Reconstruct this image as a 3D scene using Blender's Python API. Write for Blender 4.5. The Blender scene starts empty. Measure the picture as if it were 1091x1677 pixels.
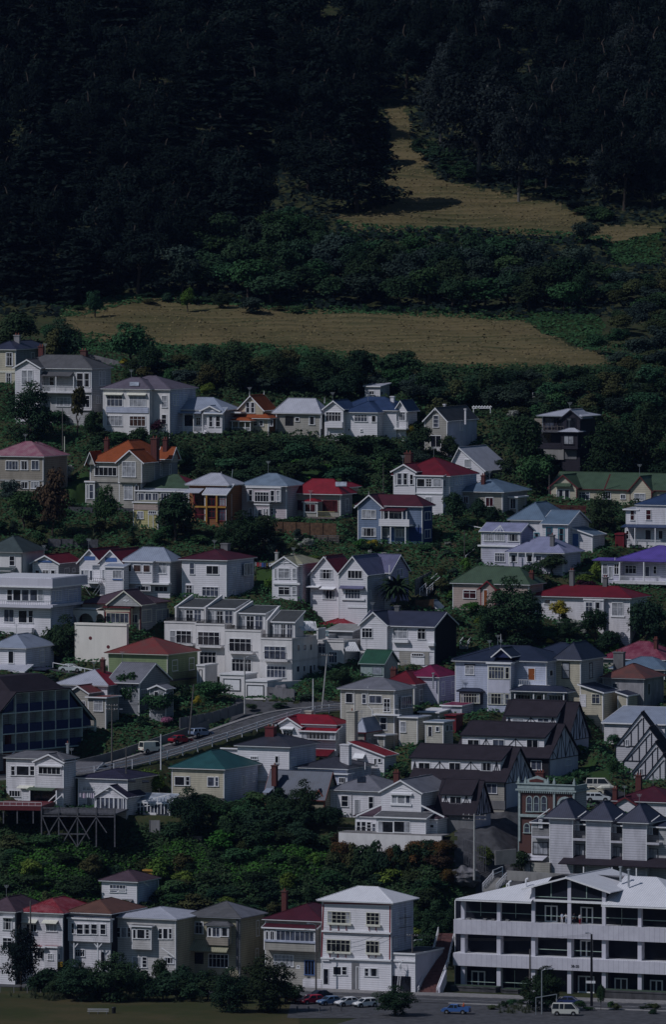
import bpy, math, random
import numpy as np
from mathutils import Vector
random.seed(7); rng = np.random.default_rng(7)
SC = bpy.context.scene; COL = SC.collection
R = math.radians
# ------------------------------------------------------------------ camera
H = 145.0; PITCH = R(2.6); FP = 14325.0; CX, CY = 545.5, 838.5
cam_d = bpy.data.cameras.new('camera'); cam = bpy.data.objects.new('camera', cam_d); COL.objects.link(cam)
cam.location = (0, 0, H); cam.rotation_euler = (math.pi/2 - PITCH, 0, 0)
cam_d.sensor_fit = 'VERTICAL'; cam_d.sensor_height = 24; cam_d.sensor_width = 24
cam_d.lens = FP*24/1677; cam_d.clip_start = 5; cam_d.clip_end = 12000
SC.camera = cam
cp, sp = math.cos(PITCH), math.sin(PITCH)
def ray(px, py):
    a = (px-CX)/FP; b = -(py-CY)/FP
    return Vector((a, cp + b*sp, -sp + b*cp))
def P(px, py, Y):
    d = ray(px, py); t = Y/d.y
    return Vector((d.x*t, Y, H + d.z*t))
def mpp(Y): return Y/FP
# ------------------------------------------------------------------ depth of the ground seen at a pixel
PYK = [1600, 1540, 1440, 1385, 1325, 1250, 1150, 1000, 850, 720, 600, 500, 380, 180, 0, -200]
YL  = [1438, 1445, 1460, 1470, 1480, 1500, 1530, 1575, 1625, 1670, 1715, 1790, 1850, 1970, 2080, 2200]
YR_ = [1437, 1441, 1447, 1456, 1472, 1500, 1530, 1575, 1625, 1670, 1715, 1790, 1850, 1970, 2080, 2200]
def ytab(px):
    t = min(1, max(0, (px-620)/140.0)); t = t*t*(3-2*t)
    return [a+(b-a)*t for a, b in zip(YL, YR_)]
def Yof(px, py):
    if py > 1600:
        d = ray(px, py); return d.y*(3.0-H)/d.z
    return float(np.interp(-py, [-p for p in PYK], ytab(px)))
def zprof(x, Y):
    px = CX + FP*x/Y; k = ytab(px)
    if Y <= k[0]: return 3.0
    if Y > 2200: return P(px, -200, 2200).z - (Y-2200)*0.12
    py = float(np.interp(Y, k, PYK)); return P(px, py, Y).z
PADS = []      # (ox, oy, cos, sin, x0, x1, y0, y1, z, margin, slope)
SNAPS = []     # road pieces the ground is fitted to
# ------------------------------------------------------------------ materials
M = {}
def mat(name): return M[name]
def newmat(name):
    m = bpy.data.materials.new(name); m.use_nodes = True; M[name] = m
    nt = m.node_tree; b = nt.nodes['Principled BSDF']; return m, nt, b
def N(nt, t, **kw):
    n = nt.nodes.new(t)
    for k, v in kw.items():
        if k.startswith('i_'): n.inputs[k[2:].replace('_', ' ')].default_value = v
        else: setattr(n, k, v)
    return n
def ramp(nt, fac, a, b, p0=0.35, p1=0.65):
    r = nt.nodes.new('ShaderNodeValToRGB'); r.color_ramp.elements[0].position = p0; r.color_ramp.elements[1].position = p1
    r.color_ramp.elements[0].color = (*a, 1); r.color_ramp.elements[1].color = (*b, 1)
    nt.links.new(fac, r.inputs['Fac']); return r.outputs['Color']
def mix(nt, f, a, b, mode='MIX'):
    n = nt.nodes.new('ShaderNodeMix'); n.data_type = 'RGBA'; n.blend_type = mode
    for s, v in ((0, f), (6, a), (7, b)):
        if hasattr(v, 'links') or hasattr(v, 'is_linked'): nt.links.new(v, n.inputs[s])
        elif s == 0: n.inputs[0].default_value = v
        else: n.inputs[s].default_value = (*v, 1)
    return n.outputs[2]
def sc(c, k): return tuple(max(0, min(1, x*k)) for x in c)
def coords(nt, scale=(1, 1, 1)):
    tc = N(nt, 'ShaderNodeTexCoord'); mp = N(nt, 'ShaderNodeMapping'); mp.inputs['Scale'].default_value = scale
    nt.links.new(tc.outputs['Object'], mp.inputs['Vector']); return mp.outputs['Vector']
def noise(nt, vec, s, d=4, r=.6):
    n = N(nt, 'ShaderNodeTexNoise'); n.inputs['Scale'].default_value = s; n.inputs['Detail'].default_value = d
    n.inputs['Roughness'].default_value = r
    if vec is not None: nt.links.new(vec, n.inputs['Vector'])
    return n.outputs['Fac']
def wave(nt, vec, s, axis='Z', dist=0):
    w = N(nt, 'ShaderNodeTexWave'); w.wave_type = 'BANDS'; w.bands_direction = axis; w.wave_profile = 'SAW'
    w.inputs['Scale'].default_value = s; w.inputs['Distortion'].default_value = dist
    nt.links.new(vec, w.inputs['Vector']); return w.outputs['Fac']
def bump(nt, b, h, st=.4, dist=.05):
    n = N(nt, 'ShaderNodeBump'); n.inputs['Strength'].default_value = st; n.inputs['Distance'].default_value = dist
    nt.links.new(h, n.inputs['Height']); nt.links.new(n.outputs['Normal'], b.inputs['Normal'])
def plain(name, c, rough=.6, metal=0, var=.18, s=2.0):
    m, nt, b = newmat(name); v = coords(nt); f = noise(nt, v, s, 5)
    nt.links.new(ramp(nt, f, sc(c, 1-var), sc(c, 1+var*.6)), b.inputs['Base Color'])
    b.inputs['Roughness'].default_value = rough; b.inputs['Metallic'].default_value = metal
    b.inputs['Specular IOR Level'].default_value = .25; return m
def board(name, c, pitch=.36, dirt=.28, line=.6):
    m, nt, b = newmat(name); v = coords(nt)
    f = noise(nt, coords(nt, (1, 1, .35)), .7, 6, .65)
    base = ramp(nt, f, sc(c, 1-dirt), c, .28, .6)
    st = noise(nt, coords(nt, (3, 3, .12)), 1.4, 4)
    base = mix(nt, ramp(nt, st, (0, 0, 0), (.18, .18, .18), .5, .8), base, sc(c, .72))
    w = wave(nt, v, .314/pitch, 'Z')
    ln = ramp(nt, w, (line, line, line), (1, 1, 1), .05, .35)
    base = mix(nt, 1.0, base, ln, 'MULTIPLY')
    nt.links.new(base, b.inputs['Base Color']); b.inputs['Roughness'].default_value = .7
    b.inputs['Specular IOR Level'].default_value = .2
    bump(nt, b, w, .5, .04); return m
def render_wall(name, c, dirt=.2):
    m, nt, b = newmat(name); f = noise(nt, coords(nt, (1, 1, .4)), .6, 7, .65)
    st = noise(nt, coords(nt, (2.2, 2.2, .1)), 1.6, 4)
    base = ramp(nt, f, sc(c, 1-dirt), c, .3, .6)
    base = mix(nt, ramp(nt, st, (0, 0, 0), (.25, .25, .25), .5, .8), base, sc(c, .7))
    nt.links.new(base, b.inputs['Base Color']); b.inputs['Roughness'].default_value = .8
    b.inputs['Specular IOR Level'].default_value = .2; return m
def roofmat(name, c, kind='iron', wear=.3, c2=None):
    m, nt, b = newmat(name); tc = N(nt, 'ShaderNodeTexCoord'); geo = N(nt, 'ShaderNodeNewGeometry')
    v = coords(nt)
    f = noise(nt, v, .55, 7, .7)
    c2 = c2 or sc(c, 1-wear)
    base = ramp(nt, f, c2, c, .36, .58)
    st = noise(nt, coords(nt, (1.6, 1.6, .15)), 1.2, 4); base = mix(nt, ramp(nt, st, (0, 0, 0), (.5, .5, .5), .52, .72), base, sc(c2, 1.25) if kind == 'iron' else sc(c2, .7))
    f2 = noise(nt, v, 3.0, 3); base = mix(nt, ramp(nt, f2, (0, 0, 0), (.4, .4, .4), .45, .75), base, sc(c, .78))
    if kind == 'iron':
        sx = N(nt, 'ShaderNodeSeparateXYZ'); nt.links.new(tc.outputs['Normal'], sx.inputs[0])
        ax = N(nt, 'ShaderNodeMath', operation='ABSOLUTE'); nt.links.new(sx.outputs[0], ax.inputs[0])
        ay = N(nt, 'ShaderNodeMath', operation='ABSOLUTE'); nt.links.new(sx.outputs[1], ay.inputs[0])
        gt = N(nt, 'ShaderNodeMath', operation='GREATER_THAN'); nt.links.new(ax.outputs[0], gt.inputs[0]); nt.links.new(ay.outputs[0], gt.inputs[1])
        wx = wave(nt, v, .8, 'X'); wy = wave(nt, v, .8, 'Y')
        w = mix(nt, gt.outputs[0], wx, wy)
        base = mix(nt, 1.0, base, ramp(nt, w, (.68, .68, .68), (1, 1, 1), .0, .4), 'MULTIPLY')
        # rust / weather streaks running down
        bump(nt, b, w, .35, .05); b.inputs['Roughness'].default_value = .5; b.inputs['Specular IOR Level'].default_value = .3
    else:
        w = wave(nt, v, 1.6, 'Z')
        br = noise(nt, coords(nt, (1, 1, 1)), 9, 2)
        base = mix(nt, ramp(nt, br, (0, 0, 0), (.6, .6, .6), .4, .7), base, sc(c, .7))
        base = mix(nt, 1.0, base, ramp(nt, w, (.62, .62, .62), (1, 1, 1), .0, .3), 'MULTIPLY')
        bump(nt, b, w, .8, .06); b.inputs['Roughness'].default_value = .8; b.inputs['Specular IOR Level'].default_value = .15
    nt.links.new(base, b.inputs['Base Color']); return m
def glass(name, c, rough=.12, var=.5):
    m, nt, b = newmat(name); f = noise(nt, coords(nt), .9, 2)
    nt.links.new(ramp(nt, f, sc(c, 1-var), sc(c, 1+var)), b.inputs['Base Color'])
    b.inputs['Roughness'].default_value = rough; b.inputs['Specular IOR Level'].default_value = .5; return m

WHITE = (.80, .78, .82)
board('white', WHITE); board('white_wide', (.62, .61, .67), pitch=.42, line=.6); board('white_clean', (.84, .82, .86), dirt=.12)
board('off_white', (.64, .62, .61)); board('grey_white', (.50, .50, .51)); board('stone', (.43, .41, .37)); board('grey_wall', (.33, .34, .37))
board('cream', (.60, .55, .43)); board('dirty_cream', (.60, .57, .50), dirt=.4, line=.6); board('khaki', (.40, .37, .27)); board('tan', (.36, .32, .27)); board('yellow', (.60, .54, .27), dirt=.35)
board('tan_pink', (.50, .40, .36)); board('pink_white', (.66, .58, .62)); board('pale_blue', (.56, .60, .74)); board('lilac', (.46, .43, .62)); board('lilac_white', (.60, .59, .70))
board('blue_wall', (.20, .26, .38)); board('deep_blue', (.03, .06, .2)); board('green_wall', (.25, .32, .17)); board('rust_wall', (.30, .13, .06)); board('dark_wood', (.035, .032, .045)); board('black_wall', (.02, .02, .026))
render_wall('plaster', (.74, .72, .72)); render_wall('plaster_cream', (.80, .76, .70), .1); render_wall('concrete', (.30, .29, .28), .4); render_wall('office_white', (.62, .61, .69), .12)
render_wall('oldstone', (.34, .33, .35), .55); render_wall('rock', (.19, .185, .20), .7); render_wall('asbestos', (.58, .58, .68)); render_wall('rock_dark', (.09, .088, .095), .6); render_wall('base_grey', (.2, .2, .21), .4)
m, nt, b = newmat('brick'); bt = N(nt, 'ShaderNodeTexBrick'); bt.inputs['Scale'].default_value = 3; bt.inputs['Color1'].default_value = (.11, .028, .024, 1); bt.inputs['Color2'].default_value = (.075, .02, .018, 1); bt.inputs['Mortar'].default_value = (.09, .04, .035, 1); bt.inputs['Mortar Size'].default_value = .02
nt.links.new(coords(nt), bt.inputs['Vector']); nt.links.new(bt.outputs['Color'], b.inputs['Base Color']); b.inputs['Roughness'].default_value = .9
plain('trim', (.80, .80, .82), .5, 0, .08); plain('cream_trim', (.66, .65, .56), .6, 0, .12); plain('red_trim', (.20, .02, .03), .5); plain('teal_trim', (.03, .25, .33), .5); plain('blue_trim', (.08, .15, .36), .5); plain('dark_trim', (.02, .02, .03), .5)
plain('green_trim', (.33, .40, .40), .6); plain('frame_grey', (.5, .58, .56), .6); plain('terracotta_trim', (.24, .07, .05), .6); plain('maroon_trim', (.13, .025, .03), .6); plain('timber_black', (.012, .013, .022), .7); plain('yellow_post', (.42, .23, .05), .6); plain('wood_door', (.24, .07, .02), .5)
roofmat('galv', (.44, .45, .52), wear=.2); roofmat('galv_blue', (.29, .33, .42), wear=.2); roofmat('blue_grey', (.19, .25, .33)); roofmat('steel_blue', (.13, .19, .27)); roofmat('red', (.24, .010, .022)); roofmat('red_dark', (.15, .009, .018)); roofmat('maroon', (.075, .012, .022))
roofmat('maroon_grey', (.10, .05, .07)); roofmat('magenta', (.19, .014, .06)); roofmat('pink_old', (.27, .10, .14), wear=.5, c2=(.34, .2, .22)); roofmat('magenta_old', (.16, .02, .045), c2=(.26, .09, .12)); roofmat('rust', (.20, .04, .035), c2=(.15, .06, .05)); roofmat('rust_old', (.16, .06, .05), c2=(.09, .05, .045), wear=.5)
roofmat('green', (.06, .10, .06)); roofmat('green_bright', (.02, .085, .05)); roofmat('teal', (.02, .085, .09)); roofmat('navy', (.022, .03, .06)); roofmat('blue', (.03, .055, .13)); roofmat('blue_black', (.04, .045, .08)); roofmat('purple', (.12, .08, .36)); roofmat('lilac_roof', (.27, .28, .42)); roofmat('violet_grey', (.14, .14, .24))
roofmat('khaki_roof', (.33, .32, .22)); roofmat('grey_iron', (.19, .19, .22)); roofmat('charcoal', (.045, .045, .06)); roofmat('white_roof', (.72, .72, .76), wear=.08); roofmat('brown', (.15, .07, .05)); roofmat('red_worn', (.20, .012, .02), c2=(.30, .09, .10)); roofmat('old_blue', (.06, .08, .125), wear=.4)
roofmat('slate', (.125, .125, .135), 'tile'); roofmat('slate_violet', (.15, .13, .17), 'tile'); roofmat('dark_tile', (.035, .028, .038), 'tile'); roofmat('orange_tile', (.33, .085, .03), 'tile'); roofmat('slate_green', (.07, .095, .10), 'tile'); roofmat('grey_tile', (.15, .15, .17), 'tile'); roofmat('violet_tile', (.035, .033, .065), 'tile'); roofmat('plum', (.10, .065, .085), 'tile')
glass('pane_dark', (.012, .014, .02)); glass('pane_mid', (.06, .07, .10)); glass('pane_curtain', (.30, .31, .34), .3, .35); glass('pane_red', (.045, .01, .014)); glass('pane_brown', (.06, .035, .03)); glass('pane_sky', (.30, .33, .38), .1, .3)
plain('asphalt', (.075, .075, .082), .9, 0, .35, .8); plain('paving', (.24, .23, .23), .9, 0, .25, 1.5); plain('kerb', (.35, .34, .34), .8); plain('paint_white', (.7, .7, .7), .6); plain('old_timber', (.16, .14, .13), .9, 0, .4, 3); plain('grey_timber', (.11, .11, .125), .9, 0, .35, 2); plain('brown_timber', (.13, .075, .045), .9, 0, .4, 2)
plain('pole_wood', (.13, .12, .115), .9, 0, .3, 3); plain('pole_concrete', (.42, .42, .41), .8); plain('metal_dark', (.03, .03, .035), .4, .5); plain('galv_metal', (.45, .48, .52), .4, .6); plain('rail_white', (.75, .75, .78), .5)
plain('stair_red', (.16, .075, .07), .9, 0, .3, 2); plain('yellow_shed', (.55, .33, .03), .6); plain('cable', (.03, .03, .035), .6)
roofmat('charcoal_sheet', (.075, .08, .085), 'tile'); plain('navy_panel', (.02, .03, .10), .7)
# ------------------------------------------------------------------ mesh builder
class MB:
    def __init__(s): s.v = []; s.f = []; s.m = []; s.mats = []
    def mi(s, m):
        if m not in s.mats: s.mats.append(m)
        return s.mats.index(m)
    def poly(s, pts, m):
        n = len(s.v); s.v += [tuple(p) for p in pts]; s.f.append(tuple(range(n, n+len(pts)))); s.m.append(s.mi(m))
    def prism(s, a, b, m, ends=True):
        # a, b: two matching outlines
        n = len(s.v); k = len(a); s.v += [tuple(p) for p in a] + [tuple(p) for p in b]; i = s.mi(m)
        for j in range(k):
            j2 = (j+1) % k; s.f.append((n+j, n+j2, n+k+j2, n+k+j)); s.m.append(i)
        if ends: s.f.append(tuple(range(n+k-1, n-1, -1))); s.f.append(tuple(range(n+k, n+2*k))); s.m += [i, i]
    def box(s, x0, x1, y0, y1, z0, z1, m):
        s.prism([(x0, y0, z0), (x1, y0, z0), (x1, y1, z0), (x0, y1, z0)], [(x0, y0, z1), (x1, y0, z1), (x1, y1, z1), (x0, y1, z1)], m)
    def bar(s, a, b, w, m, d=None):
        a = Vector(a); b = Vector(b); t = (b-a).normalized(); d = d or w
        u = t.cross(Vector((0, 0, 1)));
        if u.length < .01: u = Vector((1, 0, 0))
        u.normalize(); v = t.cross(u).normalized(); u = u*w/2; v = v*d/2
        s.prism([a-u-v, a+u-v, a+u+v, a-u+v], [b-u-v, b+u-v, b+u+v, b-u+v], m)
    def tube(s, pts, rad, m, n=8):
        for i in range(len(pts)-1):
            a = Vector(pts[i]); b = Vector(pts[i+1]); t = (b-a).normalized(); u = t.orthogonal().normalized(); v = t.cross(u)
            ra, rb = (rad[i], rad[i+1]) if isinstance(rad, (list, tuple)) else (rad, rad)
            A = [a+(u*math.cos(q*2*math.pi/n)+v*math.sin(q*2*math.pi/n))*ra for q in range(n)]
            B = [b+(u*math.cos(q*2*math.pi/n)+v*math.sin(q*2*math.pi/n))*rb for q in range(n)]
            s.prism(A, B, m)
    def build(s, name, parent=None, smooth=False):
        me = bpy.data.meshes.new(name); me.from_pydata(s.v, [], s.f)
        for m in s.mats: me.materials.append(M[m])
        me.polygons.foreach_set('material_index', s.m)
        if smooth: me.polygons.foreach_set('use_smooth', [True]*len(s.f))
        bmz = __import__('bmesh').new(); bmz.from_mesh(me); __import__('bmesh').ops.recalc_face_normals(bmz, faces=bmz.faces); bmz.to_mesh(me); bmz.free()
        o = bpy.data.objects.new(name, me); COL.objects.link(o)
        if parent: o.parent = parent
        return o
def tag(o, label, cat, group=None, kind=None):
    if label: o['label'] = label
    if cat: o['category'] = cat
    if group: o['group'] = group
    if kind: o['kind'] = kind
    return o
def empty(name, loc, rz=0):
    o = bpy.data.objects.new(name, None); o.empty_display_size = .5; COL.objects.link(o); o.location = loc; o.rotation_euler = (0, 0, rz); return o
S4 = 1091/280.0
CR = {'A1': (0, 540, S4), 'A2': (270, 600, S4), 'A3': (540, 600, S4), 'A4': (811, 640, S4), 'A5': (0, 700, S4), 'A6': (270, 740, S4), 'A7': (540, 720, S4), 'A8': (811, 780, S4),
 'B1': (0, 880, S4), 'B2': (260, 880, S4), 'B3': (500, 880, S4), 'B4': (0, 1040, S4), 'B5': (260, 980, S4), 'B6': (540, 1040, S4), 'B7': (811, 1040, S4), 'B8': (660, 1110, S4),
 'C1': (0, 1210, S4), 'C2': (360, 1150, S4), 'C3': (520, 1220, S4), 'C4': (811, 1230, S4), 'C5': (0, 1420, S4), 'C6': (270, 1450, S4), 'C7': (500, 1440, S4), 'C8': (811, 1440, S4),
 'c2': (360, 600, 2.871), 'c3': (700, 600, 2.79), 'c5': (360, 880, 2.871), 'c6': (720, 900, 2.941), 'c7': (0, 1160, 2.871), 'c8': (360, 1140, 2.871), 'c9': (700, 1120, 2.79), 'c11': (340, 1420, 2.871), 'c12': (700, 1400, 2.79), 'P': (0, 0, 1)}
def cv(c, x, y): o = CR[c]; return o[0]+x/o[2], o[1]+y/o[2]
# ------------------------------------------------------------------ house kit
class Hs:
    def __init__(s, c, label, cx, cy, Y=None, th=25, wall='white', roof='red', trim='trim', name='house', cat='house', dY=0, group=None, wtrim=None):
        s.c = c; px, py = cv(c, cx, cy); s.px, s.py = px, py
        s.Y = Y if Y else Yof(px, py)
        s.Y += dY
        s.O = P(px, py, s.Y); s.th = R(th); s.rz = -s.th
        s.wall, s.roof, s.trim = wall, roof, trim; s.wtrim = wtrim or trim; s.k = 0; s.nw = 0; s.b = dict(y0=0, xR=0)
        s.e = empty(name, s.O, s.rz); tag(s.e, label, cat, group)
        c_, s_ = math.cos(-s.rz), math.sin(-s.rz); s.rot = lambda v: Vector((c_*v.x - s_*v.y, s_*v.x + c_*v.y, v.z))
        s.rnd = random.Random(int(px*7+py*13)); s.lastroof = None
    def lray(s, x, y):
        px, py = cv(s.c, x, y); return s.rot(Vector((0, 0, H))-s.O), s.rot(ray(px, py))
    def F(s, x, y, off=0.0):
        C, d = s.lray(x, y); t = (off-C.y)/d.y; return C.x+t*d.x, C.z+t*d.z
    def S(s, x, y, xo=0.0):
        C, d = s.lray(x, y); t = (xo-C.x)/d.x; return C.y+t*d.y, C.z+t*d.z
    def pad(s, x0, x1, y0, y1, z=0, m=1.2, sl=.9):
        PADS.append((s.O.x, s.O.y, math.cos(s.rz), math.sin(s.rz), x0, x1, y0, y1, max(s.O.z+z, zprof(s.O.x, s.O.y)-1.2), m, sl))
    def B(s, x0, x1, x2, ye, yr=None, roof='hip', off=0.0, D=None, yb=None, wall=None, rm=None, oh=.45, ax=None, trim=None, rm2=None, side=None, pad=True, eave=.16, ohg=.35):
        s.k += 1; e = s.k*.004
        wall = wall or s.wall; rm = rm or s.roof; trim = trim or s.trim
        xR, ze = s.F(x1, ye, off); xL = s.F(x0, ye, off)[0]; xR += e; xL -= e; y0 = off-e
        if D is None: D = s.S(x2, ye, xR)[0]-off
        D = max(D, .3); y1 = y0+D+2*e
        zb = -6.0 if yb is None else s.F(x1, yb, off)[1]-e
        if yb is None and pad: s.pad(xL, xR, y0-1.5, y1)
        xm = (xL+xR)/2; ym = (y0+y1)/2
        if roof in ('hip', 'gx'): zr = s.F((x0+x1)/2, yr, ym)[1]
        elif roof == 'gy': zr = s.F((x0+x1)/2, yr, off-ohg)[1]
        elif roof == 'shed': zr = s.F((x0+x1)/2, yr, y1)[1]
        elif roof == 'shedx': zr = s.F(x0, yr, off)[1]
        else: zr = ze
        if ax is not None: xm = s.F(ax, yr, off)[0]
        w = MB()
        pts = lambda z: [(xL, y0, z), (xR, y0, z), (xR, y1, z), (xL, y1, z)]
        tops = [[xL, y0, ze], [xR, y0, ze], [xR, y1, ze], [xL, y1, ze]]
        if roof == 'shed': tops[2][2] = tops[3][2] = zr
        if roof == 'shedx': tops[0][2] = tops[3][2] = zr
        w.prism(pts(zb), tops, wall)
        if roof == 'gx':
            w.prism([(xL, y0, ze), (xL, y1, ze), (xL, ym, zr-.03)], [(xR, y0, ze), (xR, y1, ze), (xR, ym, zr-.03)], wall)
        if roof == 'gy':
            w.prism([(xL, y0, ze), (xR, y0, ze), (xm, y0, zr-.03)], [(xL, y1, ze), (xR, y1, ze), (xm, y1, zr-.03)], wall)
        wo = w.build('wall', s.e)
        if side:      # right hand wall's own colour; on many houses its blue-grey shade is painted in
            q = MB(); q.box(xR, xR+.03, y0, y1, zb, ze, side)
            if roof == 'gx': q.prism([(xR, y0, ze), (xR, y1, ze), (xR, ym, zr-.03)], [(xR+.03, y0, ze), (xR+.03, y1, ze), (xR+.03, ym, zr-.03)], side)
            q.build('side_colour_shade', s.e)
        r = MB(); g = MB()
        X0, X1, Y0, Y1 = xL-oh, xR+oh, y0-oh, y1+oh
        if roof == 'hip':
            zt = ze+eave
            g.box(X0, X1, Y0, Y1, ze, zt-.01, trim)
            ln, wd = X1-X0, Y1-Y0; A, B_, C_, D_ = (X0-.05, Y0-.05, zt), (X1+.05, Y0-.05, zt), (X1+.05, Y1+.05, zt), (X0-.05, Y1+.05, zt)
            if ln >= wd: r1 = (X0+wd/2, (Y0+Y1)/2, zr); r2 = (X1-wd/2, (Y0+Y1)/2, zr)
            else: r1 = ((X0+X1)/2, Y0+ln/2, zr); r2 = ((X0+X1)/2, Y1-ln/2, zr)
            if ln < wd: zz = s.F((x0+x1)/2, yr, Y0+ln/2)[1]; r1 = (r1[0], r1[1], zz); r2 = (r2[0], r2[1], zz); zr = zz
            if ln >= wd:
                r.poly([A, B_, r2, r1], rm); r.poly([B_, C_, r2], rm2 or rm); r.poly([C_, D_, r1, r2], rm); r.poly([D_, A, r1], rm)
            else:
                r.poly([A, B_, r1], rm); r.poly([B_, C_, r2, r1], rm2 or rm); r.poly([C_, D_, r2], rm); r.poly([D_, A, r1, r2], rm)
            r.poly([D_, C_, B_, A], rm)
            # ridge and hip caps
            cap = MB()
            for a, b in ((r1, r2), (A, r1), (B_, r2 if ln >= wd else r1), (C_, r2), (D_, r1)):
                if (Vector(a)-Vector(b)).length > .2: cap.bar((a[0], a[1], a[2]+.02), (b[0], b[1], b[2]+.02), .16, rm, .1)
        elif roof in ('gx', 'gy'):
            t = .16
            def chev(p, tk, dn=0, ex=0):       # cross-section at one end
                if roof == 'gy': h = lambda q: 0
                out = []
                if roof == 'gx': c0, c1, cm = y0, y1, ym
                else: c0, c1, cm = xL, xR, xm
                s0 = (zr-ze)/(cm-c0); s1 = (zr-ze)/(c1-cm); o = oh+ex
                up = [(c0-o, ze-o*s0+tk-dn), (cm, zr+tk-dn), (c1+o, ze-o*s1+tk-dn)]; lo = [(c1+o, ze-o*s1-dn), (cm, zr-dn), (c0-o, ze-o*s0-dn)]
                for q, z in up+lo: out.append((p, q, z) if roof == 'gx' else (q, p, z))
                return out
            e0, e1 = (xL-ohg, xR+ohg) if roof == 'gx' else (y0-ohg, y1+ohg)
            def split(a, b):
                # two slopes as two convex slabs
                r.prism([a[0], a[1], a[4], a[5]], [b[0], b[1], b[4], b[5]], rm); r.prism([a[1], a[2], a[3], a[4]], [b[1], b[2], b[3], b[4]], rm2 or rm)
            split(chev(e0, t), chev(e1, t))
            cap = MB(); a, b = chev(e0, t)[1], chev(e1, t)[1]; cap.bar((a[0], a[1], a[2]+.03), (b[0], b[1], b[2]+.03), .2, rm, .1)
            for p, q in ((e0-.07, e0-.005), (e1+.005, e1+.07)):
                a, b = chev(p, .26, .12, .02), chev(q, .26, .12, .02)
                g.prism([a[0], a[1], a[4], a[5]], [b[0], b[1], b[4], b[5]], trim); g.prism([a[1], a[2], a[3], a[4]], [b[1], b[2], b[3], b[4]], trim)
            a, b = chev(e0, t), chev(e1, t)
            for i in (0, 2):
                d = -.06 if i == 0 else .06
                pa, pb = Vector(a[i]), Vector(b[i])
                dv = Vector((0, d, -.07)) if roof == 'gx' else Vector((d, 0, -.07)); g.bar(pa+dv, pb+dv, .1, trim, .13)
        else:
            cap = None; t = .16
            zz = [ze, ze, ze, ze]
            if roof == 'shed': k = (zr-ze)/(y1-y0); zz = [ze-oh*k, ze-oh*k, zr+oh*k, zr+oh*k]
            if roof == 'shedx': k = (zr-ze)/(xR-xL); zz = [zr+oh*k, ze-oh*k, ze-oh*k, zr+oh*k]
            if roof == 'flat': t = .22
            c4 = [(X0, Y0), (X1, Y0), (X1, Y1), (X0, Y1)]
            r.prism([(p[0], p[1], z+.02) for p, z in zip(c4, zz)], [(p[0], p[1], z+t) for p, z in zip(c4, zz)], rm)
            c5 = [(X0-.05, Y0-.05), (X1+.05, Y0-.05), (X1+.05, Y1+.05), (X0-.05, Y1+.05)]
            for i in range(4):
                a, b = c5[i], c5[(i+1) % 4]; za, zb2 = zz[i]+t*.5, zz[(i+1) % 4]+t*.5
                g.bar((a[0], a[1], za), (b[0], b[1], zb2), .07, trim, t+.06)
        ro = r.build('roof', s.e); s.lastroof = ro
        if cap and cap.f: cap.build('ridge_cap', ro)
        g.build('gutter', ro)
        # downpipe and corner boards
        if ze-zb > 2.2 and roof != 'none':
            for xx, yy in ((xL, y0), (xR, y0)):
                cb = MB(); cb.box(xx-.07, xx+.07, yy-.025, yy+.07, zb, ze-.02, trim); cb.build('corner_board', s.e)
            cb = MB(); cb.box(xR-.06, xR+.025, y1-.08, y1+.02, zb, ze-.02, trim); cb.build('corner_board', s.e)
            if D > 3: cb = MB(); cb.tube([(xR+.1, y0+.25, ze), (xR+.1, y0+.25, zb)], .045, trim, 6); cb.build('downpipe', s.e)
        s.b = dict(xL=xL, xR=xR, y0=y0, y1=y1, ze=ze, zr=zr, zb=zb, xm=xm, off=off); return s
    def win(s, face, x0, y0, x1, y1, n=1, m=1, pane=None, tr=None, plane=None, name='window', fw=.09):
        tr = tr or s.wtrim; b = s.b; s.nw += 1
        if face == 'f':
            pl = b['y0'] if plane is None else plane; ymid = (y0+y1)/2; xm = (x0+x1)/2
            a0 = s.F(x0, ymid, pl)[0]; a1 = s.F(x1, ymid, pl)[0]; z0 = s.F(xm, y1, pl)[1]; z1 = s.F(xm, y0, pl)[1]
            bx = lambda w, u0, u1, v0, v1, d0, d1, mt: w.box(u0, u1, pl-d1, pl-d0, v0, v1, mt)
        else:
            pl = b['xR'] if plane is None else plane; ymid = (y0+y1)/2; xm = (x0+x1)/2
            a0 = s.S(x0, ymid, pl)[0]; a1 = s.S(x1, ymid, pl)[0]; z0 = s.S(xm, y1, pl)[1]; z1 = s.S(xm, y0, pl)[1]
            bx = lambda w, u0, u1, v0, v1, d0, d1, mt: w.box(pl+d0, pl+d1, u0, u1, v0, v1, mt)
        if a1 < a0: a0, a1 = a1, a0
        a1 = max(a1, a0+.35); z1 = max(z1, z0+.3)
        w = MB(); q = MB(); W = a1-a0; Hh = z1-z0
        bx(w, a0-.02, a0+fw, z0, z1, 0, .08, tr); bx(w, a1-fw, a1+.02, z0, z1, 0, .08, tr)
        bx(w, a0+fw, a1-fw, z1-fw, z1+.03, 0, .1, tr); bx(w, a0-.08, a1+.08, z0-.07, z0+.04, 0, .16, tr)
        mw = .06
        for i in range(1, n):
            u = a0+W*i/n; bx(w, u-mw/2, u+mw/2, z0+.04, z1-fw, 0, .065, tr)
        zs = [z0 + Hh*(.66 if m == 2 and Hh > .5 else i/m) for i in range(1, m)] if m == 2 else [z0+Hh*i/m for i in range(1, m)]
        if m == 2 and n <= 1: zs = [z0+Hh*.5]
        for z in zs: bx(w, a0+fw, a1-fw, z-mw/2, z+mw/2, 0, .06, tr)
        wo = w.build(name, s.e)
        if not pane:
            r_ = s.rnd.random(); pane = 'pane_dark' if r_ < .62 else 'pane_mid' if r_ < .84 else 'pane_curtain'
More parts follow.
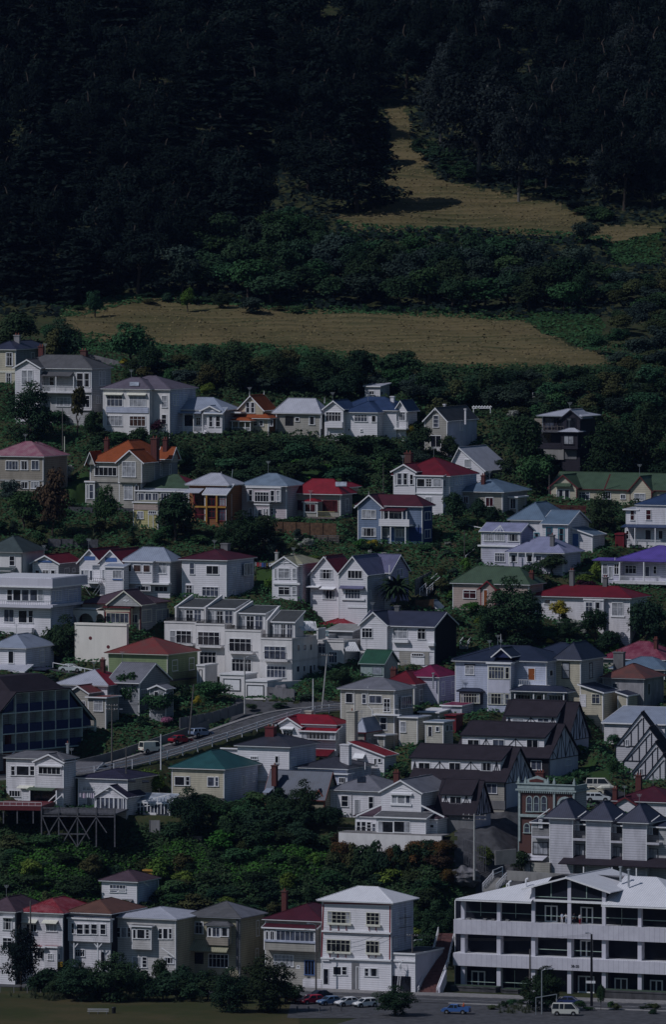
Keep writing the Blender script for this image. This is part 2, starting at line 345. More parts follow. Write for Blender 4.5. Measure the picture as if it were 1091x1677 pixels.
        bx(q, a0+.03, a1-.03, z0+.02, z1-.03, .012, .02, pane); q.build('pane', wo)
        if s.rnd.random() < .35 and pane == 'pane_dark' and W > .9:
            cwid = W*.16
            for u in (a0+.08, a1-.08-cwid): cu = MB(); bx(cu, u, u+cwid, z0+.06, z1-.1, .022, .03, 'pane_curtain'); cu.build('curtain', wo)
    def w(s, spec, face='f', **kw):
        for it in spec.split(';'):
            t = it.split()
            if not t: continue
            v = [float(q) for q in t[:4]]; n = int(t[4]) if len(t) > 4 else 1; m = int(t[5]) if len(t) > 5 else 1
            k = dict(kw)
            if len(t) > 6: k['pane'] = {'d': 'pane_dark', 'm': 'pane_mid', 'c': 'pane_curtain', 'r': 'pane_red', 'b': 'pane_brown', 's': 'pane_sky'}[t[6]]
            s.win(face, *v, n, m, **k)
        return s
    def door(s, x0, y0, x1, y1, m='dark_trim', face='f', **kw):
        b = s.b; pl = b['y0']; xm = (x0+x1)/2; a0 = s.F(x0, y1, pl)[0]; a1 = s.F(x1, y1, pl)[0]; z0 = s.F(xm, y1, pl)[1]; z1 = s.F(xm, y0, pl)[1]
        w = MB(); w.box(a0, a1, pl-.05, pl, z0, z1, m); w.box(a0-.1, a0, pl-.08, pl, z0, z1+.1, s.trim); w.box(a1, a1+.1, pl-.08, pl, z0, z1+.1, s.trim); w.box(a0, a1, pl-.08, pl, z1, z1+.1, s.trim)
        d = w.build('door', s.e); h = MB(); h.box(a1-.16, a1-.1, pl-.1, pl-.05, z0+(z1-z0)*.45, z0+(z1-z0)*.52, 'galv_metal'); h.build('handle', d); return s
    def bx(s, name, x0, y0, x1, y1, off, d, m, parent=None):      # box whose front face fills a pixel rect on plane off, d deep
        xm = (x0+x1)/2; ym = (y0+y1)/2; a0 = s.F(x0, ym, off)[0]; a1 = s.F(x1, ym, off)[0]; z0 = s.F(xm, y1, off)[1]; z1 = s.F(xm, y0, off)[1]
        s.k += 1; e = s.k*.002
        w = MB(); w.box(a0-e, a1+e, off-e, off+d, z0-e, z1+e, m); w.build(name, parent or s.e); return s
    def slope(s, name, x0, y0, x1, y1, off0, off1, m, t=.1):      # sloping sheet: top edge at y0 on plane off0, low edge at y1 on plane off1
        a0, z0 = s.F(x0, y0, off0); a1 = s.F(x1, y0, off0)[0]; zc = s.F((x0+x1)/2, y0, off0)[1]
        zl = s.F((x0+x1)/2, y1, off1)[1]; s.k += 1; e = s.k*.002
        w = MB(); w.prism([(a0, off0, zc), (a1, off0, zc), (a1, off1-e, zl), (a0, off1-e, zl)], [(a0, off0, zc+t), (a1, off0, zc+t), (a1, off1-e, zl+t), (a0, off1-e, zl+t)], m)
        w.build(name, s.e); return s
    def posts(s, xs, y0, y1, off, wd=.14, m=None, name='post'):
        for x in xs:
            a, z0 = s.F(x, y1, off); z1 = s.F(x, y0, off)[1]
            w = MB(); w.box(a-wd/2, a+wd/2, off-wd/2, off+wd/2, z0, z1, m or s.trim); w.build(name, s.e)
        return s
    def rail(s, x0, x1, yt, yb, off, n=None, m=None, side=None, name='railing', gap=.22, thick=.05):
        m = m or s.trim; xm = (x0+x1)/2; a0 = s.F(x0, yt, off)[0]; a1 = s.F(x1, yt, off)[0]; z1 = s.F(xm, yt, off)[1]; z0 = s.F(xm, yb, off)[1]
        w = MB(); w.box(a0, a1, off-.04, off+.04, z1-.07, z1, m); w.box(a0, a1, off-.03, off+.03, z0+.05, z0+.1, m)
        n = n or max(2, int((a1-a0)/gap))
        for i in range(n+1):
            u = a0+(a1-a0)*i/n; w.box(u-thick/2, u+thick/2, off-.02, off+.02, z0, z1-.08, m)
        if side:
            w.box(a1-.04, a1+.04, off+.05, off+side, z1-.07, z1, m); k = int(side/gap)
            for i in range(1, k+1): w.box(a1-.02, a1+.02, off+side*i/k-.02, off+side*i/k+.02, z0, z1-.08, m)
        w.build(name, s.e); return s
    def chim(s, x, yt, yb, wpx, off, m='brick', dep=.7, pots=2):
        a, z0 = s.F(x, yb, off); z1 = s.F(x, yt, off)[1]; px0 = s.F(x-wpx/2, yb, off)[0]; px1 = s.F(x+wpx/2, yb, off)[0]
        w = MB(); w.box(px0, px1, off-dep/2, off+dep/2, z0-1.2, z1-.35, m); w.box(px0-.1, px1+.1, off-dep/2-.1, off+dep/2+.1, z1-.35, z1-.15, m)
        o = w.build('chimney', s.lastroof or s.e)
        q = MB()
        for i in range(pots):
            u = px0+(px1-px0)*(i+.5)/pots; q.tube([(u, off, z1-.15), (u, off, z1+.25)], [.13, .1], 'terracotta_trim', 8)
        if pots: q.build('chimney_pot', o)
        return s
    def finial(s, x, yt, yb, off=-.35):
        a, z0 = s.F(x, yb, off); z1 = s.F(x, yt, off)[1]; w = MB(); w.tube([(a, off, z0), (a, off, z1)], [.09, .02], s.trim, 6); w.build('finial', s.lastroof or s.e); return s
    def bars(s, name, face, segs, wd=.12, m='timber_black', plane=None, prd=.05):
        b = s.b; w = MB()
        for x0, y0, x1, y1 in segs:
            if face == 'f':
                pl = (b['y0'] if plane is None else plane)-prd/2; a = s.F(x0, y0, pl); c = s.F(x1, y1, pl); A = Vector((a[0], pl, a[1])); C = Vector((c[0], pl, c[1])); nrm = Vector((0, 1, 0))
            else:
                pl = (b['xR'] if plane is None else plane)+prd/2; a = s.S(x0, y0, pl); c = s.S(x1, y1, pl); A = Vector((pl, a[0], a[1])); C = Vector((pl, c[0], c[1])); nrm = Vector((1, 0, 0))
            t = (C-A).normalized(); u = t.cross(nrm)*wd/2; n2 = nrm*prd/2; prd += .0013
            w.prism([A-u-n2, A+u-n2, A+u+n2, A-u+n2], [C-u-n2, C+u-n2, C+u+n2, C-u+n2], m)
        w.build(name, s.e); return s
    def skylight(s, x0, y0, x1, y1, m='pane_sky', tilt=None):
        # lies on the front slope of the last hip roof
        b = s.b; yA = b['y0']; ym = (b['y0']+b['y1'])/2; sl = (b['zr']-b['ze'])/(ym-yA)
        def hit(x, y):
            C, d = s.lray(x, y); # plane z = ze + (Y-yA+.45)*sl
            k = b['ze']+.16; t = (k+(C.y-yA+.5)*sl - C.z)/(d.z-d.y*sl); return Vector((C.x+t*d.x, C.y+t*d.y, C.z+t*d.z))
        q = [hit(x0, y0), hit(x1, y0), hit(x1, y1), hit(x0, y1)]; up = Vector((0, -sl, 1)).normalized()
        w = MB(); w.prism([p+up*.0 for p in q], [p+up*.14 for p in q], m); w.build('skylight', s.lastroof or s.e); return s
# ================================================================== HOUSES, top rows
h = Hs('A1', 'cream two-storey house with blue-black roof behind the big grey villa, at the top left', 95, 420, wall='cream', roof='blue_black', dY=10)
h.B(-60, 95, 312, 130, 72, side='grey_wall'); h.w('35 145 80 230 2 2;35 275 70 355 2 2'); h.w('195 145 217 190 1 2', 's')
h.bx('string_course', -20, 262, 92, 274, -.12, .12, 'cream_trim'); h.chim(108, 28, 90, 34, 5, 'oldstone'); h.chim(262, 100, 190, 30, -1.2)
h = Hs('A1', 'large weathered grey-white villa with grey slate roof and upstairs verandah, tree in front', 580, 612, wall='grey_white', roof='slate')
h.B(97, 580, 705, 252, 160, side='grey_white'); h.chim(535, 125, 205, 36, 6.5, dep=1.0)
h.w('487 275 530 365 1 2;533 275 572 365 1 2;520 418 572 495 2 2;357 430 450 488 4 2;420 548 447 620 1 2 c;312 300 345 355 1 2 d'); h.w('630 262 645 355 1 2;652 262 667 355 1 2;612 420 624 470;628 420 638 470', 's')
h.bx('stucco_band', 480, 375, 582, 400, -.35, .35, 'white'); h.bx('stucco_band', 450, 500, 582, 515, -.3, .3, 'white')
h.slope('verandah_roof', 270, 272, 468, 298, 0, -1.6, 'slate'); h.posts([355, 468], 298, 400, -1.5); h.rail(268, 470, 358, 395, -1.5); h.bx('verandah_floor', 262, 396, 472, 404, -1.6, 1.6, 'white')
h.B(97, 250, None, 240, 193, 'gy', off=-1.6, D=6, wall='white'); h.w('135 258 172 350 1 2 c;174 258 208 350 1 2 c')
h = Hs('A1', 'pale two-storey house with violet slate roof, blue panels between its two rows of windows', 1080, 690, wall='plaster', roof='slate_violet')
h.B(690, 1080, 1247, 385, 292, side='pale_blue'); h.w('1030 420 1066 495 1 2;1030 540 1062 600 1 2'); h.w('1103 412 1120 484 1 2;1122 412 1137 484 1 2;1168 412 1190 470 1 2', 's'); h.skylight(826, 338, 886, 360)
h.B(657, 950, None, 383, 303, off=-1.6, D=8); h.skylight(826, 337, 886, 361)
h.w('680 420 782 488 4 2;825 422 932 490 4 2;677 548 780 613 4 2;825 550 928 615 4 2 b'); h.bx('blue_panel', 675, 494, 945, 530, -1.75, .15, 'pale_blue'); h.slope('awning', 665, 403, 785, 416, -1.6, -2.2, 'cream_trim', .05); h.slope('awning', 810, 404, 935, 418, -1.6, -2.2, 'cream_trim', .05)
h = Hs('A2', 'single-storey villa with pale blue-grey hip roof, white balustrade and steps', 360, 445, wall='white', roof='galv_blue')
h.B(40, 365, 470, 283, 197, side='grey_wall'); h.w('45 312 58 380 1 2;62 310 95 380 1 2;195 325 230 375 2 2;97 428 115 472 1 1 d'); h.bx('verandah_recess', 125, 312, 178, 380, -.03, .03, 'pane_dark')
h.slope('verandah_roof', 100, 288, 250, 302, 0, -1.6, 'galv_blue'); h.posts([120, 182, 240], 302, 418, -1.5); h.rail(42, 250, 384, 416, -1.5); h.bx('verandah_floor', 40, 417, 255, 428, -1.6, 1.6, 'white'); h.bars('stair_rail', 'f', [(250, 386, 275, 415)], .1, 'trim', -1.5)
h.B(268, 362, None, 296, 275, off=-.9, D=1, yb=425, roof='shed'); h.w('278 315 308 385 1 2;323 315 354 385 1 2'); h.B(240, 342, None, 281, 255, 'gy', off=-.9, D=3, yb=288)
h = Hs('A2', 'cottage with steep orange gable roof, finials and orange porch roofs', 660, 425, wall='cream', roof='orange_tile')
h.B(372, 660, 712, 335, 290, off=-.5, side='rust_wall', oh=.7); h.w('388 330 412 410 1 2 b;365 332 375 410;562 345 592 380 1 2;600 345 630 380 1 2;670 340 690 380')
h.B(472, 625, 705, 272, 190, 'gy', yb=330, off=.3); h.w('515 228 543 297 1 2;547 228 575 297 1 2'); h.finial(540, 160, 190); h.finial(632, 155, 180, 5)
h.B(425, 545, None, 352, 326, off=-3, D=2.5, yb=356, oh=.2); h.posts([430, 470, 512, 545], 354, 412, -2.9); h.rail(425, 545, 388, 412, -2.9)
h.B(350, 480, None, 298, 286, 'flat', off=-1.6, D=2, yb=305, oh=.2)
h = Hs('A2', 'small hut with orange tile roof between the orange gable and the pale bungalow', 775, 262, wall='tan', roof='orange_tile', dY=14, cat='shed', name='garden_hut')
h.B(692, 775, 828, 228, 195); h.w('748 232 772 250')
h = Hs('A2', 'stone-coloured bungalow with plain pale iron hip roof', 990, 445, wall='stone', roof='galv')
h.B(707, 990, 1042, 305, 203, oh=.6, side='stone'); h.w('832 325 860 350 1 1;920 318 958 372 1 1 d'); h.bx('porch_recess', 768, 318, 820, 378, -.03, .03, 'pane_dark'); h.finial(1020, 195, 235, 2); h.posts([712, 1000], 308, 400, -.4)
h = Hs('A3', 'sprawling white house with deep blue roof and white gables above the garden bush', 302, 478, wall='white_clean', roof='blue')
h.B(100, 302, 430, 298, 222, side='white'); h.w('158 308 242 352 4 2;268 312 297 355 1 1;117 395 131 412;197 400 211 416 1 1'); h.w('330 310 370 350 3 2;305 315 315 352;358 400 366 415', 's')
h.B(40, 425, None, 285, 193, off=3, D=9, pad=False); h.chim(403, 185, 222, 22, 7, 'white', .6, 0)
h.B(-30, 84, None, 268, 222, 'gy', off=-1.2, D=6); h.w('-25 290 72 350 5 2'); h.bx('flower_box', -30, 355, 80, 392, -2, .9, 'white_clean')
h.B(424, 488, None, 272, 222, 'gy', off=3.4, D=5); h.w('445 290 484 345 3 2'); h.rail(415, 487, 350, 395, 2.2, side=1); h.bx('balcony_floor', 412, 395, 488, 402, 2.1, 1.4, 'trim')
h = Hs('A3', 'narrow white lookout tower with slanting roof behind the blue-roofed house', 320, 260, wall='white', roof='galv', dY=6, name='tower', cat='tower')
h.B(228, 320, 366, 130, 110, 'shed', D=4.5, oh=.3); h.w('255 155 285 180 2 1'); h.w('325 158 338 182', 's')
h = Hs('A3', 'tall narrow gabled house with grey roof, standing alone in the bush', 750, 535, wall='stone', roof='slate')
h.B(608, 750, 940, 345, 268, 'gy', side='asbestos', oh=.3); h.w('662 312 698 388 1 3;645 440 713 515 2 1'); h.w('832 340 850 408 1 2;833 475 848 518;912 438 922 475', 's'); h.finial(675, 262, 285); h.bx('white_panel', 645, 516, 713, 545, -.1, .1, 'white'); h.chim(868, 265, 330, 10, 6, 'white', .3, 0); h.chim(735, 235, 270, 12, 9, 'white', .4, 0)
h = Hs('A3', 'small white shed at the back corner of the tall grey gabled house', 945, 400, wall='white', roof='galv', name='shed', cat='shed', dY=12)
h.B(925, 968, None, 352, 348, 'flat', D=3, oh=.2); h.w('948 362 964 380')
h = Hs('A4', 'dark timber house on a concrete base with pale iron roof', 545, 438, wall='dark_wood', roof='galv', trim='dark_trim')
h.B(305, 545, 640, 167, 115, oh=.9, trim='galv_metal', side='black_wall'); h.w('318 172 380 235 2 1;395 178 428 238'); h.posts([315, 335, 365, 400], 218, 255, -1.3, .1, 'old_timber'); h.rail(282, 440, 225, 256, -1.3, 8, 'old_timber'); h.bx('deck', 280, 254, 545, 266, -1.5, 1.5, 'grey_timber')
h.B(432, 543, None, 172, 125, 'gy', off=-1, D=5, rm='galv'); h.w('458 172 520 235 2 1')
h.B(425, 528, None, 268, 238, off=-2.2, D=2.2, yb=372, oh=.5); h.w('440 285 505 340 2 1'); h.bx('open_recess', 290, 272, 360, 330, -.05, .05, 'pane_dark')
h.bx('board_band', 275, 335, 425, 370, -1.4, 1.4, 'dark_wood'); h.bx('concrete_base', 278, 373, 440, 438, -1.3, 1.3, 'concrete'); h.bx('concrete_base', 442, 378, 522, 436, -1.1, 1.1, 'base_grey')
# ---------------- second row
h = Hs('A5', 'tan house with faded pink iron roof at the left edge', 272, 425, wall='tan', roof='pink_old')
h.B(-70, 272, 300, 190, 88, D=10); h.w('35 212 115 270 4 1;128 212 178 270 2 1;198 210 248 270 2 1;30 342 100 390 3 1;130 345 180 390 2 1;195 345 250 390 3 1'); h.bx('sill_band', -60, 334, 274, 341, -.12, .12, 'grey_white')
h.B(120, 262, None, 158, 92, off=7, D=6)
h = Hs('A5', 'large grey-cream villa with orange tiled roof, brick chimneys and white gable trims', 900, 505, wall='stone', roof='orange_tile')
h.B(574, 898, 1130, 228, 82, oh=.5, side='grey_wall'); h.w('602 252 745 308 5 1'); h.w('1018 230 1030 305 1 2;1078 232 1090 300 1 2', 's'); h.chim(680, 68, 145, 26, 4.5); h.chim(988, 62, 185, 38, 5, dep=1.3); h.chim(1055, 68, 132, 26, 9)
h.bx('sill_band', 574, 340, 898, 350, -.2, .2, 'stone'); h.B(757, 902, None, 214, 148, 'gy', off=-1.3, D=5.5, yb=352, oh=.6); h.w('778 218 866 315 3 2'); h.B(760, 868, None, 356, 352, 'flat', off=-.7, D=.7, oh=.1); h.w('790 368 845 460 2 2'); h.door(862, 372, 880, 468)
h.B(546, 600, None, 350, 345, 'flat', off=-.6, D=3, oh=.15); h.w('552 365 563 455;568 362 596 455 1 2;'); h.B(556, 596, None, 212, 160, 'gy', off=-.6, D=4, yb=236, oh=.4)
h.B(1015, 1090, 1135, 190, 128, 'gx', off=8, yb=225)
h = Hs('A5', 'low house with dull green roof, one slope red, and a long glazed porch', 1200, 560, wall='stone', roof='green')
h.B(895, 1205, 1262, 395, 298, rm2='red_dark', off=2, oh=.6, D=9); h.B(868, 1205, None, 412, 396, 'shed', off=0, D=2, oh=.2, rm='galv'); h.w('872 418 920 470 2 1 m;925 418 968 470 2 1 m;972 418 1008 470 2 1;1025 418 1080 470 3 1 m;1090 418 1190 468 5 1 m')
h = Hs('A5', 'small yellow lean-to cottage with a pink strip below the green-roofed house', 1005, 645, wall='yellow', roof='tan', name='cottage', cat='cottage') if 0 else Hs('A5', 'small shabby yellow outhouse with a pinkish strip under its eave, below the green roof', 1005, 648, wall='yellow', roof='khaki_roof', name='outhouse', cat='outhouse')
h.B(850, 1005, None, 482, 470, 'shed', D=3.5, oh=.15); h.w('875 535 915 582 2 1 c'); h.bx('pink_strip', 850, 492, 1006, 526, -.1, .08, 'tan_pink'); h.door(948, 560, 975, 640, 'yellow'); h.w('945 532 998 552 4 1')
h = Hs('A6', 'house with pale iron roof and orange-and-red balconied front', 400, 452, wall='rust_wall', roof='galv')
h.B(152, 400, 490, 217, 135, oh=.6, side='rust_wall'); h.B(255, 388, None, 270, 215, 'shed', off=-1.8, D=2.5, oh=.35); h.w('276 278 322 345 2 2;340 280 385 345 2 2;276 362 322 420 2 2;342 362 385 440 2 2', tr='red_trim')
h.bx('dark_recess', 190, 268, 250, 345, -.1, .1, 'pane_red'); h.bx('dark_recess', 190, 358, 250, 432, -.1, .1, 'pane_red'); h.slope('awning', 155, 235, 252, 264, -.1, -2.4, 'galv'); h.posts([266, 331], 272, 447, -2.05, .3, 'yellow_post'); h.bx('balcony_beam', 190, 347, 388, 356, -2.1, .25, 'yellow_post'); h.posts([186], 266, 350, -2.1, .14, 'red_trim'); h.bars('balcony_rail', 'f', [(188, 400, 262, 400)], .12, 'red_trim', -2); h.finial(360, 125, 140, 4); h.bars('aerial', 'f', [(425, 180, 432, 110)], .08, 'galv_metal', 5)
h = Hs('A6', 'pinkish-white two-storey house with slate-blue hip roof and white bay windows', 775, 432, wall='pink_white', roof='blue_grey')
h.B(487, 775, 885, 222, 136, side='pink_white', oh=.5); h.w('538 358 558 420 1 1 c;673 360 693 400 1 2'); h.B(524, 738, None, 232, 228, 'flat', off=-.9, D=.9, oh=.12, yb=325); h.w('532 240 562 312 1 2;572 255 664 318 5 2;671 245 702 315 1 2;711 245 735 315 1 2'); h.B(572, 665, None, 340, 335, 'flat', off=-.9, D=.9, oh=.1); h.w('576 362 588 415;592 366 620 440 1 1;628 362 640 415;648 362 660 415')
h = Hs('c2', 'low house with bright red roof and a solar panel, above the brown board fence', 567, 715, wall='stone', roof='red')
h.B(350, 567, 622, 604, 528, oh=.75, side='grey_wall'); h.w('356 630 390 675 2 1 r;485 630 553 680 3 1 r', tr='maroon_trim'); h.w('590 622 606 680 1 2', 's'); h.skylight(545, 545, 598, 566); h.B(545, 600, 640, 572, 545, off=7, D=5, yb=590)
h.B(396, 458, None, 640, 622, off=-1.8, D=1.8, oh=.3); h.w('400 645 452 685 2 1 r'); h.rail(455, 540, 682, 710, -1.8, m='yellow', n=9); h.bx('deck', 390, 708, 545, 716, -2, 2, 'old_timber'); h.bars('flagpole', 'f', [(425, 640, 425, 598)], .06, 'trim', -2)
h = Hs('A7', 'blue weatherboard house with maroon roof, white arched gable and white balcony', 590, 668, wall='blue_wall', roof='maroon', wtrim='trim')
h.B(182, 590, 655, 430, 350, side='deep_blue', oh=.5); h.w('205 562 296 617 3 1;325 566 380 620 1 1;422 570 482 622 3 1'); h.w('605 458 645 512 2 1;605 572 645 628 2 1', 's'); h.bx('blue_patch', 505, 560, 588, 662, -.06, .06, 'deep_blue'); h.door(392, 560, 415, 655, 'blue_trim')
h.B(182, 330, None, 422, 355, 'gy', off=-1, D=6, oh=.6); h.w('205 448 296 503 3 1;205 562 296 617 3 1'); h.finial(250, 330, 358)
h.slope('balcony_roof', 345, 438, 500, 458, 0, -2, 'maroon'); h.w('352 465 470 505 4 1', plane=-.05); h.posts([345, 378, 465, 492], 458, 510, -1.9, .16); h.bx('balcony_front', 315, 508, 508, 548, -2.1, .15, 'white_clean'); h.bx('balcony_floor', 313, 546, 508, 552, -2.1, 2.1, 'trim'); h.posts([390, 485], 550, 665, -1.9, .18)
h = Hs('A7', 'white two-storey house with dark red roof, brick chimney and glazed sun porch', 765, 480, wall='white_clean', roof='red_dark')
h.B(412, 765, 938, 236, 112, side='pale_blue'); h.w('612 365 655 400 3 1'); h.w('800 222 818 288 1 2;830 220 850 285 1 2;895 215 912 250 1 1;770 240 782 300', 's'); h.chim(505, 78, 158, 42, 4.5, dep=1)
h.B(410, 545, None, 200, 160, 'gy', off=-1.2, D=6, oh=.5); h.w('416 215 424 290 1 1;432 212 463 288 1 2;468 212 500 288 1 2;512 220 536 286 1 2')
h.B(552, 722, None, 234, 226, 'shed', off=-1, D=1.2, oh=.3); h.w('558 248 610 300 1 1;612 248 657 300 2 3;663 250 716 300 1 1;612 366 655 400 3 1'); h.w('728 255 748 300', 's'); h.bx('sill_band', 408, 338, 722, 346, -1.15, .15, 'trim')
h = Hs('A7', 'white gabled house with pale grey iron roof peeping over the red-roofed house', 985, 300, wall='white_clean', roof='galv', dY=6)
h.B(762, 985, 1042, 190, 55, 'gy', ax=830, oh=.5, side='pale_blue', D=12); h.w('862 125 902 178 3 1 c'); h.skylight(1010, 120, 1020, 130) if 0 else None
h = Hs('A7', 'stone bungalow with clear blue hip roof and small brick chimney', 1103, 455, wall='stone', roof='steel_blue')
h.B(822, 1103, 1261, 338, 252, side='grey_wall', oh=.7); h.w('857 360 888 405 2 1 r;997 368 1048 425 2 1 r'); h.chim(983, 222, 290, 22, 2.5); h.B(1150, 1195, None, 370, 365, 'flat', off=3, D=4, rm='galv'); h.w('1155 375 1190 440 2 1')
h = Hs('A4', 'long cream bungalow with sage-green roof and maroon-edged gables', 1200, 735, wall='cream', roof='green', trim='maroon_trim', wtrim='trim')
h.B(357, 1200, None, 636, 527, 'gx', D=10, oh=.4); h.w('530 645 607 695 3 2;690 642 742 690 3 1;803 660 836 690 2 1;893 655 960 700 2 1 c'); h.bars('barge_board', 'f', [(700, 628, 738, 532)], .25, 'maroon_trim', -.6)
h.B(357, 522, None, 612, 540, 'gy', off=-1.4, D=7); h.w('395 632 402 705;404 630 440 705 1 1 d;446 630 478 705 1 1'); h.slope('window_hood', 385, 592, 492, 612, -1.4, -2.1, 'green')
h.B(865, 1000, None, 632, 550, 'gy', off=-.6, D=6); h.w('890 655 962 702 2 1 c')
h = Hs('A8', 'rambling white villa with steel-blue roof, teal window frames and lean-to', 465, 462, wall='white', roof='steel_blue', wtrim='teal_trim')
h.B(100, 320, None, 285, 165, D=12, off=.8, oh=.5); h.w('250 360 285 388 1 1'); h.B(305, 465, 600, 305, 220, 'gx', off=-.8, oh=.4); h.w('328 325 368 400 1 2;405 330 445 412 1 2'); h.bx('door', 330, 400, 366, 420, -.9, .05, 'blue_trim') if 0 else None
h.B(472, 622, 700, 378, 325, 'shedx', off=1, oh=.3); h.door(497, 365, 535, 446, 'blue_trim')
h = Hs('A8', 'lilac-roofed house with glazed corner turret and glass conservatory', 160, 575, wall='lilac_white', roof='lilac_roof', dY=-1)
h.B(-85, 160, 245, 355, 302, 'gx', oh=.3, side='lilac'); h.w('0 364 62 412 4 1;82 366 155 415 3 1;0 488 65 545 4 2;-70 365 -8 412 4 1'); h.bx('sill_band', -110, 440, 160, 450, -.3, .3, 'trim'); h.bars('glazing_bar', 'f', [(-20, 360, 35, 312), (35, 312, 8, 360), (35, 312, 62, 358), (35, 312, 35, 360)], .12, 'trim', -.3)
h.B(95, 435, 520, 494, 385, off=-1.5, D=8, oh=.6, wall='lilac_white'); h.w('100 500 140 545;205 500 240 545;330 502 360 535;260 505 300 540'); h.posts([90, 148, 197, 245], 490, 560, -2.2, .16); h.chim(368, 368, 440, 24, 0, 'base_grey', .7, 1)
h = Hs('A8', 'white two-storey house with blue roof and verandah at the right edge', 1180, 462, wall='white', roof='blue')
h.B(905, 1180, None, 190, 105, D=9, oh=.3); h.w('965 212 1000 278 1 2 r;960 340 1000 405;1045 345 1075 400'); h.B(840, 912, None, 215, 195, 'shed', D=6, off=.4, rm='galv'); h.w('865 215 893 280 1 2 r;832 345 858 400 1 2'); h.slope('verandah_roof', 830, 312, 1180, 330, 0, -2, 'blue'); h.posts([835, 895, 1025], 330, 440, -1.9, .16); h.rail(830, 1060, 405, 436, -1.9)
h = Hs('A8', 'villa with vivid purple roof and white verandah at the right edge', 1180, 705, wall='lilac_white', roof='purple')
h.B(795, 1180, None, 540, 440, D=11, oh=.4); h.w('832 568 905 620 3 2;1012 572 1035 622 1 2;960 575 990 640'); h.slope('verandah_roof', 665, 528, 1180, 545, 1.0, -2.2, 'purple', .14); h.posts([798, 952, 1100], 548, 672, -2.1, .2); h.rail(800, 1060, 638, 670, -2.1); h.bx('verandah_floor', 750, 671, 1180, 690, -2.2, 2.2, 'white')
h.B(685, 795, None, 552, 548, 'flat', off=-1.5, D=4, oh=.1); h.w('690 555 720 625 2 2;728 575 752 650 1 1;762 557 794 625 2 2'); h.finial(768, 515, 535, -2)
h = Hs('c6', 'tan bungalow with dull green roof half hidden by the big dark tree', 430, 300, wall='tan_pink', roof='green', wtrim='trim')
h.B(66, 430, 500, 172, 80, oh=.5); h.w('115 195 178 235 2 2 r'); h.chim(445, 105, 158, 18, 3); h.B(200, 268, None, 185, 153, 'gy', off=-1.2, D=4, trim='red_trim'); h.door(215, 195, 232, 280, 'wood_door')
h = Hs('c6', 'long low white house with dark red roof and two dark chimneys', 918, 362, wall='white', roof='red_dark')
h.B(456, 918, 950, 237, 172, D=8, oh=.6); h.w('832 255 888 322 2 2 c;505 240 540 262'); h.B(700, 790, None, 245, 240, 'flat', off=-.8, D=.8, oh=.1); h.w('705 252 740 318 2 2;750 252 778 318 1 2'); h.chim(640, 95, 178, 20, 4, 'base_grey'); h.chim(801, 128, 182, 20, 4, 'base_grey'); h.bx('sill_band', 825, 318, 893, 326, -.15, .15, 'trim')
# ---------------- middle rows, left
h = Hs('c5', 'narrow white two-storey house with khaki roof and ornate gable, beside the washing line', 385, 292, wall='white_clean', roof='khaki_roof')
h.B(248, 385, 480, 128, 83, side='pink_white', oh=.4); h.w('', 'f'); h.B(248, 362, None, 132, 92, 'gy', off=-.9, D=4, oh=.4); h.w('258 145 266 193;275 145 330 193 2 2;342 145 362 193 1 2;275 232 330 270 2 2;340 232 362 270 1 2'); h.bx('sill_band', 250, 213, 375, 222, -1.2, .4, 'trim'); h.chim(268, 65, 110, 12, 3, 'grey_white', .5, 1); h.bars('gable_lattice', 'f', [(300, 98, 300, 125), (270, 120, 330, 120), (285, 108, 315, 108)], .1, 'trim', -1)
h = Hs('c5', 'white gabled house with dark red roof squeezed between khaki and violet roofs', 558, 305, wall='white_clean', roof='red_dark')
h.B(428, 558, 640, 172, 92, 'gy', oh=.35); h.w('470 150 532 195 4 2;483 248 545 290 4 1'); h.slope('awning', 415, 228, 475, 236, 0, -1, 'trim'); h.slope('awning', 478, 238, 546, 246, 0, -1, 'trim'); h.finial(498, 88, 96)
h = Hs('c5', 'white two-storey house with violet-grey gable roof, palm beside it', 692, 373, wall='white_clean', roof='violet_grey')
h.B(563, 692, 800, 172, 92, 'gy', side='lilac_white', oh=.35); h.w('602 155 670 193 4 1;590 245 662 288 5 2'); h.w('700 250 712 290', 's'); h.slope('window_hood', 568, 230, 682, 243, 0, -.8, 'violet_grey'); h.bx('sill_band', 572, 288, 680, 296, -.25, .25, 'trim'); h.bx('sill_band', 600, 325, 694, 332, -.12, .12, 'trim')
h.B(700, 800, 888, 165, 82, 'gx', off=7.5, oh=.3, side='lilac'); h.w('832 148 860 185 2 1', 's'); h.bars('flue', 'f', [(798, 175, 798, 130)], .12, 'trim', 6.5)
h = Hs('B1', 'small pale house with dark green-grey tiled roof at the left edge', 133, 260, wall='plaster', roof='slate_green', trim='grey_white', wtrim='trim')
h.B(-90, 133, 262, 98, -10, D=9, oh=.6); h.w('57 118 92 180 1 2'); h.B(-60, 60, None, 215, 195, 'shed', off=-2, D=2, oh=.3)
h = Hs('B1', 'white red-roofed house with one low blue-filled gable, left of the twin blue gables', 368, 265, wall='white', roof='red_dark')
h.B(208, 368, 510, 163, 118, 'gy', oh=.5, side='grey_wall'); h.w('222 208 250 243;268 208 310 245 2 2;322 208 350 245'); h.w('408 195 438 250 2 1;458 195 476 220', 's'); h.bx('blue_panel', 238, 148, 330, 160, -.08, .06, 'blue_trim')
h = Hs('B1', 'white house with twin steep gables filled with bright blue under red roofs', 775, 332, wall='white_clean', roof='red_dark')
h.B(508, 637, None, 152, 80, 'gy', off=1.2, D=11, oh=.55); h.w('515 208 535 262;540 208 562 265 2 1 c;570 210 590 276 1 1 m'); h.B(637, 775, None, 157, 85, 'gy', off=0, D=11, oh=.55); h.w('650 205 668 262 1 1')
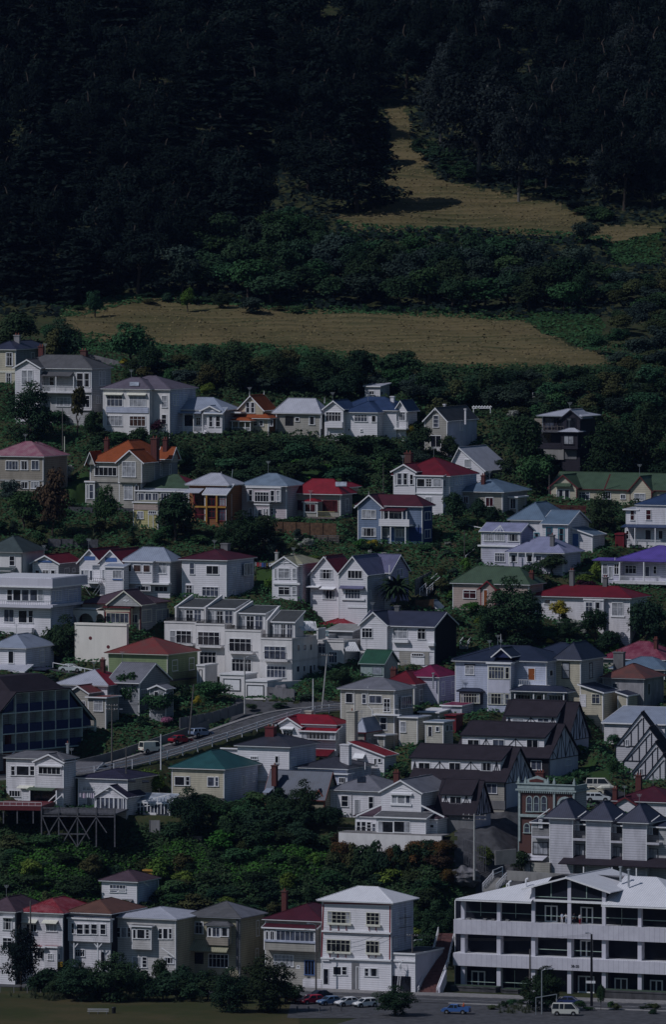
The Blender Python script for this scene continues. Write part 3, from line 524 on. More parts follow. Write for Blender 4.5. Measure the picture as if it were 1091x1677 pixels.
for g_ in (((515, 140, 572, 105), (572, 105, 625, 140)), ((650, 150, 707, 112), (707, 112, 765, 150))): h.bars('blue_panel', 'f', [((g_[0][0]+g_[0][2])/2-8, (g_[0][1]+g_[0][3])/2+12, (g_[1][0]+g_[1][2])/2+8, (g_[1][1]+g_[1][3])/2+12)], .75, 'blue_trim')
h.B(672, 785, None, 192, 172, 'shed', off=-2.2, D=2.2, rm='galv_blue', oh=.25); h.w('718 210 778 262 3 1 c'); h.bx('sill_band', 715, 264, 780, 272, -2.35, .15, 'blue_trim'); h.bx('balcony_floor', 518, 284, 625, 294, -1.5, 2.6, 'trim'); h.rail(518, 668, 258, 284, -1.4, 12, 'metal_dark'); h.bars('stair_rail', 'f', [(520, 290, 575, 370), (505, 320, 555, 385), (590, 360, 640, 290), (605, 370, 655, 300)], .07, 'galv_metal', -1.9)
h = Hs('B1', 'white two-storey house with pale blue-grey roof and brown blinds in its glazed upper porch', 1081, 362, wall='white_clean', roof='galv_blue')
h.B(800, 1081, 1155, 158, 62, oh=.5, side='grey_wall'); h.w('1008 160 1060 230 2 2;985 312 1070 345 3 1 d'); h.B(783, 968, None, 158, 140, 'shed', off=-1, D=2, oh=.3, yb=290); h.w('792 172 838 217 1 1 b;850 174 900 220 1 1 b;912 175 958 222 1 1 b;865 308 960 340 3 1 d', ); h.bx('balcony_band', 783, 290, 1075, 300, -1.2, 1.2, 'trim')
h = Hs('B2', 'square white two-storey house with maroon hip roof and broad dark chimney', 430, 388, wall='white_clean', roof='maroon')
h.B(148, 430, 605, 150, 76, oh=.55, side='pale_blue'); h.w('195 163 228 235 1 2;302 180 382 235 2 1;167 303 218 375 2 2;275 315 382 375 4 2'); h.w('467 190 490 225;465 335 487 370;544 290 575 350 1 2', 's'); h.chim(425, 32, 95, 44, 8, 'base_grey', 1.2, 0); h.win('s', 543, 165, 600, 240, 3, 1, plane=h.b['xR']+.5); h.bx('bay_box', 0, 0, 1, 1, 0, .1, 'white') if 0 else None
h = Hs('B1', 'flat-roofed white modern block with wide parapet and long balcony, left edge', 320, 622, wall='white_clean', roof='office_white')
h.B(-110, 318, 515, 322, 322, 'flat', off=0, oh=.9, yb=None, side='pale_blue'); h.w('42 332 78 405 1 2;80 332 132 405;136 332 184 405;188 332 238 405;240 332 275 405 1 2;22 458 88 540 2 1;115 465 172 545 1 1;178 465 210 545 1 2'); h.w('325 338 350 405 1 1;352 338 386 405 2 1;432 330 490 415 2 2', 's')
b_ = h.b; q = MB(); zt = h.F(318, 262, 0)[1]; q.box(b_['xL']-.9, b_['xR']+.9, -.9, b_['y1']+.9, b_['ze']+.24, zt, 'office_white'); q.box(b_['xL']-.5, b_['xR']+.5, -.5, b_['y1']+.5, zt, zt+.12, 'white_roof'); q.build('parapet', h.e)
h.bx('balcony_floor', -110, 430, 322, 448, -1.4, 1.4, 'office_white'); h.rail(-100, 320, 402, 432, -1.35, 30, 'galv_metal'); q = MB(); q.box(b_['xR'], b_['xR']+1.2, -1.4, b_['y1'], h.F(318, 447, -1.4)[1], h.F(318, 432, -1.4)[1], 'office_white'); q.build('balcony_floor', h.e)
h.bx('porch_wall', -110, 575, 200, 622, -1.2, 1.0, 'white_clean')
h = Hs('B1', 'dark-roofed villa with cream gable, red-framed windows and white arches above the tall terrace wall', 890, 556, wall='stone', roof='plum', trim='maroon_trim', wtrim='cream_trim')
h.B(520, 892, 1120, 432, 335, oh=.6, side='grey_wall', D=11); h.w('900 460 965 540 2 1 m;992 458 1075 540 2 1 m', 's')
h.B(668, 828, None, 452, 440, 'flat', off=-1.2, D=1.2, wall='cream', oh=.2); h.w('677 482 822 545 5 1', tr='cream_trim'); h.bars('red_frame', 'f', [(670, 480, 828, 480), (670, 548, 828, 548), (672, 480, 672, 548), (826, 482, 826, 548)], .14, 'red_trim'); h.w('833 490 880 545 2 1 m', plane=0)
h.B(695, 893, None, 425, 343, 'gy', off=-1.4, D=5, yb=440, trim='cream_trim', rm='plum', wall='grey_white'); h.bars('gable_ornament', 'f', [(785, 405, 805, 400), (800, 410, 820, 402)], .18, 'trim')
h.slope('pergola_roof', 372, 450, 660, 460, .3, -2.2, 'plaster_cream', .15)
# white arcade
w_ = MB(); pl = -2.3
def arcade(h, w_, xs, ytop, ybot, pl, mt, t=.3):
    z1 = h.F(xs[0][0], ytop, pl)[1]; zb = h.F(xs[0][0], ybot, pl)[1]; prev = None
    for i, (a, b, ya) in enumerate(xs):
        xa, _ = h.F(a, ytop, pl); xb, _ = h.F(b, ytop, pl); r = (xb-xa)/2; zc = h.F((a+b)/2, ya, pl)[1]-r
        if prev is not None: w_.box(prev+.001, xa-.001, pl, pl+t, zb, z1, mt)
        pts = [(xa, zc)] + [((xa+xb)/2-r*math.cos(q*math.pi/8), zc+r*math.sin(q*math.pi/8)) for q in range(1, 8)] + [(xb, zc)]
        for p, q in zip(pts, pts[1:]): w_.prism([(p[0], pl, p[1]), (q[0], pl, q[1]), (q[0], pl, z1), (p[0], pl, z1)], [(p[0], pl+t, p[1]), (q[0], pl+t, q[1]), (q[0], pl+t, z1), (p[0], pl+t, z1)], mt)
        prev = xb
    return prev
arcade(h, w_, [(395, 485, 482), (497, 592, 485), (610, 660, 487)], 462, 548, pl, 'plaster_cream')
a0, a1 = h.F(372, 500, pl)[0], h.F(395, 500, pl)[0]; w_.box(a0, a1-.002, pl, pl+.3, h.F(380, 548, pl)[1], h.F(380, 462, pl)[1], 'plaster_cream'); w_.build('arcade', h.e)
h.bx('arcade_back', 400, 465, 668, 548, .4, .1, 'maroon_trim')
h = Hs('B1', 'tall blank cream terrace wall with two round holes', 805, 800, wall='plaster_cream', roof='plaster_cream', name='terrace_wall', cat='wall')
h.Y = h.Y; h.B(478, 805, None, 562, 562, 'flat', D=.8, oh=.05, trim='plaster_cream', rm='plaster_cream'); q = MB()
for cx_, cy_ in ((575, 643), (689, 699)):
    a, z = h.F(cx_, cy_, h.b['y0']); q.tube([(a, h.b['y0']+.05, z), (a, h.b['y0']-.03, z)], .32, 'maroon_trim', 14)
q.build('round_hole', h.e); h.bx('coping', 478, 556, 806, 562, -.15, .3, 'plaster_cream')
h = Hs('B1', 'small white house with pale blue-grey hip roof, beside the parked white sedan', 158, 862, wall='white_clean', roof='galv_blue')
h.B(-60, 158, 340, 712, 616, oh=.5, side='pale_blue'); h.w('50 725 86 803 1 1 d'); h.w('250 718 280 795 1 2', 's'); h.B(-40, 150, None, 860, 815, 'shed', off=-3, D=3, oh=.2, rm='galv'); h.slope('carport_roof', 205, 832, 345, 850, 2.5, -1.0, 'navy', .12)
h = Hs('B5', 'olive-green house with weathered rust-red hip roof', 52, 560, wall='green_wall', roof='rust', trim='cream_trim', wtrim='trim')
h.B(-322, 52, 245, 362, 245, side='green_wall', oh=.55); h.w('83 392 118 462 1 2 m;190 378 223 455 1 2', 's'); q = MB(); xr = h.b['xR']; z0 = h.S(150, 515, xr+1)[1]; z1 = h.S(150, 468, xr+1)[1]; yb1 = h.b['y1']
q.box(xr, xr+1.1, .3, yb1, z0-.15, z0, 'dark_trim'); q.box(xr+1.0, xr+1.06, .3, yb1, z1-.06, z1, 'dark_trim')
for i in range(30): yy = .35+(yb1-.4)*i/29; q.box(xr+1.01, xr+1.05, yy-.025, yy+.025, z0, z1, 'dark_trim')
q.build('balcony', h.e)
h = Hs('B4', 'grey gabled house with dull grey iron roof and little gabled porch', 885, 500, wall='grey_wall', roof='grey_iron', wtrim='trim', dY=-1)
h.B(690, 885, 1080, 303, 178, 'gx', oh=.5, side='grey_wall'); h.w('895 345 937 400 3 1 m', 's'); h.w('895 345 937 400 3 1') if 0 else None
h.B(955, 1055, None, 345, 322, 'gy', off=-1.2, D=3, oh=.3, wall='grey_wall'); h.door(985, 362, 1008, 430, 'dark_trim'); h.w('1040 372 1070 420 3 1', 's')
h = Hs('B4', 'low pale house whose hip roof is half silver, half bright red', 680, 492, wall='white', roof='galv', dY=-3)
h.B(362, 680, 868, 327, 218, rm2='red', side='grey_wall', oh=.5); h.chim(655, 150, 222, 22, 6, 'brick', .7, 2); h.w('697 370 722 448 1 2 d;738 372 755 420', 's'); h.w('770 350 800 400 1 1;805 345 835 378 2 1', 's')
h = Hs('B4', 'little pale house with small reddish roofs in front of the half-red roof', 670, 545, wall='stone', roof='rust', wtrim='trim', dY=-5)
h.B(440, 560, None, 368, 328, 'gy', D=6, off=.5, oh=.35); h.w('512 420 545 458 2 2'); h.B(562, 672, None, 402, 388, 'shed', D=5, oh=.4); h.w('597 415 655 485 2 2')
# navy balconied hotel block, facade turned to the right
h = Hs('B4', 'dark navy hotel block with three tiers of balcony bays and a sloping roof', -40, 800, Y=1494, th=-52, wall='base_grey', roof='dark_tile', trim='frame_grey', name='hotel', cat='hotel')
pl = 0.0; X = lambda x, y: h.F(x, y, pl)[0]
rowsY = [(372, 478, 345, 452), (517, 600, 478, 583), (632, 745, 590, 705)]
w_ = MB()
def hp(x, y, o=0): a = h.F(x, y, pl); return (a[0], pl+o, a[1])
outl = [(-60, 880), (606, 812), (602, 545), (437, 345), (95, 372), (-60, 560)]
w_.prism([hp(*p, 1.4) for p in outl], [hp(*p, 11) for p in outl], 'grey_wall'); w_.build('wall', h.e)
r = MB(); ext = lambda p, o: hp(p[0], p[1], o)
for a, b in (((602, 545), (437, 345)), ((95, 372), (-60, 560))):
    r.prism([ext(a, -.3), ext(b, -.3), ext(b, 12), ext(a, 12)], [Vector(ext(a, -.3))+Vector((0, 0, .3)), Vector(ext(b, -.3))+Vector((0, 0, .3)), Vector(ext(b, 12))+Vector((0, 0, .3)), Vector(ext(a, 12))+Vector((0, 0, .3))], 'dark_tile')
zt = h.F(270, 358, pl)[1]; xa, xb = X(95, 372), X(437, 345); r.box(xa, xb, -.3, 12, zt+.05, zt+.2, 'dark_tile'); r.prism([(xa, 1, zt+.2), (xb, 1, zt+.2), (xb, 12, zt+.2), (xa, 12, zt+.2)], [(xa+1.5, 5, zt+2.6), (xb-1.5, 5, zt+2.6), (xb-1.5, 8, zt+2.6), (xa+1.5, 8, zt+2.6)], 'dark_tile'); r.build('roof', h.e)
cols = [10, 95, 180, 266, 350, 435, 520, 600]
fl = lambda x, k: {0: 372-(x-95)*.079, 1: 498-(x-95)*.088, 2: 630-(x-95)*.097, 3: 745-(x-95)*.105}[k]
for k in range(3):
    for i in range(len(cols)-1):
        x0, x1 = cols[i], cols[i+1]
        if k == 0 and (i == 0 or i >= 5): continue
        if k == 1 and i >= 6: continue
        f = MB(); a = hp(x0, fl(x0, k)); b = hp(x1, fl(x1, k)); zt = (a[2]+b[2])/2; zb = (hp(x0, fl(x0, k+1))[2]+hp(x1, fl(x1, k+1))[2])/2; dz = zt-zb
        f.box(a[0]+.08, b[0]-.08, -.02, .06, zb+.1, zb+dz*.46, 'navy_panel'); bo = f.build('balcony_front', h.e)
        g = MB(); g.box(a[0]+.1, a[0]+(b[0]-a[0])*.55, 1.36, 1.39, zb+.1, zt-.3, 'pane_dark'); g.box(a[0]+(b[0]-a[0])*.26, a[0]+(b[0]-a[0])*.3, 1.33, 1.36, zb+.1, zt-.3, 'frame_grey'); g.build('glass_door', h.e)
fr = MB()
for k in range(4):
    lo, hi = {0: (95, 437), 1: (10, 520), 2: (10, 600), 3: (10, 600)}[k]
    a, b = hp(lo, fl(lo, k)), hp(hi, fl(hi, k)); z = (a[2]+b[2])/2; fr.box(a[0], b[0], -.1, 1.5, z-.09, z+.1, 'frame_grey')
for x in cols:
    k0 = 0 if 95 <= x <= 437 else 1 if x < 95 or x <= 520 else 2
    if x == 600: k0 = 2
    a, b = hp(x, fl(x, k0)), hp(x, fl(x, 3)); fr.box(a[0]-.09, a[0]+.09, -.13, 1.4, b[2], a[2], 'frame_grey')
fr.bar(hp(95, 372, -.1), hp(10, 475, -.1), .25, 'frame_grey'); fr.bar(hp(437, 345, -.1), hp(602, 545, -.1), .3, 'frame_grey'); fr.bar(hp(603, 545, -.1), hp(606, 812, -.1), .3, 'frame_grey'); fr.build('facade_frame', h.e)
q = MB(); q.prism([hp(100, 385, .3), hp(100, 480, .3), hp(20, 500, .3)], [hp(100, 385, .4), hp(100, 480, .4), hp(20, 500, .4)], 'navy_panel'); q.build('side_panel', h.e); q = MB(); q.prism([hp(440, 360, .3), hp(500, 445, .3), hp(502, 462, .3), hp(440, 468, .3)], [hp(440, 360, .4), hp(500, 445, .4), hp(502, 462, .4), hp(440, 468, .4)], 'navy_panel'); q.build('side_panel', h.e); q = MB(); q.prism([hp(524, 478, .3), hp(585, 548, .3), hp(588, 575, .3), hp(524, 582, .3)], [hp(524, 478, .4), hp(585, 548, .4), hp(588, 575, .4), hp(524, 582, .4)], 'navy_panel'); q.build('side_panel', h.e)
q = MB(); a, b = hp(522, 730), hp(582, 795); q.box(a[0], b[0], 1.3, 1.38, b[2], a[2], 'pane_dark')
for i in range(7): u = a[0]+(b[0]-a[0])*i/6; q.box(u-.04, u+.04, 1.25, 1.3, b[2], a[2], 'frame_grey')
q.build('louvre_window', h.e); h.pad(-2, 20, -3, 14)
# ================================================================== MODERN TERRACE AND MIDDLE RIGHT
def terrace_unit(h, x0, x1, x2, yt, yb, off, wins, pent, x_fin, yp0, D=10, side=None):
    h.B(x0, x1, x2, yt+4, yt, 'flat', off=off, oh=.04, D=D if x2 is None else None, rm='concrete', trim='plaster'); b = dict(h.b); globals()['UB'] = b
    for wv in wins:
        h.win('f', *wv[:4], wv[4], wv[5], pane=wv[6] if len(wv) > 6 else None)
        if wv[7] if len(wv) > 7 else False: h.rail(wv[0]-6, wv[2]+6, wv[3]-42, wv[3]+8, b['y0']-.9, 16, 'metal_dark', thick=.025); h.bx('balcony_slab', wv[0]-8, wv[3]+6, wv[2]+8, wv[3]+16, b['y0']-1.0, 1.0, 'plaster')
    # roof terrace railing and set back top storey
    h.rail(x0+8, x1-4, yt-32, yt-2, b['y0']+.3, 30, 'metal_dark', thick=.09)
    px0, px1, pt, pr = pent
    h.B(px0, px1, None, pt, pr, 'shed', off=off+2.8, D=3.6 if x2 else 5.5, yb=yt, oh=.25, rm='charcoal_sheet', pad=False); c = h.b
    w3 = (px1-px0-12)/3; [h.w('%d %d %d %d 2 2 %s' % (px0+6+w3*i, pt+10, px0+2+w3*(i+1), yt-2, 'cdm'[i])) for i in range(3)]; s0 = c['y0']
    f = MB(); xf0, zf0 = h.F(x_fin, yp0, s0-1.2); k = (c['zr']-c['ze'])/(c['y1']-c['y0'])
    f.prism([(xf0, s0-.9, b['ze']), (xf0, s0-.9, c['ze']+.2), (xf0, c['y1']+.5, c['zr']+.95), (xf0, c['y1']+.5, b['ze'])], [(xf0+.3, s0-.9, b['ze']), (xf0+.3, s0-.9, c['ze']+.2), (xf0+.3, c['y1']+.5, c['zr']+.95), (xf0+.3, c['y1']+.5, b['ze'])], 'plaster'); f.build('party_wall', h.e)
h = Hs('B5', 'cream modern terrace of four stepped flats with dark set-back roofs, white fins and roof terraces', 848, 518, wall='plaster', roof='concrete', name='terraced_flats', cat='apartments', Y=1540)
pd, pm, pc = 'pane_dark', 'pane_mid', 'pane_curtain'
terrace_unit(h, 38, 236, None, 155, 540, 6, [(70, 205, 108, 282, 1, 2, pc), (110, 205, 208, 285, 3, 2, pd, True)], (114, 282, 62, 8), 97, 60)
terrace_unit(h, 236, 418, None, 168, 540, 5.4, [(248, 213, 388, 298, 4, 2, pd, True), (260, 340, 366, 420, 4, 2, pd)], (298, 484, 68, 12), 284, 64)
terrace_unit(h, 425, 650, None, 208, 540, 3.2, [(448, 255, 590, 338, 4, 2, pd, True), (465, 385, 592, 465, 5, 2, pd)], (496, 676, 100, 50), 480, 92)
terrace_unit(h, 655, 848, 1012, 260, 515, 0, [(672, 305, 812, 388, 4, 2, pm, True), (688, 430, 812, 505, 5, 2, pm)], (730, 866, 152, 85), 678, 150, side='plaster')
h.b = UB
h.w('882 293 900 335;922 293 940 332;962 290 978 330;878 430 897 470;920 428 935 468;985 420 998 460', 's'); h.w('960 425 978 505 1 1 d', 's')
q = MB()
for i in range(9):
    a = h.S(880+i*14.5, 148, h.b['xR']-1.7); b_ = h.S(918+i*11, 206, h.b['xR']+.1); q.bar((h.b['xR']-1.7, a[0], a[1]), (h.b['xR']+.1, b_[0], b_[1]), .26, 'trim', .08)
q.build('slatted_awning', h.e)
q = MB(); a = h.F(672, 70, 3); 
h.B(1010, 1016, None, 200, 180, 'flat', off=6, D=3, yb=260, oh=.02, rm='plaster', pad=False)
# rear half of the terrace, stepping down to the right
h = Hs('B3', 'rear stepped wing of the cream modern terrace with two striped slatted awnings', 245, 800, wall='plaster', roof='concrete', name='terraced_flats', cat='apartments', Y=1549)
h.B(60, 245, 352, 668, 660, 'flat', oh=.04, trim='plaster', side='grey_white'); h.w('82 672 132 740 2 2 m;150 730 205 800 3 2 m;28 680 45 720'); h.w('255 770 268 800;305 770 325 800', 's'); h.rail(148, 245, 645, 668, 1, 8, 'trim')
h.B(60, 150, None, 628, 600, 'flat', off=3, D=5, yb=668, oh=.04, trim='plaster', pad=False); h.rail(85, 148, 595, 628, 1.5, 10, 'teal_trim'); h.B(150, 300, 310, 600, 560, 'shed', off=6, D=5, yb=668, wall='grey_wall', pad=False)
h.B(352, 412, None, 735, 730, 'flat', off=4, D=5, oh=.04, trim='plaster', wall='grey_white'); h.w('360 735 408 762 1 1 d;370 800 385 830')
q = MB()
for i in range(8): a = h.F(247+i*9.8, 668, 1.5); b_ = h.F(264+i*11.8, 728, -.6); q.bar((a[0], 1.5, a[1]), (b_[0], -.6, b_[1]), .2, 'trim', .08)
q.build('slatted_awning', h.e); q = MB()
for i in range(6): a = h.F(-10+i*9.8, 535, 4.5); b_ = h.F(8+i*11.8, 592, 2.5); q.bar((a[0], 4.5, a[1]), (b_[0], 2.5, b_[1]), .2, 'trim', .08)
q.build('slatted_awning', h.e)
h = Hs('B5', 'pair of large panelled white garage doors in a white street wall below the terrace', 690, 648, wall='plaster', roof='plaster', name='garage', cat='garage', Y=1534)
h.B(392, 548, None, 490, 490, 'flat', off=2, D=5, oh=.08); h.bx('garage_door', 408, 508, 522, 588, 1.95, .05, 'trim'); h.bars('door_moulding', 'f', [(410, 512, 520, 516), (410, 585, 520, 589), (412, 512, 412, 586), (518, 512, 518, 588)], .09, 'metal_dark', 1.9)
h.B(550, 690, None, 533, 530, 'flat', off=0, D=6, oh=.08); h.bx('garage_door', 562, 548, 668, 625, -.05, .05, 'trim'); h.bars('door_moulding', 'f', [(562, 552, 668, 556), (562, 622, 668, 626), (563, 552, 563, 624), (667, 552, 667, 626)], .09, 'metal_dark', -.1)
h.B(246, 292, None, 432, 430, 'flat', off=3, D=5, oh=.08); h.bars('door_moulding', 'f', [(255, 455, 275, 455), (255, 455, 255, 540), (275, 455, 275, 545)], .09, 'metal_dark')
h = Hs('B3', 'bright red roof showing just behind the modern terrace', 310, 640, wall='grey_white', roof='red', dY=8)
h.B(60, 300, 320, 578, 508, D=9, oh=.4); h.w('250 590 280 610')
h = Hs('B3', 'large white gabled house with dark blue roof, black side wall and garage underneath', 822, 812, wall='white_clean', roof='blue_black')
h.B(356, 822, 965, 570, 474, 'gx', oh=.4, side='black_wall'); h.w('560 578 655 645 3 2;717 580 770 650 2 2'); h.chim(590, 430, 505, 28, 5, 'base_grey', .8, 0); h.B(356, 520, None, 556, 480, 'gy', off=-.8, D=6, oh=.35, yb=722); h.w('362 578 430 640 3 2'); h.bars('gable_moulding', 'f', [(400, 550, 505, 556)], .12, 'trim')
h.bx('floor_band', 356, 716, 824, 724, -.12, .1, 'trim'); h.bx('base_wall', 600, 724, 790, 812, -.06, .05, 'stone'); h.bx('window_box', 555, 655, 655, 672, -.7, .7, 'trim'); h.bx('porch_hood', 775, 675, 822, 693, -.7, .7, 'trim'); h.bx('brick_base', 400, 724, 500, 750, -.1, .1, 'brick')
h.bx('garage_door', 675, 745, 762, 812, -.12, .06, 'trim'); h.w('680 740 757 758 5 1 d', plane=-.13)
h = Hs('B3', 'tiny white garden shed with dark gabled roof behind the black-sided house', 850, 505, wall='white_clean', roof='blue_grey', name='shed', cat='shed', dY=6)
h.B(740, 850, 893, 462, 408, 'gy', oh=.3); h.w('765 460 780 482;788 460 803 482')
h = Hs('B6', 'low garage with bright green iron roof below the white gabled house', 345, 262, wall='stone', roof='green_bright', trim='green_trim', name='garage', cat='garage')
h.B(200, 345, 435, 182, 98, 'gx', oh=.3, wall='green_trim'); h.w('272 200 335 250 1 1 s')
h = Hs('B6', 'old cream two-storey house with dull grey-blue hip roof and a white balcony rail', 412, 655, wall='dirty_cream', roof='grey_iron')
h.B(72, 412, 532, 355, 268, oh=.55, side='grey_white'); h.w('102 370 150 432 1 1;207 375 235 437 1 2;253 385 335 435 2 1;345 405 388 488 2 3;323 525 366 605 1 2'); h.w('420 380 430 440', 's'); h.win('s', 456, 390, 525, 465, 5, 1, plane=h.b['xR']+.4, pane='pane_mid')
h.rail(275, 440, 470, 510, -.9, 7, 'trim', thick=.03); h.bx('balcony_floor', 275, 506, 445, 514, -1, 1, 'trim'); h.bars('drain_pipe', 'f', [(158, 340, 158, 500), (243, 330, 243, 450), (243, 450, 272, 480), (272, 480, 272, 640)], .09, 'trim', -.1)
h.B(448, 560, 612, 530, 514, 'shed', off=-1, D=5, oh=.25, rm='galv_blue'); h.w('452 552 488 620 1 2 c'); h.B(614, 725, 795, 560, 545, 'shed', off=-2.2, D=4, oh=.25, rm='blue_grey'); h.w('678 583 703 615 1 1;'); h.door(632, 585, 653, 645); h.w('742 572 760 612;770 575 782 610', 's')
h = Hs('B6', 'cream cottage with dark red roof and brick chimney, behind the old cream house', 540, 470, wall='cream', roof='red_dark', dY=3)
h.B(345, 540, 678, 320, 228, oh=.5, side='grey_wall'); h.w('572 345 597 422 1 2;625 345 645 430 1 1;650 345 672 430 1 1', 's'); h.chim(410, 208, 295, 34, 2)
h = Hs('B6', 'lilac-walled house with magenta roof', 695, 450, wall='lilac_white', roof='magenta', dY=4)
h.B(505, 695, 815, 273, 190, oh=.45, side='lilac'); h.w('712 298 735 385 1 2;777 295 796 372 1 2', 's'); h.chim(662, 235, 300, 6, -.6, 'galv_metal', .2, 0)
h = Hs('B6', 'small lean-to garage with flat magenta roof in front of the pale blue house', 842, 520, wall='lilac_white', roof='magenta', name='garage', cat='garage')
h.B(718, 842, 960, 455, 432, 'shed', D=5, oh=.25); h = Hs('B6', 'cream shed with flat white roof below the dark red roof', 700, 545, wall='cream', roof='white_roof', name='shed', cat='shed', dY=-1)
h.B(578, 695, 815, 497, 470, 'shed', D=5, oh=.3); h = Hs('B6', 'small dark shed with red flat roof beside the white-roofed shed', 800, 600, wall='maroon_trim', roof='red_dark', name='shed', cat='shed', dY=-2)
h.B(745, 805, 868, 515, 505, 'shed', D=3, oh=.2, trim='red_trim')
h = Hs('c6', 'big pale blue two-storey house with navy hip roof, bay windows and wooden balcony door', 345, 782, wall='pale_blue', roof='navy')
h.B(78, 345, None, 545, 480, D=9, oh=.6); h.w('125 557 168 602 2 2 c'); h.bx('window_architrave', 120, 552, 173, 558, -.12, .1, 'dark_trim')
h.B(82, 515, 560, 542, 460, off=1.8, D=11, oh=.6); h.door(430, 573, 460, 628, 'wood_door'); h.w('530 580 548 608 1 1', 's'); h.rail(380, 515, 628, 655, .2, 16); h.bx('balcony_floor', 378, 654, 518, 662, .1, 1.7, 'trim')
h.B(235, 342, None, 552, 548, 'flat', off=-1.0, D=1, oh=.2, wall='pale_blue', rm='navy'); h.w('238 564 312 622 5 2;318 566 338 622 1 2;235 692 312 745 5 2;317 694 338 745 1 2', tr='cream_trim'); h.bx('spandrel_panel', 237, 628, 340, 690, -1.1, .1, 'asbestos')
h.B(97, 200, None, 688, 668, off=-.9, D=.9, rm='navy', yb=745, oh=.35, trim='dark_trim', wall='dark_trim'); h.w('103 692 195 738 7 2', tr='cream_trim')
h.B(265, 340, None, 512, 478, 'gy', off=-.4, D=4, yb=520, oh=.4, wall='navy_panel', rm='navy'); h.B(352, 612, None, 690, 655, off=-1.4, D=3, yb=694, oh=.3, pad=False); h.posts([365, 455, 505, 600], 694, 770, -1.3, .2); h.w('365 698 440 735 5 1 d;470 700 495 735 1 1 r;530 702 600 738 5 1 m', plane=1.6)
h.finial(297, 405, 450, 5); h.chim(250, 488, 500, 10, 4, 'white', .4, 0)
h = Hs('c6', 'tall cream two-storey house with navy roof and lean-to wing, right of the pale blue house', 680, 775, wall='cream', roof='navy', side=None) if 0 else Hs('c6', 'tall cream two-storey house with navy roof and lean-to wing, right of the pale blue house', 680, 775, wall='cream', roof='navy', wtrim='cream_trim')
h.B(562, 680, 790, 535, 446, oh=.5, side='grey_white'); h.w('592 543 628 620 1 2 c;590 662 622 730 1 2', tr='dark_trim'); h.w('722 545 738 618 1 2', 's', tr='dark_trim'); h.B(400, 680, None, 530, 446, off=3.0, D=10, pad=False, oh=.5)
h.B(682, 788, 860, 690, 655, 'shedx', off=-.6, oh=.4, rm='navy'); h.w('735 695 775 742 2 2'); h.door(675+5, 700, 705, 758, 'white'); h.B(862, 905, 942, 705, 690, 'shedx', off=3, oh=.3, D=5); h.w('0 0 1 1') if 0 else None
h = Hs('c6', 'old grey stone-walled house with rusty red-brown roof and wide chimney', 985, 782, wall='oldstone', roof='rust_old', trim='grey_white', dY=4)
h.B(790, 985, 1042, 625, 548, D=9, oh=.5); h.w('835 643 860 665 1 1'); h.w('1005 645 1015 700 1 1', 's'); h.chim(868, 488, 552, 48, 4.5, 'base_grey', 1, 2)
h = Hs('c6', 'sky-blue iron roof behind the rusty-roofed stone house', 1100, 600, wall='grey_wall', roof='steel_blue', dY=0)
h.B(830, 1085, None, 582, 515, D=8, oh=.4); h = Hs('c6', 'faded magenta hip roof with brick chimney at the right edge', 1085, 600, wall='stone', roof='magenta_old', dY=6)
h.B(785, 1085, None, 535, 440, D=10, oh=.5); h.chim(1045, 425, 525, 16, 3)
# ---------------- Tudor units
def tudor(lab, cx, cy, x0, x1, x2, ye, yr, dx0, dx1, de, db, ws, wb=None, dY=0):
    h = Hs('c9', lab, cx, cy, wall='white_wide' if wb is None else wb, roof='dark_tile', name='half_timbered_house', cat='house', dY=dY, trim='timber_black', wtrim='trim')
    h.B(x0, x1, x2, ye, yr, 'gx', oh=.5, wall=wb or 'base_grey', side='asbestos'); m = dict(h.b); D = m['y1']-m['y0']
    # half-timbering on the gable end
    pl = m['xR']+.04; q = MB(); ym = (m['y0']+m['y1'])/2; zr, ze = m['zr']-.25, m['ze']-.6
    def zt(y): return zr-(zr-ze)*abs(y-ym)/(D/2)
    n = 7
    for i in range(1, n):
        y = m['y0']+D*i/n; q.bar((pl, y, ze), (pl, y, zt(y)), .13, 'timber_black', .08)
    for i in range(1, n-1):
        y, y2 = m['y0']+D*i/n, m['y0']+D*(i+1)/n
        if i % 2: y, y2 = y2, y
        q.bar((pl+.01, y, ze), (pl+.01, y2, zt(y2)-.1), .12, 'timber_black', .08)
    q.bar((pl, m['y0'], ze), (pl, m['y1'], ze), .2, 'timber_black', .12); q.build('timber_frame', h.e)
    h.B(dx0, dx1, None, de, yr, 'shed', off=m['y0']+D*.13, D=D*.36, yb=db, oh=.3, wall='white_clean', rm='dark_tile', pad=False); d = h.b
    for x in ws: h.w('%d %d %d %d 2 1' % (x, de+9, x+54, de+42 if db-de > 55 else db-8))
    seg = []; edges = sorted(ws); gaps = [(a+60, b-6) for a, b in zip(edges, edges[1:])]+[(edges[-1]+60, dx1-6)] + [(dx0+4, edges[0]-6)]
    for a, b in gaps:
        if b-a < 18: continue
        c = (a+b)/2; seg += [(c, de+4, c, db-3), (a, db-4, c, de+6), (c, de+6, b, db-4)]
    seg += [(dx0, db-3, dx1, db+1)]; h.bars('timber_frame', 'f', seg, .12); h.b = m; return h
h = tudor('half-timbered house with dark tiled roof, topmost of the row, under the pale blue house', 620, 325, 330, 640, 738, 245, 80, 362, 590, 148, 182, [390, 505], wb='asbestos')
h.w('690 0 691 1') if 0 else None
h = tudor('half-timbered house with dark lower gable wall, second from the top of the row', 555, 440, 132, 555, 690, 332, 178, 160, 535, 245, 300, [185, 300, 455], wb='black_wall'); h.w('475 350 525 392 2 1 m', 'f'); h.w('632 345 658 372 1 1 c', 's')
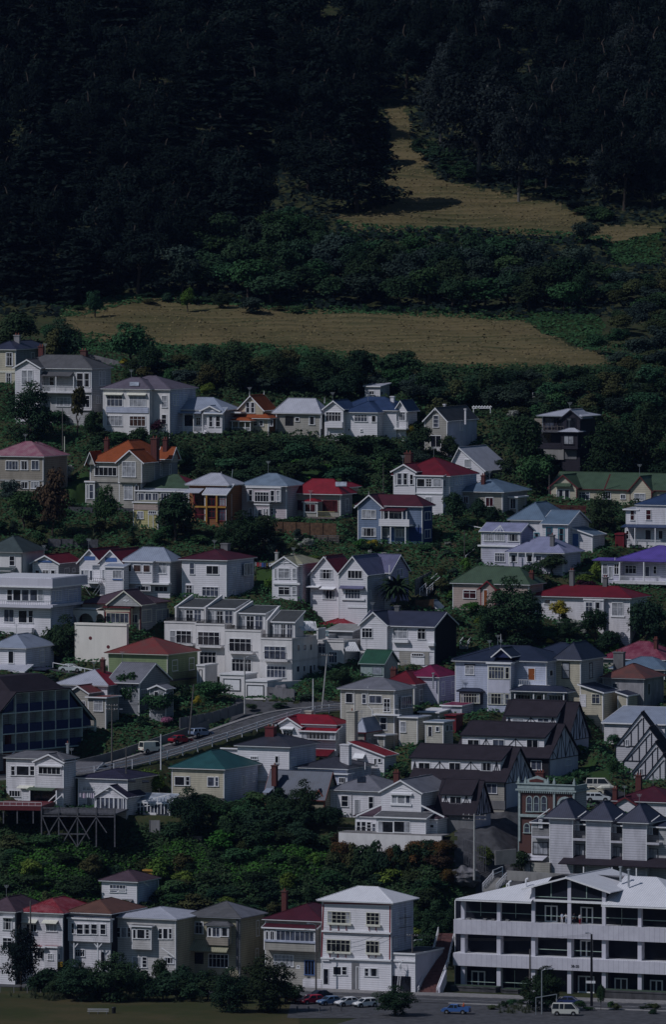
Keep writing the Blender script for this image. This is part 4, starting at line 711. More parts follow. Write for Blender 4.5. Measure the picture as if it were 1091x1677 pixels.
h = tudor('long half-timbered house with pale lower wall, its gable beside the red brick building', 355, 570, -70, 355, 482, 440, 283, -72, 335, 350, 405, [-40, 100, 245], wb='stone'); h.w('270 455 320 500 2 1 m', 'f'); h.bx('base_band', 200, 532, 356, 572, -.1, .1, 'base_grey')
h = tudor('small half-timbered house at the foot of the row, beside the white bungalow', 215, 660, 40, 215, 290, 585, 440, 68, 200, 505, 556, [104], wb='base_grey')
for i, (x, y, lb) in enumerate([(985, 135, 'topmost'), (1022, 203, 'second'), (1050, 268, 'third'), (1085, 325, 'lowest')]):
    h = Hs('c9', f'{lb} of the four stepped white gables with diagonal black timbers at the right', x+110, y+225, wall='white_clean', roof='dark_tile', trim='timber_black', name='half_timbered_house', cat='house', Y=1506-i*4.5, wtrim='trim', th=9)
    h.B(x-122, x+110, None, y+150, y, 'gy', D=4.5, oh=.2, ohg=.05, wall='white_clean')
    seg = [(x-20*k, y+26*k+14, x-20*k, y+150) for k in (1, 2.6, 4.2)] + [(x+4, y+20, x+4, y+150), (x-120, y+148, x+110, y+156), (x-110, y+148, x-2, y+24), (x+25, y+150, x+70, y+92), (x+50, y+80, x+50, y+150)]
    h.bars('timber_frame', 'f', seg, .16)
    if i != 1: h.w('%d %d %d %d 1 1' % (x-78, y+120, x-66, y+148))
h = Hs('c9', 'low pale iron-roofed building behind the stepped black-and-white gables', 1085, 300, wall='white', roof='galv_blue', Y=1512)
h.B(812, 1085, None, 186, 108, 'shed', D=9, oh=.4)
# red brick italianate building
h = Hs('C4', 'red brick Victorian building with pale green arched windows, cornice and pediment', 510, 575, wall='brick', roof='charcoal', trim='green_trim', name='brick_building', cat='building')
h.B(152, 510, 585, 262, 262, 'flat', oh=.35, side='grey_white'); b_ = dict(h.b)
zt = h.F(510, 222, -.2)[1]; q = MB(); q.box(b_['xL']-.1, b_['xR']+.1, -.3, .1, b_['ze']+.3, zt, 'green_trim'); q.box(b_['xR']-.2, b_['xR']+.15, .11, b_['y1'], b_['ze']+.3, zt, 'green_trim'); q.box(b_['xL']-.3, b_['xR']+.35, -.5, .12, zt, zt+.15, 'green_trim')
a, c, t_ = h.F(205, 212, -.3), h.F(330, 212, -.3), h.F(268, 158, -.3); q.prism([(a[0], -.35, zt+.16), (c[0], -.35, zt+.16), (c[0], -.35, zt+.8), (t_[0], -.35, t_[1]), (a[0], -.35, zt+.8)], [(a[0], .1, zt+.16), (c[0], .1, zt+.16), (c[0], .1, zt+.8), (t_[0], .1, t_[1]), (a[0], .1, zt+.8)], 'green_trim')
q.prism([(a[0]+.5, -.4, zt+.4), (c[0]-.5, -.4, zt+.4), (c[0]-.5, -.4, zt+.75), (t_[0], -.4, t_[1]-.45), (a[0]+.5, -.4, zt+.75)], [(a[0]+.5, -.35, zt+.4), (c[0]-.5, -.35, zt+.4), (c[0]-.5, -.35, zt+.75), (t_[0], -.35, t_[1]-.45), (a[0]+.5, -.35, zt+.75)], 'brick')
for i in range(26): u = b_['xL']+.3+(b_['xR']-b_['xL']-.6)*i/25; q.box(u-.07, u+.07, -.45, -.1, b_['ze']-.35, b_['ze']-.05, 'green_trim')
q.build('parapet', h.e); q = MB()
for x in (153, 197, 340, 380, 508): u = h.F(x, 212, -.2)[0]; q.box(u-.2, u+.2, -.45, .05, zt+.1, zt+.6, 'green_trim'); q.tube([(u, -.2, zt+.6), (u, -.2, zt+.95), (u, -.2, zt+1.3)], [.22, .12, .02], 'green_trim', 8)
q.build('finial', h.e); h.chim(292, 128, 165, 50, 3, 'brick', .9, 3)
def arched(h, x0, x1, yt, yb, m='green_trim', name='arched_window', pl=None):
    pl = h.b['y0'] if pl is None else pl; a0, a1 = h.F(x0, (yt+yb)/2, pl)[0], h.F(x1, (yt+yb)/2, pl)[0]; z0, z1 = h.F((x0+x1)/2, yb, pl)[1], h.F((x0+x1)/2, yt, pl)[1]; r = (a1-a0)/2; xc = (a0+a1)/2; zc = z1-r
    arc = lambda rr: [(xc-rr*math.cos(q*math.pi/8), zc+rr*math.sin(q*math.pi/8)) for q in range(9)]
    o, i_ = [(xc-r, z0)]+arc(r)+[(xc+r, z0)], [(xc-r*.72, z0)]+arc(r*.72)+[(xc+r*.72, z0)]; w = MB()
    for k in range(len(o)-1): w.prism([(o[k][0], pl-.12, o[k][1]), (o[k+1][0], pl-.12, o[k+1][1]), (i_[k+1][0], pl-.12, i_[k+1][1]), (i_[k][0], pl-.12, i_[k][1])], [(o[k][0], pl, o[k][1]), (o[k+1][0], pl, o[k+1][1]), (i_[k+1][0], pl, i_[k+1][1]), (i_[k][0], pl, i_[k][1])], m)
    w.box(xc-r-.1, xc+r+.1, pl-.2, pl, z0-.12, z0+.03, m); w.box(xc-r*.7, xc+r*.7, pl-.07, pl-.03, (z0+z1)/2-.05, (z0+z1)/2+.03, m); wo = w.build(name, h.e)
    g = MB(); g.prism([(p[0], pl-.02, p[1]) for p in i_], [(p[0], pl-.01, p[1]) for p in i_], 'pane_mid'); g.build('pane', wo)
h.b = b_; [arched(h, x, x+40, 285, 385) for x in (201, 247, 295)]; arched(h, 398, 500, 290, 400); [arched(h, x, x+42, 458, 520) for x in (185, 235, 300)]
h.bx('string_course', 155, 408, 510, 425, -.35, .3, 'green_trim'); h.posts([158, 380, 505], 266, 575, -.1, .35, 'green_trim', 'pilaster')
h = Hs('C4', 'low house with brown-maroon hip roof and brick chimneys behind the townhouses', 1120, 420, wall='white', roof='maroon', dY=2)
h.B(765, 1120, None, 332, 222, D=10, oh=.5); h.chim(920, 148, 225, 34, 4.5); h.chim(770, 232, 300, 26, 0); h.B(775, 900, None, 338, 298, 'gy', off=-.8, D=5, oh=.4, trim='maroon_trim')
# townhouses with pyramid roofs
h = Hs('C4', 'row of pale lilac townhouses with dark pyramid roofs, balconies and a dark skirt roof', 1160, 830, wall='white_wide', roof='blue_black', name='townhouses', cat='townhouses', Y=1444)
h.B(238, 1160, None, 492, 420, 'shed', off=1.0, D=8, oh=.3, wall='grey_white', yb=None)
m0 = dict(h.b)
for i, (x0, x1, ye, ya) in enumerate([(352, 497, 432, 303), (585, 738, 447, 320), (820, 968, 462, 336)]):
    h.B(x0, x1, None, ye, ya, off=-.3, D=6.4, oh=.75, rm='blue_black'); h.B(x0-80, x0+6, None, ye-2, ye-62, 'shed', off=.9, D=4, yb=ye+2, oh=.15, rm='galv_blue', pad=False, wall='white_clean') if 0 else None
h.b = m0
for x0, x1, y in ((240, 345, 430), (476, 578, 445), (712, 812, 460), (945, 1047, 472)):
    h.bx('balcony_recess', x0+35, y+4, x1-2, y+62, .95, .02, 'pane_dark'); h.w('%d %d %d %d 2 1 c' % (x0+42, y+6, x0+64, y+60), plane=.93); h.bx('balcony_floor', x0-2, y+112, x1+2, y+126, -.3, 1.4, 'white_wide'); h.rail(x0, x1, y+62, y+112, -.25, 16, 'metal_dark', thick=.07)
    h.w('%d %d %d %d 3 1 c' % (x0+4, y+150, x1-4, y+228), tr='metal_dark', plane=.98); h.bars('gable_edge', 'f', [(x0+32, y-6, x1+6, y-62)], .14, 'trim', .3)
h.slope('skirt_roof', 458, 678, 1160, 738, .9, -2.6, 'dark_tile', .14); h.slope('side_roof', 182, 660, 350, 700, 1.7, -1.2, 'white_wide', .12); h.bx('ground_floor', 180, 712, 350, 800, -1.0, 2.5, 'stone'); h.w('192 712 232 790 1 1 c', plane=-1.02, tr='metal_dark'); h.w('362 722 420 795 2 1 c;468 735 566 785 4 1 c;690 740 740 795 2 1;770 745 850 800 3 1;930 758 1035 808 5 1 c', plane=1.78, tr='metal_dark'); h.posts([568, 750, 905], 738, 830, -2.4, .2)
# ================================================================== CLIFF-TOP ROW
h = Hs('C1', 'white two-storey house with grey tiled roof and dark glazed porch on the cliff edge', 400, 430, wall='white', roof='grey_tile')
h.B(40, 400, 480, 135, 76, side='white', oh=.5); h.w('65 172 97 233 1 2;102 172 185 233 1 1 d;188 172 220 233 1 2;55 328 128 368 4 1'); h.B(222, 402, None, 148, 102, 'gy', off=-.7, D=4, oh=.35, yb=315); h.w('243 180 385 225 5 1'); h.bx('window_hood', 235, 168, 392, 178, -1.1, .4, 'trim')
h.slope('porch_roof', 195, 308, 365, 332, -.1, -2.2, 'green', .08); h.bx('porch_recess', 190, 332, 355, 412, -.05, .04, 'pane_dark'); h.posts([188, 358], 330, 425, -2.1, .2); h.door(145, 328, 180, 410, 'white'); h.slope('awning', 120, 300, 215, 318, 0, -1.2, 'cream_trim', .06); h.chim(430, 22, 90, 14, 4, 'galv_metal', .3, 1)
h.bars('stair_rail', 'f', [(285, 420, 360, 350), (300, 440, 400, 350)], .16, 'trim', -2.6)
h = Hs('C1', 'long lower house with grey ribbed tile roof right behind the white cliff-edge house', 560, 330, wall='white', roof='grey_tile', dY=3)
h.B(380, 560, 610, 240, 148, 'gx', D=10, oh=.4)
h = Hs('C1', 'brick chimney and orange tiled roof at the left edge below the hotel', 60, 250, wall='brick', roof='orange_tile', dY=4)
h.B(-60, 60, 150, 100, 30, 'gx', D=8, oh=.3); h.chim(42, -100, 60, 44, 1, 'brick', 1.2, 0)
h = Hs('C1', 'low white house with violet-navy tiled roof and a white gabled sunroom', 810, 448, wall='white', roof='violet_tile')
h.B(498, 810, 1045, 262, 188, oh=.5, D=11, side='stone'); h.w('525 305 600 330 3 2 c;550 345 590 425 1 1 c'); h.w('998 320 1014 358', 's'); h.skylight(815, 265, 865, 278, 'metal_dark'); h.skylight(905, 268, 950, 282, 'metal_dark')
h.B(606, 805, None, 372, 303, 'gy', off=-2.5, D=7, oh=.35, rm='violet_tile'); h.w('612 374 803 446 7 1 m'); h.bars('mullion', 'f', [(x, 372, x, 446) for x in (640, 668, 695, 725, 755, 785)], .16, 'trim')
h.bars('pergola', 'f', [(600, 345, 640, 302), (625, 345, 662, 305), (650, 335, 688, 303), (600, 330, 690, 330)], .1, 'trim', -2.8)
h = Hs('C1', 'white-framed glass lean-to with sloping roof between the sunroom and the teal roof', 1080, 490, wall='white', roof='galv', name='conservatory', cat='conservatory')
h.B(850, 1080, None, 415, 352, 'shed', D=3.5, oh=.1, wall='pane_mid', rm='pane_sky'); h.bars('glazing_bar', 'f', [(850, 412, 1085, 352), (850, 440, 1085, 405)] + [(850+i*22, 412-i*5.7, 850+i*22, 480) for i in range(11)], .13, 'trim', -.1); h.bx('sill_wall', 910, 470, 995, 492, -.2, .1, 'white_clean')
h = Hs('c7', 'cream house with teal-green iron hip roof above the bushy cliff', 1052, 455, wall='cream', roof='teal')
h.B(808, 1052, 1212, 290, 196, oh=.5, side='pale_blue'); h.w('820 320 868 362 1 1;872 320 893 362 1 2;975 322 1008 366;1011 322 1028 366 1 2'); h.w('1054 330 1064 375;1135 315 1147 370;1152 318 1160 350;1185 305 1196 345', 's'); h.bx('base_wall', 806, 418, 1054, 470, -.06, .06, 'base_grey')  # bluish shade of the cream right wall put into its colour
h = Hs('C2', 'white two-storey house with charcoal hip roof and big maroon chimney', 440, 505, wall='white_clean', roof='charcoal')
h.B(115, 440, 612, 290, 198, oh=.55, side='pale_blue'); h.w('352 342 376 388 1 1 d;195 345 243 365 4 1'); h.w('448 352 486 408 3 1;588 340 598 370', 's'); h.chim(325, 150, 240, 55, 4, 'maroon_trim', 1.2, 2); h.bx('cellar_wall', 242, 468, 440, 505, -.5, .5, 'white_clean'); h.B(20, 130, None, 300, 290, 'shed', off=3, D=5, oh=.3, rm='charcoal')
h = Hs('C2', 'white house with bright red roofs, long row of porch windows and white gable', 740, 305, wall='white_clean', roof='red')
h.B(362, 740, 825, 148, 78, side='white', oh=.45); h.B(362, 515, None, 152, 102, 'gy', off=-1, D=5, oh=.45); h.w('403 182 468 222 3 2'); h.slope('awning', 393, 162, 475, 174, -1, -1.7, 'trim'); h.B(515, 738, None, 188, 158, 'shed', off=-1, D=1.6, oh=.35, yb=245); h.w('520 192 738 236 9 1'); h.w('742 195 755 240', 's'); h.bx('red_lower_roof', 610, 308, 735, 348, -2.2, .2, 'red_dark') if 0 else h.slope('lower_roof', 612, 305, 735, 350, -.2, -3.2, 'red_dark', .14)
h.chim(845, 48, 250, 54, -.5, 'dirty_cream', 1.4, 1); h.chim(570, 48, 78, 44, 5, 'dirty_cream', 1, 0)
h = Hs('C2', 'small grey-walled cottage with round silver-blue roof edged in red, behind the tall cream chimney', 925, 330, wall='stone', roof='galv_blue', dY=4)
h.B(865, 925, 1058, 197, 102, off=-.5, oh=.5, side='grey_white', D=8, trim='red_trim'); h.w('945 230 965 272;978 230 998 275', 's'); h.B(1010, 1050, 1091, 215, 205, 'shed', off=1, D=4, rm='galv_blue'); 
h = Hs('C2', 'long low white wing with sloping red iron roof and white awning', 1048, 425, wall='white_clean', roof='red', dY=1)
h.B(835, 1048, 1091, 345, 262, 'shedx', D=5, oh=.35); h.w('985 358 1003 400;1010 358 1032 384'); h.slope('awning', 862, 330, 930, 360, 0, -1, 'trim'); h.chim(962, 318, 362, 20, 1, 'grey_white', .6, 1)
h = Hs('C2', 'low pale blue house with charcoal hip roof and white weatherboard chimney', 810, 545, wall='pale_blue', roof='charcoal')
h.B(502, 810, 1032, 430, 345, oh=.5, D=10); h.chim(805, 262, 378, 56, 3, 'white', 1.2, 0); h.w('820 465 835 500', 's'); h.B(725, 812, None, 462, 452, 'shed', off=-1, D=2, oh=.3, rm='galv'); h.w('760 480 805 515 3 1'); h.bars('flue', 'f', [(928, 430, 928, 382)], .12, 'trim', 4)
h = Hs('C2', 'steep blue corrugated roof with terracotta edges behind the garden trees', 660, 700, wall='khaki', roof='old_blue', trim='terracotta_trim')
h.B(290, 665, 755, 610, 440, 'gx', oh=.4, side='khaki'); h.chim(350, 395, 490, 30, .5, 'brick', .8, 1); h.slope('dormer_roof', 305, 545, 348, 580, 1.2, -.9, 'galv_blue'); h.B(620, 655, None, 590, 560, 'gy', off=.4, D=3, yb=640, oh=.2)
h = Hs('C3', 'plain white weatherboard house with grey hip roof and dark skylight', 410, 470, wall='white', roof='slate')
h.B(87, 410, None, 300, 190, D=11, oh=.55, rm='grey_iron'); h.w('152 322 198 393 1 2 d;326 328 360 408 1 2 d'); h.skylight(255, 205, 308, 242, 'pane_dark'); h.door(240, 350, 268, 440, 'grey_wall'); h.bars('drain_pipe', 'f', [(120, 310, 120, 460), (217, 305, 217, 460)], .09, 'grey_white', -.1)
h = Hs('C3', 'broad white gabled bungalow with sun porch, standing on a white retaining wall above the cliff', 765, 582, wall='white_clean', roof='slate', dY=-1)
h.B(245, 765, 900, 478, 345, off=0, D=10, oh=.3, rm='plum', pad=True); h.w('250 487 278 550 1 2;280 487 312 550 1 2;315 490 345 550 1 3;350 500 374 552 1 2 m;700 506 746 528 1 1'); h.door(637, 502, 672, 578, 'pane_dark')
h.B(412, 660, 800, 302, 228, 'gy', off=.8, oh=.45, D=12, rm='grey_iron', side='white'); h.w('475 320 510 372;512 320 562 374 1 1 c;564 320 594 372'); h.bx('window_hood', 464, 308, 602, 320, .4, .5, 'trim'); h.w('745 290 757 335;720 295 730 335', 's'); h.bx('sill_band', 464, 376, 600, 388, .6, .3, 'trim'); h.bars('gable_moulding', 'f', [(478, 290, 535, 272), (535, 272, 605, 292), (478, 292, 605, 294)], .14, 'trim')
h.B(570, 690, 822, 262, 196, off=8, D=6, oh=.4, rm='grey_iron', pad=False); h.chim(507, 165, 235, 32, 6)
h.slope('wing_roof', 250, 378, 420, 450, 3.5, -.5, 'plum', .14) if 0 else h.bars('barge_board', 'f', [(248, 452, 415, 378), (655, 382, 810, 460)], .26, 'trim', -.4)
h.B(380, 690, None, 470, 432, 'shed', off=-2, D=2.6, oh=.35, rm='slate'); h.w('388 486 486 558 1 1 d;488 486 592 558 1 1 d'); h.bars('curtain', 'f', [(402, 490, 402, 555), (570, 490, 570, 555)], .9, 'pane_curtain')
h.bx('retaining_wall', 136, 572, 793, 740, -3.6, .4, 'plaster'); h.rail(130, 345, 528, 570, -3.5, 16, 'metal_dark'); h.bx('terrace_floor', 136, 566, 793, 572, -3.55, 3.4, 'paving')
# ================================================================== BOTTOM ROW
h = Hs('C5', 'pale house with plum hip roof cut by the left edge of the street row', 90, 640, wall='white_clean', roof='plum', Y=1424)
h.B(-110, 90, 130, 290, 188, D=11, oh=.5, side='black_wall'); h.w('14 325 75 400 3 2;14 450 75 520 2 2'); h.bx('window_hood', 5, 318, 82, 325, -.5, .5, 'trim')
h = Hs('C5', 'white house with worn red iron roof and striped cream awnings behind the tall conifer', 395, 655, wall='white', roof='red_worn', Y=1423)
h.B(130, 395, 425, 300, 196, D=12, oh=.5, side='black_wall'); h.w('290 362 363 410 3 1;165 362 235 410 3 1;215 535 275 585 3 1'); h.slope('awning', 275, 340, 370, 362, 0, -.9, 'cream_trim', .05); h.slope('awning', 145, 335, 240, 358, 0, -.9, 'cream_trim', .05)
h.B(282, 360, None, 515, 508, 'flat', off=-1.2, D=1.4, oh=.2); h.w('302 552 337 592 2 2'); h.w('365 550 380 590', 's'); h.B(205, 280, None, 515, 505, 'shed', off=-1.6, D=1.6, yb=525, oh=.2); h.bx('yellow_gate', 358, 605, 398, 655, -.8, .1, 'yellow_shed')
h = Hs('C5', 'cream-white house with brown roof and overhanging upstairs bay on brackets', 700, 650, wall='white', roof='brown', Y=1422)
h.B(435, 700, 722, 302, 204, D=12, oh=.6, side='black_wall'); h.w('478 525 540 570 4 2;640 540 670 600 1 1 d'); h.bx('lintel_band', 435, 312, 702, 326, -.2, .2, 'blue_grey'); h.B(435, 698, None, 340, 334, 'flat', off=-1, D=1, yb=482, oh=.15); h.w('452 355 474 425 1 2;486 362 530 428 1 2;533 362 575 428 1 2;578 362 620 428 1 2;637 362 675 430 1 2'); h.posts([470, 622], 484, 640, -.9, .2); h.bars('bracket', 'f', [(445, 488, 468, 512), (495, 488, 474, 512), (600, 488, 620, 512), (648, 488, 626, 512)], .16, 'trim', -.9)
h = Hs('C5', 'cream weatherboard house with pale silver-blue roof and square upstairs bay', 1118, 705, wall='off_white', roof='galv', Y=1420)
h.B(727, 1118, 1187, 338, 250, D=12, oh=.5, side='khaki'); h.w('742 383 768 448 1 2;770 383 808 448 1 1 c;812 383 834 448 1 2;1010 390 1036 458 1 2;1038 390 1072 458 1 1 d;1075 390 1098 458 1 2;1045 575 1110 615 3 1;842 572 902 640 1 1 c;906 572 938 640 1 3'); h.B(842, 962, None, 382, 372, 'shed', off=-1, D=1, yb=528, oh=.3, rm='slate'); h.w('846 396 868 455;872 396 925 456 1 1 d;928 396 952 456 1 3')
h.bars('stair_rail', 'f', [(1030, 515, 1110, 570)], .14, 'trim', -.8)
h = Hs('C6', 'khaki house with dark slate hip roof, flared skirt roof and hooded balcony', 475, 540, wall='khaki', roof='slate', trim='grey_wall', wtrim='trim', Y=1423)
h.B(150, 475, 632, 212, 96, oh=.55, side='khaki', rm='slate', rm2='grey_iron'); h.w('187 232 246 308 2 2;278 438 406 522 5 2'); h.w('582 222 600 322 1 2;577 402 596 460 1 2', 's'); h.B(270, 408, None, 262, 228, off=-1.3, D=1.3, yb=378, oh=.35, rm='slate'); h.w('274 268 298 325 1 1 d;302 266 352 328 2 1 m;356 268 405 325 1 1 d')
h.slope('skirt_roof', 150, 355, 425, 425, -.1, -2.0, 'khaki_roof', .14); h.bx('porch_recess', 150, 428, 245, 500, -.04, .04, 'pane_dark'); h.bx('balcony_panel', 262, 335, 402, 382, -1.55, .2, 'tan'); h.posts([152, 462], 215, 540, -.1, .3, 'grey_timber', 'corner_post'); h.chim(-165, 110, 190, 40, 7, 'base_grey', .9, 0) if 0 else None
h = Hs('C6', 'house with maroon roof, tall brick chimney and a long strip of upstairs sunroom windows', 998, 672, wall='stone', roof='maroon', Y=1419)
h.B(642, 998, 1018, 234, 114, D=13, oh=.5); h.w('695 442 822 516 5 2;'); h.w('892 478 955 570 3 1 d', tr='blue_trim'); h.chim(765, 28, 160, 30, 4, 'brick', .8, 1); h.B(634, 960, None, 282, 250, 'shed', off=-1.4, D=1.5, yb=425, oh=.3); h.w('642 288 664 348;670 288 702 348 2 1;708 288 955 358 8 1', fw=.14); h.bx('sill_band', 634, 352, 962, 364, -1.6, .2, 'pale_blue'); h.bx('porch_wall', 880, 600, 998, 672, -1.2, 1.1, 'white'); h.w('842 510 862 528 1 1 c')
h = Hs('C7', 'tall white three-storey weatherboard building with red corner boards and silver roof, painter on its wall', 548, 722, wall='white_clean', roof='white_roof', Y=1412)
h.B(110, 548, 690, 155, 43, oh=.75, side='pale_blue', trim='trim'); wins = ('143 205 288 280 5 3;390 212 474 290 3 3;137 385 288 462 5 2;388 393 472 470 3 2'); h.w(wins, tr='cream_trim'); h.w('580 212 598 285 1 2;628 218 645 285 1 2;570 365 585 430', 's')
h.bars('red_trim_board', 'f', [(116, 160, 104, 495), (543, 170, 540, 512), (110, 335, 550, 350), (115, 152, 548, 160)], .22, 'red_trim'); h.bx('cornice', 104, 326, 550, 334, -.35, .3, 'trim') if 0 else h.bars('cornice', 'f', [(106, 330, 548, 346), (100, 502, 548, 520)], .25, 'trim', -.05, .35); h.bars('window_bracket', 'f', [(x, 290, x, 328) for x in (160, 212, 262, 408, 452)] + [(x, 470, x, 500) for x in (157, 208, 258, 405, 450)], .14, 'red_trim', -.1)
for x0, x1, y in ((140, 292, 282), (388, 478, 292), (134, 290, 464), (385, 478, 472)): h.bx('window_ledge', x0, y, x1, y+10, -.5, .45, 'cream_trim')
h.w('178 556 232 610 1 1;234 556 268 610 1 2;377 566 410 618 1 2;412 566 465 620 1 1'); h.bx('doorway', 297, 532, 342, 712, -.06, .05, 'base_grey'); h.door(328, 560, 342, 700, 'pane_dark'); h.door(118, 572, 148, 668, 'pane_dark'); h.bx('door_surround', 104, 512, 152, 520, -.3, .2, 'trim')
h.B(548, 700, 795, 482, 480, 'flat', off=.5, oh=.12, rm='asphalt', D=11, side='asbestos'); h.bx('garage_opening', 548, 618, 672, 722, .4, .06, 'pane_dark'); h.bx('cornice', 548, 515, 702, 526, .3, .2, 'trim')
h.bars('fire_escape', 's', [(600, 310, 680, 300), (600, 250, 680, 240), (640, 180, 640, 400)], .08, 'metal_dark', h.F(548, 300, 0)[0]+.3)
PAINT_H = h
h = Hs('C5', 'small white house with plum hip roof set into the bushy cliff above the street row', 870, 262, wall='white_clean', roof='plum', Y=1452)
h.B(650, 870, 1003, 98, 17, oh=.5, side='pale_blue'); h.w('698 112 803 138 5 1 m;698 146 748 160;755 146 803 160'); h.slope('glass_lean_to', 800, 185, 868, 238, 1.2, -1.5, 'base_grey', .1); h.bars('barge_board', 's', [(915, 98, 950, 122)], .25, 'trim'); h.bars('flue', 'f', [(1010, 130, 1010, 80)], .12, 'trim', 7)
# ================================================================== OFFICE BUILDING
def W2(h, w_, x0, x1, y0, y1, pl, d, m):
    xm = (x0+x1)/2; a, c = h.F(x0, (y0+y1)/2, pl)[0], h.F(x1, (y0+y1)/2, pl)[0]; w_.box(a, c, pl, pl+d, h.F(xm, y1, pl)[1], h.F(xm, y0, pl)[1], m)
plain('office_glass', (.016, .018, .028), .15, 0, .4, .3); plain('pale_rail', (.35, .45, .40), .5)
m, nt, b = newmat('office_panel'); v = coords(nt); wx = wave(nt, v, .35, 'X'); wz = wave(nt, v, .3, 'Z')
c_ = ramp(nt, noise(nt, v, .5, 5), (.50, .49, .56), (.60, .59, .66), .35, .65); c_ = mix(nt, 1, c_, ramp(nt, wx, (.55, .55, .58), (1, 1, 1), 0, .1), 'MULTIPLY')
nt.links.new(c_, b.inputs['Base Color']); b.inputs['Roughness'].default_value = .8
h = Hs('c12', 'long white three-storey office building with deep balcony bands, columns and low white gabled roof', 1180, 660, wall='office_glass', roof='white_roof', name='office_building', cat='office building')
h.e.location = h.O
h.B(128, 1178, None, 250, 60, off=2.8, D=15, oh=.1, wall='office_glass', rm='white_roof', pad=False)
h.pad(h.b['xL']-1, h.b['xR']+2, -4, 19); H0 = dict(h.b)
r_ = MB(); zr = h.F(835, 62, 9)[1]; ze = h.F(650, 222, -.8)[1]; xa, xb = h.F(128, 205, -.8)[0], h.F(1178, 250, -.8)[0]
# big low hip roof reaching out over the balconies
for o_ in [o for o in h.e.children if o.name.startswith('roof')]:
    for c in list(o_.children): bpy.data.objects.remove(c)
    bpy.data.objects.remove(o_)
A, B_, C_, D_ = (xa, -.9, ze), (xb, -.9, ze), (xb, 19, ze), (xa, 19, ze); zr = h.F(645, 104, .2)[1]-.15; r1, r2 = (h.F(640, 100, 9)[0], 9, zr), (xb-9, 9, zr)
gl, gr = h.F(487, 158, .2)[0], h.F(808, 158, .2)[0]; s_ = (gl-xa)/(r1[0]-xa); r_.poly([A, (gl, -.9, ze), (gl, -.9+s_*9.9, ze+s_*(zr-ze))], 'white_roof'); r_.poly([(gr, -.9, ze), B_, r2, (gr, 9, zr)], 'white_roof'); r_.poly([A, (gl, -.9, ze), (gl, 19, ze), D_], 'white_roof'); r_.poly([(gr, -.9, ze), B_, C_, (gr, 19, ze)], 'white_roof'); r_.poly([B_, C_, r2], 'white_roof'); r_.poly([C_, D_, r1, r2], 'white_roof'); r_.poly([D_, A, r1], 'white_roof'); ro = r_.build('roof', h.e)
g = MB(); g.box(xa+.05, gl, -.85, -.7, ze-.3, ze-.01, 'trim'); g.box(gr, xb-.05, -.85, -.7, ze-.3, ze-.01, 'trim'); g.box(xa+.05, xa+.2, -.69, 18, ze-.3, ze-.01, 'trim'); g.build('gutter', ro); h.lastroof = ro
h.B(487, 808, None, 158, 106, 'gy', off=.2, D=16, yb=226, oh=1.6, ohg=1.1, wall='office_glass', rm='white_roof', pad=False); gb = dict(h.b)
g = MB()
for x in (568, 730): a = h.F(x, 180, .2)[0]; g.box(a-.06, a+.06, .12, .2, gb['ze']-1.6, gb['zr']-1.0, 'pale_rail')
z = h.F(650, 196, .2)[1]; g.box(gb['xL'], gb['xR'], .1, .2, z-.05, z+.05, 'pale_rail'); g.build('mullion', h.e)
h.bx('beam', 487, 209, 812, 219, -.05, .4, 'trim'); h.b = H0
h.bx('parapet_band', 121, 317, 1180, 382, 0, .3, 'office_panel'); h.bx('parapet_band', 119, 473, 1180, 528, 0, .3, 'office_panel')
h.bx('balcony_floor', 121, 317, 1180, 322, .31, 2.6, 'white_roof'); h.bx('balcony_floor', 121, 470, 1180, 476, .31, 2.6, 'white_roof'); h.bx('soffit', 121, 377, 1180, 381, .31, 2.6, 'office_white'); h.bx('soffit', 121, 523, 1180, 527, .31, 2.6, 'office_white')
for x in (163, 327, 485, 650, 808, 972, 1130):
    dx = (x-650)*.048; q = MB(); top = 224 if x not in (485, 650, 808) else 224-(65 if x != 650 else 105)
    W2(h, q, x-8, x+8, top+dx, 317+dx, *((.04, .3) if x in (485, 650, 808) else (.4, .6)), 'office_white'); W2(h, q, x-9, x+9, 380+dx, 472+dx, .5, 1.2, 'office_white'); W2(h, q, x-9, x+9, 526+dx, 640+dx, .5, .9, 'office_white'); q.build('column', h.e)
for x0, y0, x1, y1 in ((541, 231, 594, 308), (704, 238, 756, 318), (703, 390, 755, 470), (205, 530, 263, 608), (693, 553, 762, 632), (860, 563, 914, 642), (1022, 572, 1075, 650)):
    q = MB(); pl = 2.65; xm, ym = (x0+x1)/2, (y0+y1)/2; a, c = h.F(x0, ym, pl)[0], h.F(x1, ym, pl)[0]; z1, z0 = h.F(xm, y0, pl)[1], h.F(xm, y1, pl)[1]
    for u in (a, (a+c)/2, c): q.box(u-.1, u+.1, pl-.05, pl+.1, z0, z1, 'trim')
    q.box(a+.1, c-.1, pl-.04, pl+.09, z1-.2, z1, 'trim'); q.box(a+.1, c-.1, pl-.04, pl+.09, z0, z0+.25, 'trim'); q.build('glass_door', h.e)
for x0, x1, y in ((172, 325, 262), (335, 478, 268), (490, 800, 282), (818, 970, 290), (980, 1180, 302), (490, 800, 436), (165, 310, 580), (330, 480, 585), (815, 970, 618), (985, 1180, 628)):
    q = MB(); a, c = h.F(x0, y, 1.2), h.F(x1, y, 1.2); z = h.F((x0+x1)/2, y, 1.2)[1]; q.box(a[0], c[0], 1.17, 1.23, z-.05, z+.05, 'pale_rail'); q.build('handrail', h.e)
for x, y0, y1 in ((245, 216, 280), (405, 222, 290), (890, 245, 315), (570, 222, 300), (400, 528, 610)):
    q = MB(); W2(h, q, x-1, x+1, y0, y1, 2.7, .08, 'pale_rail'); q.build('mullion', h.e)
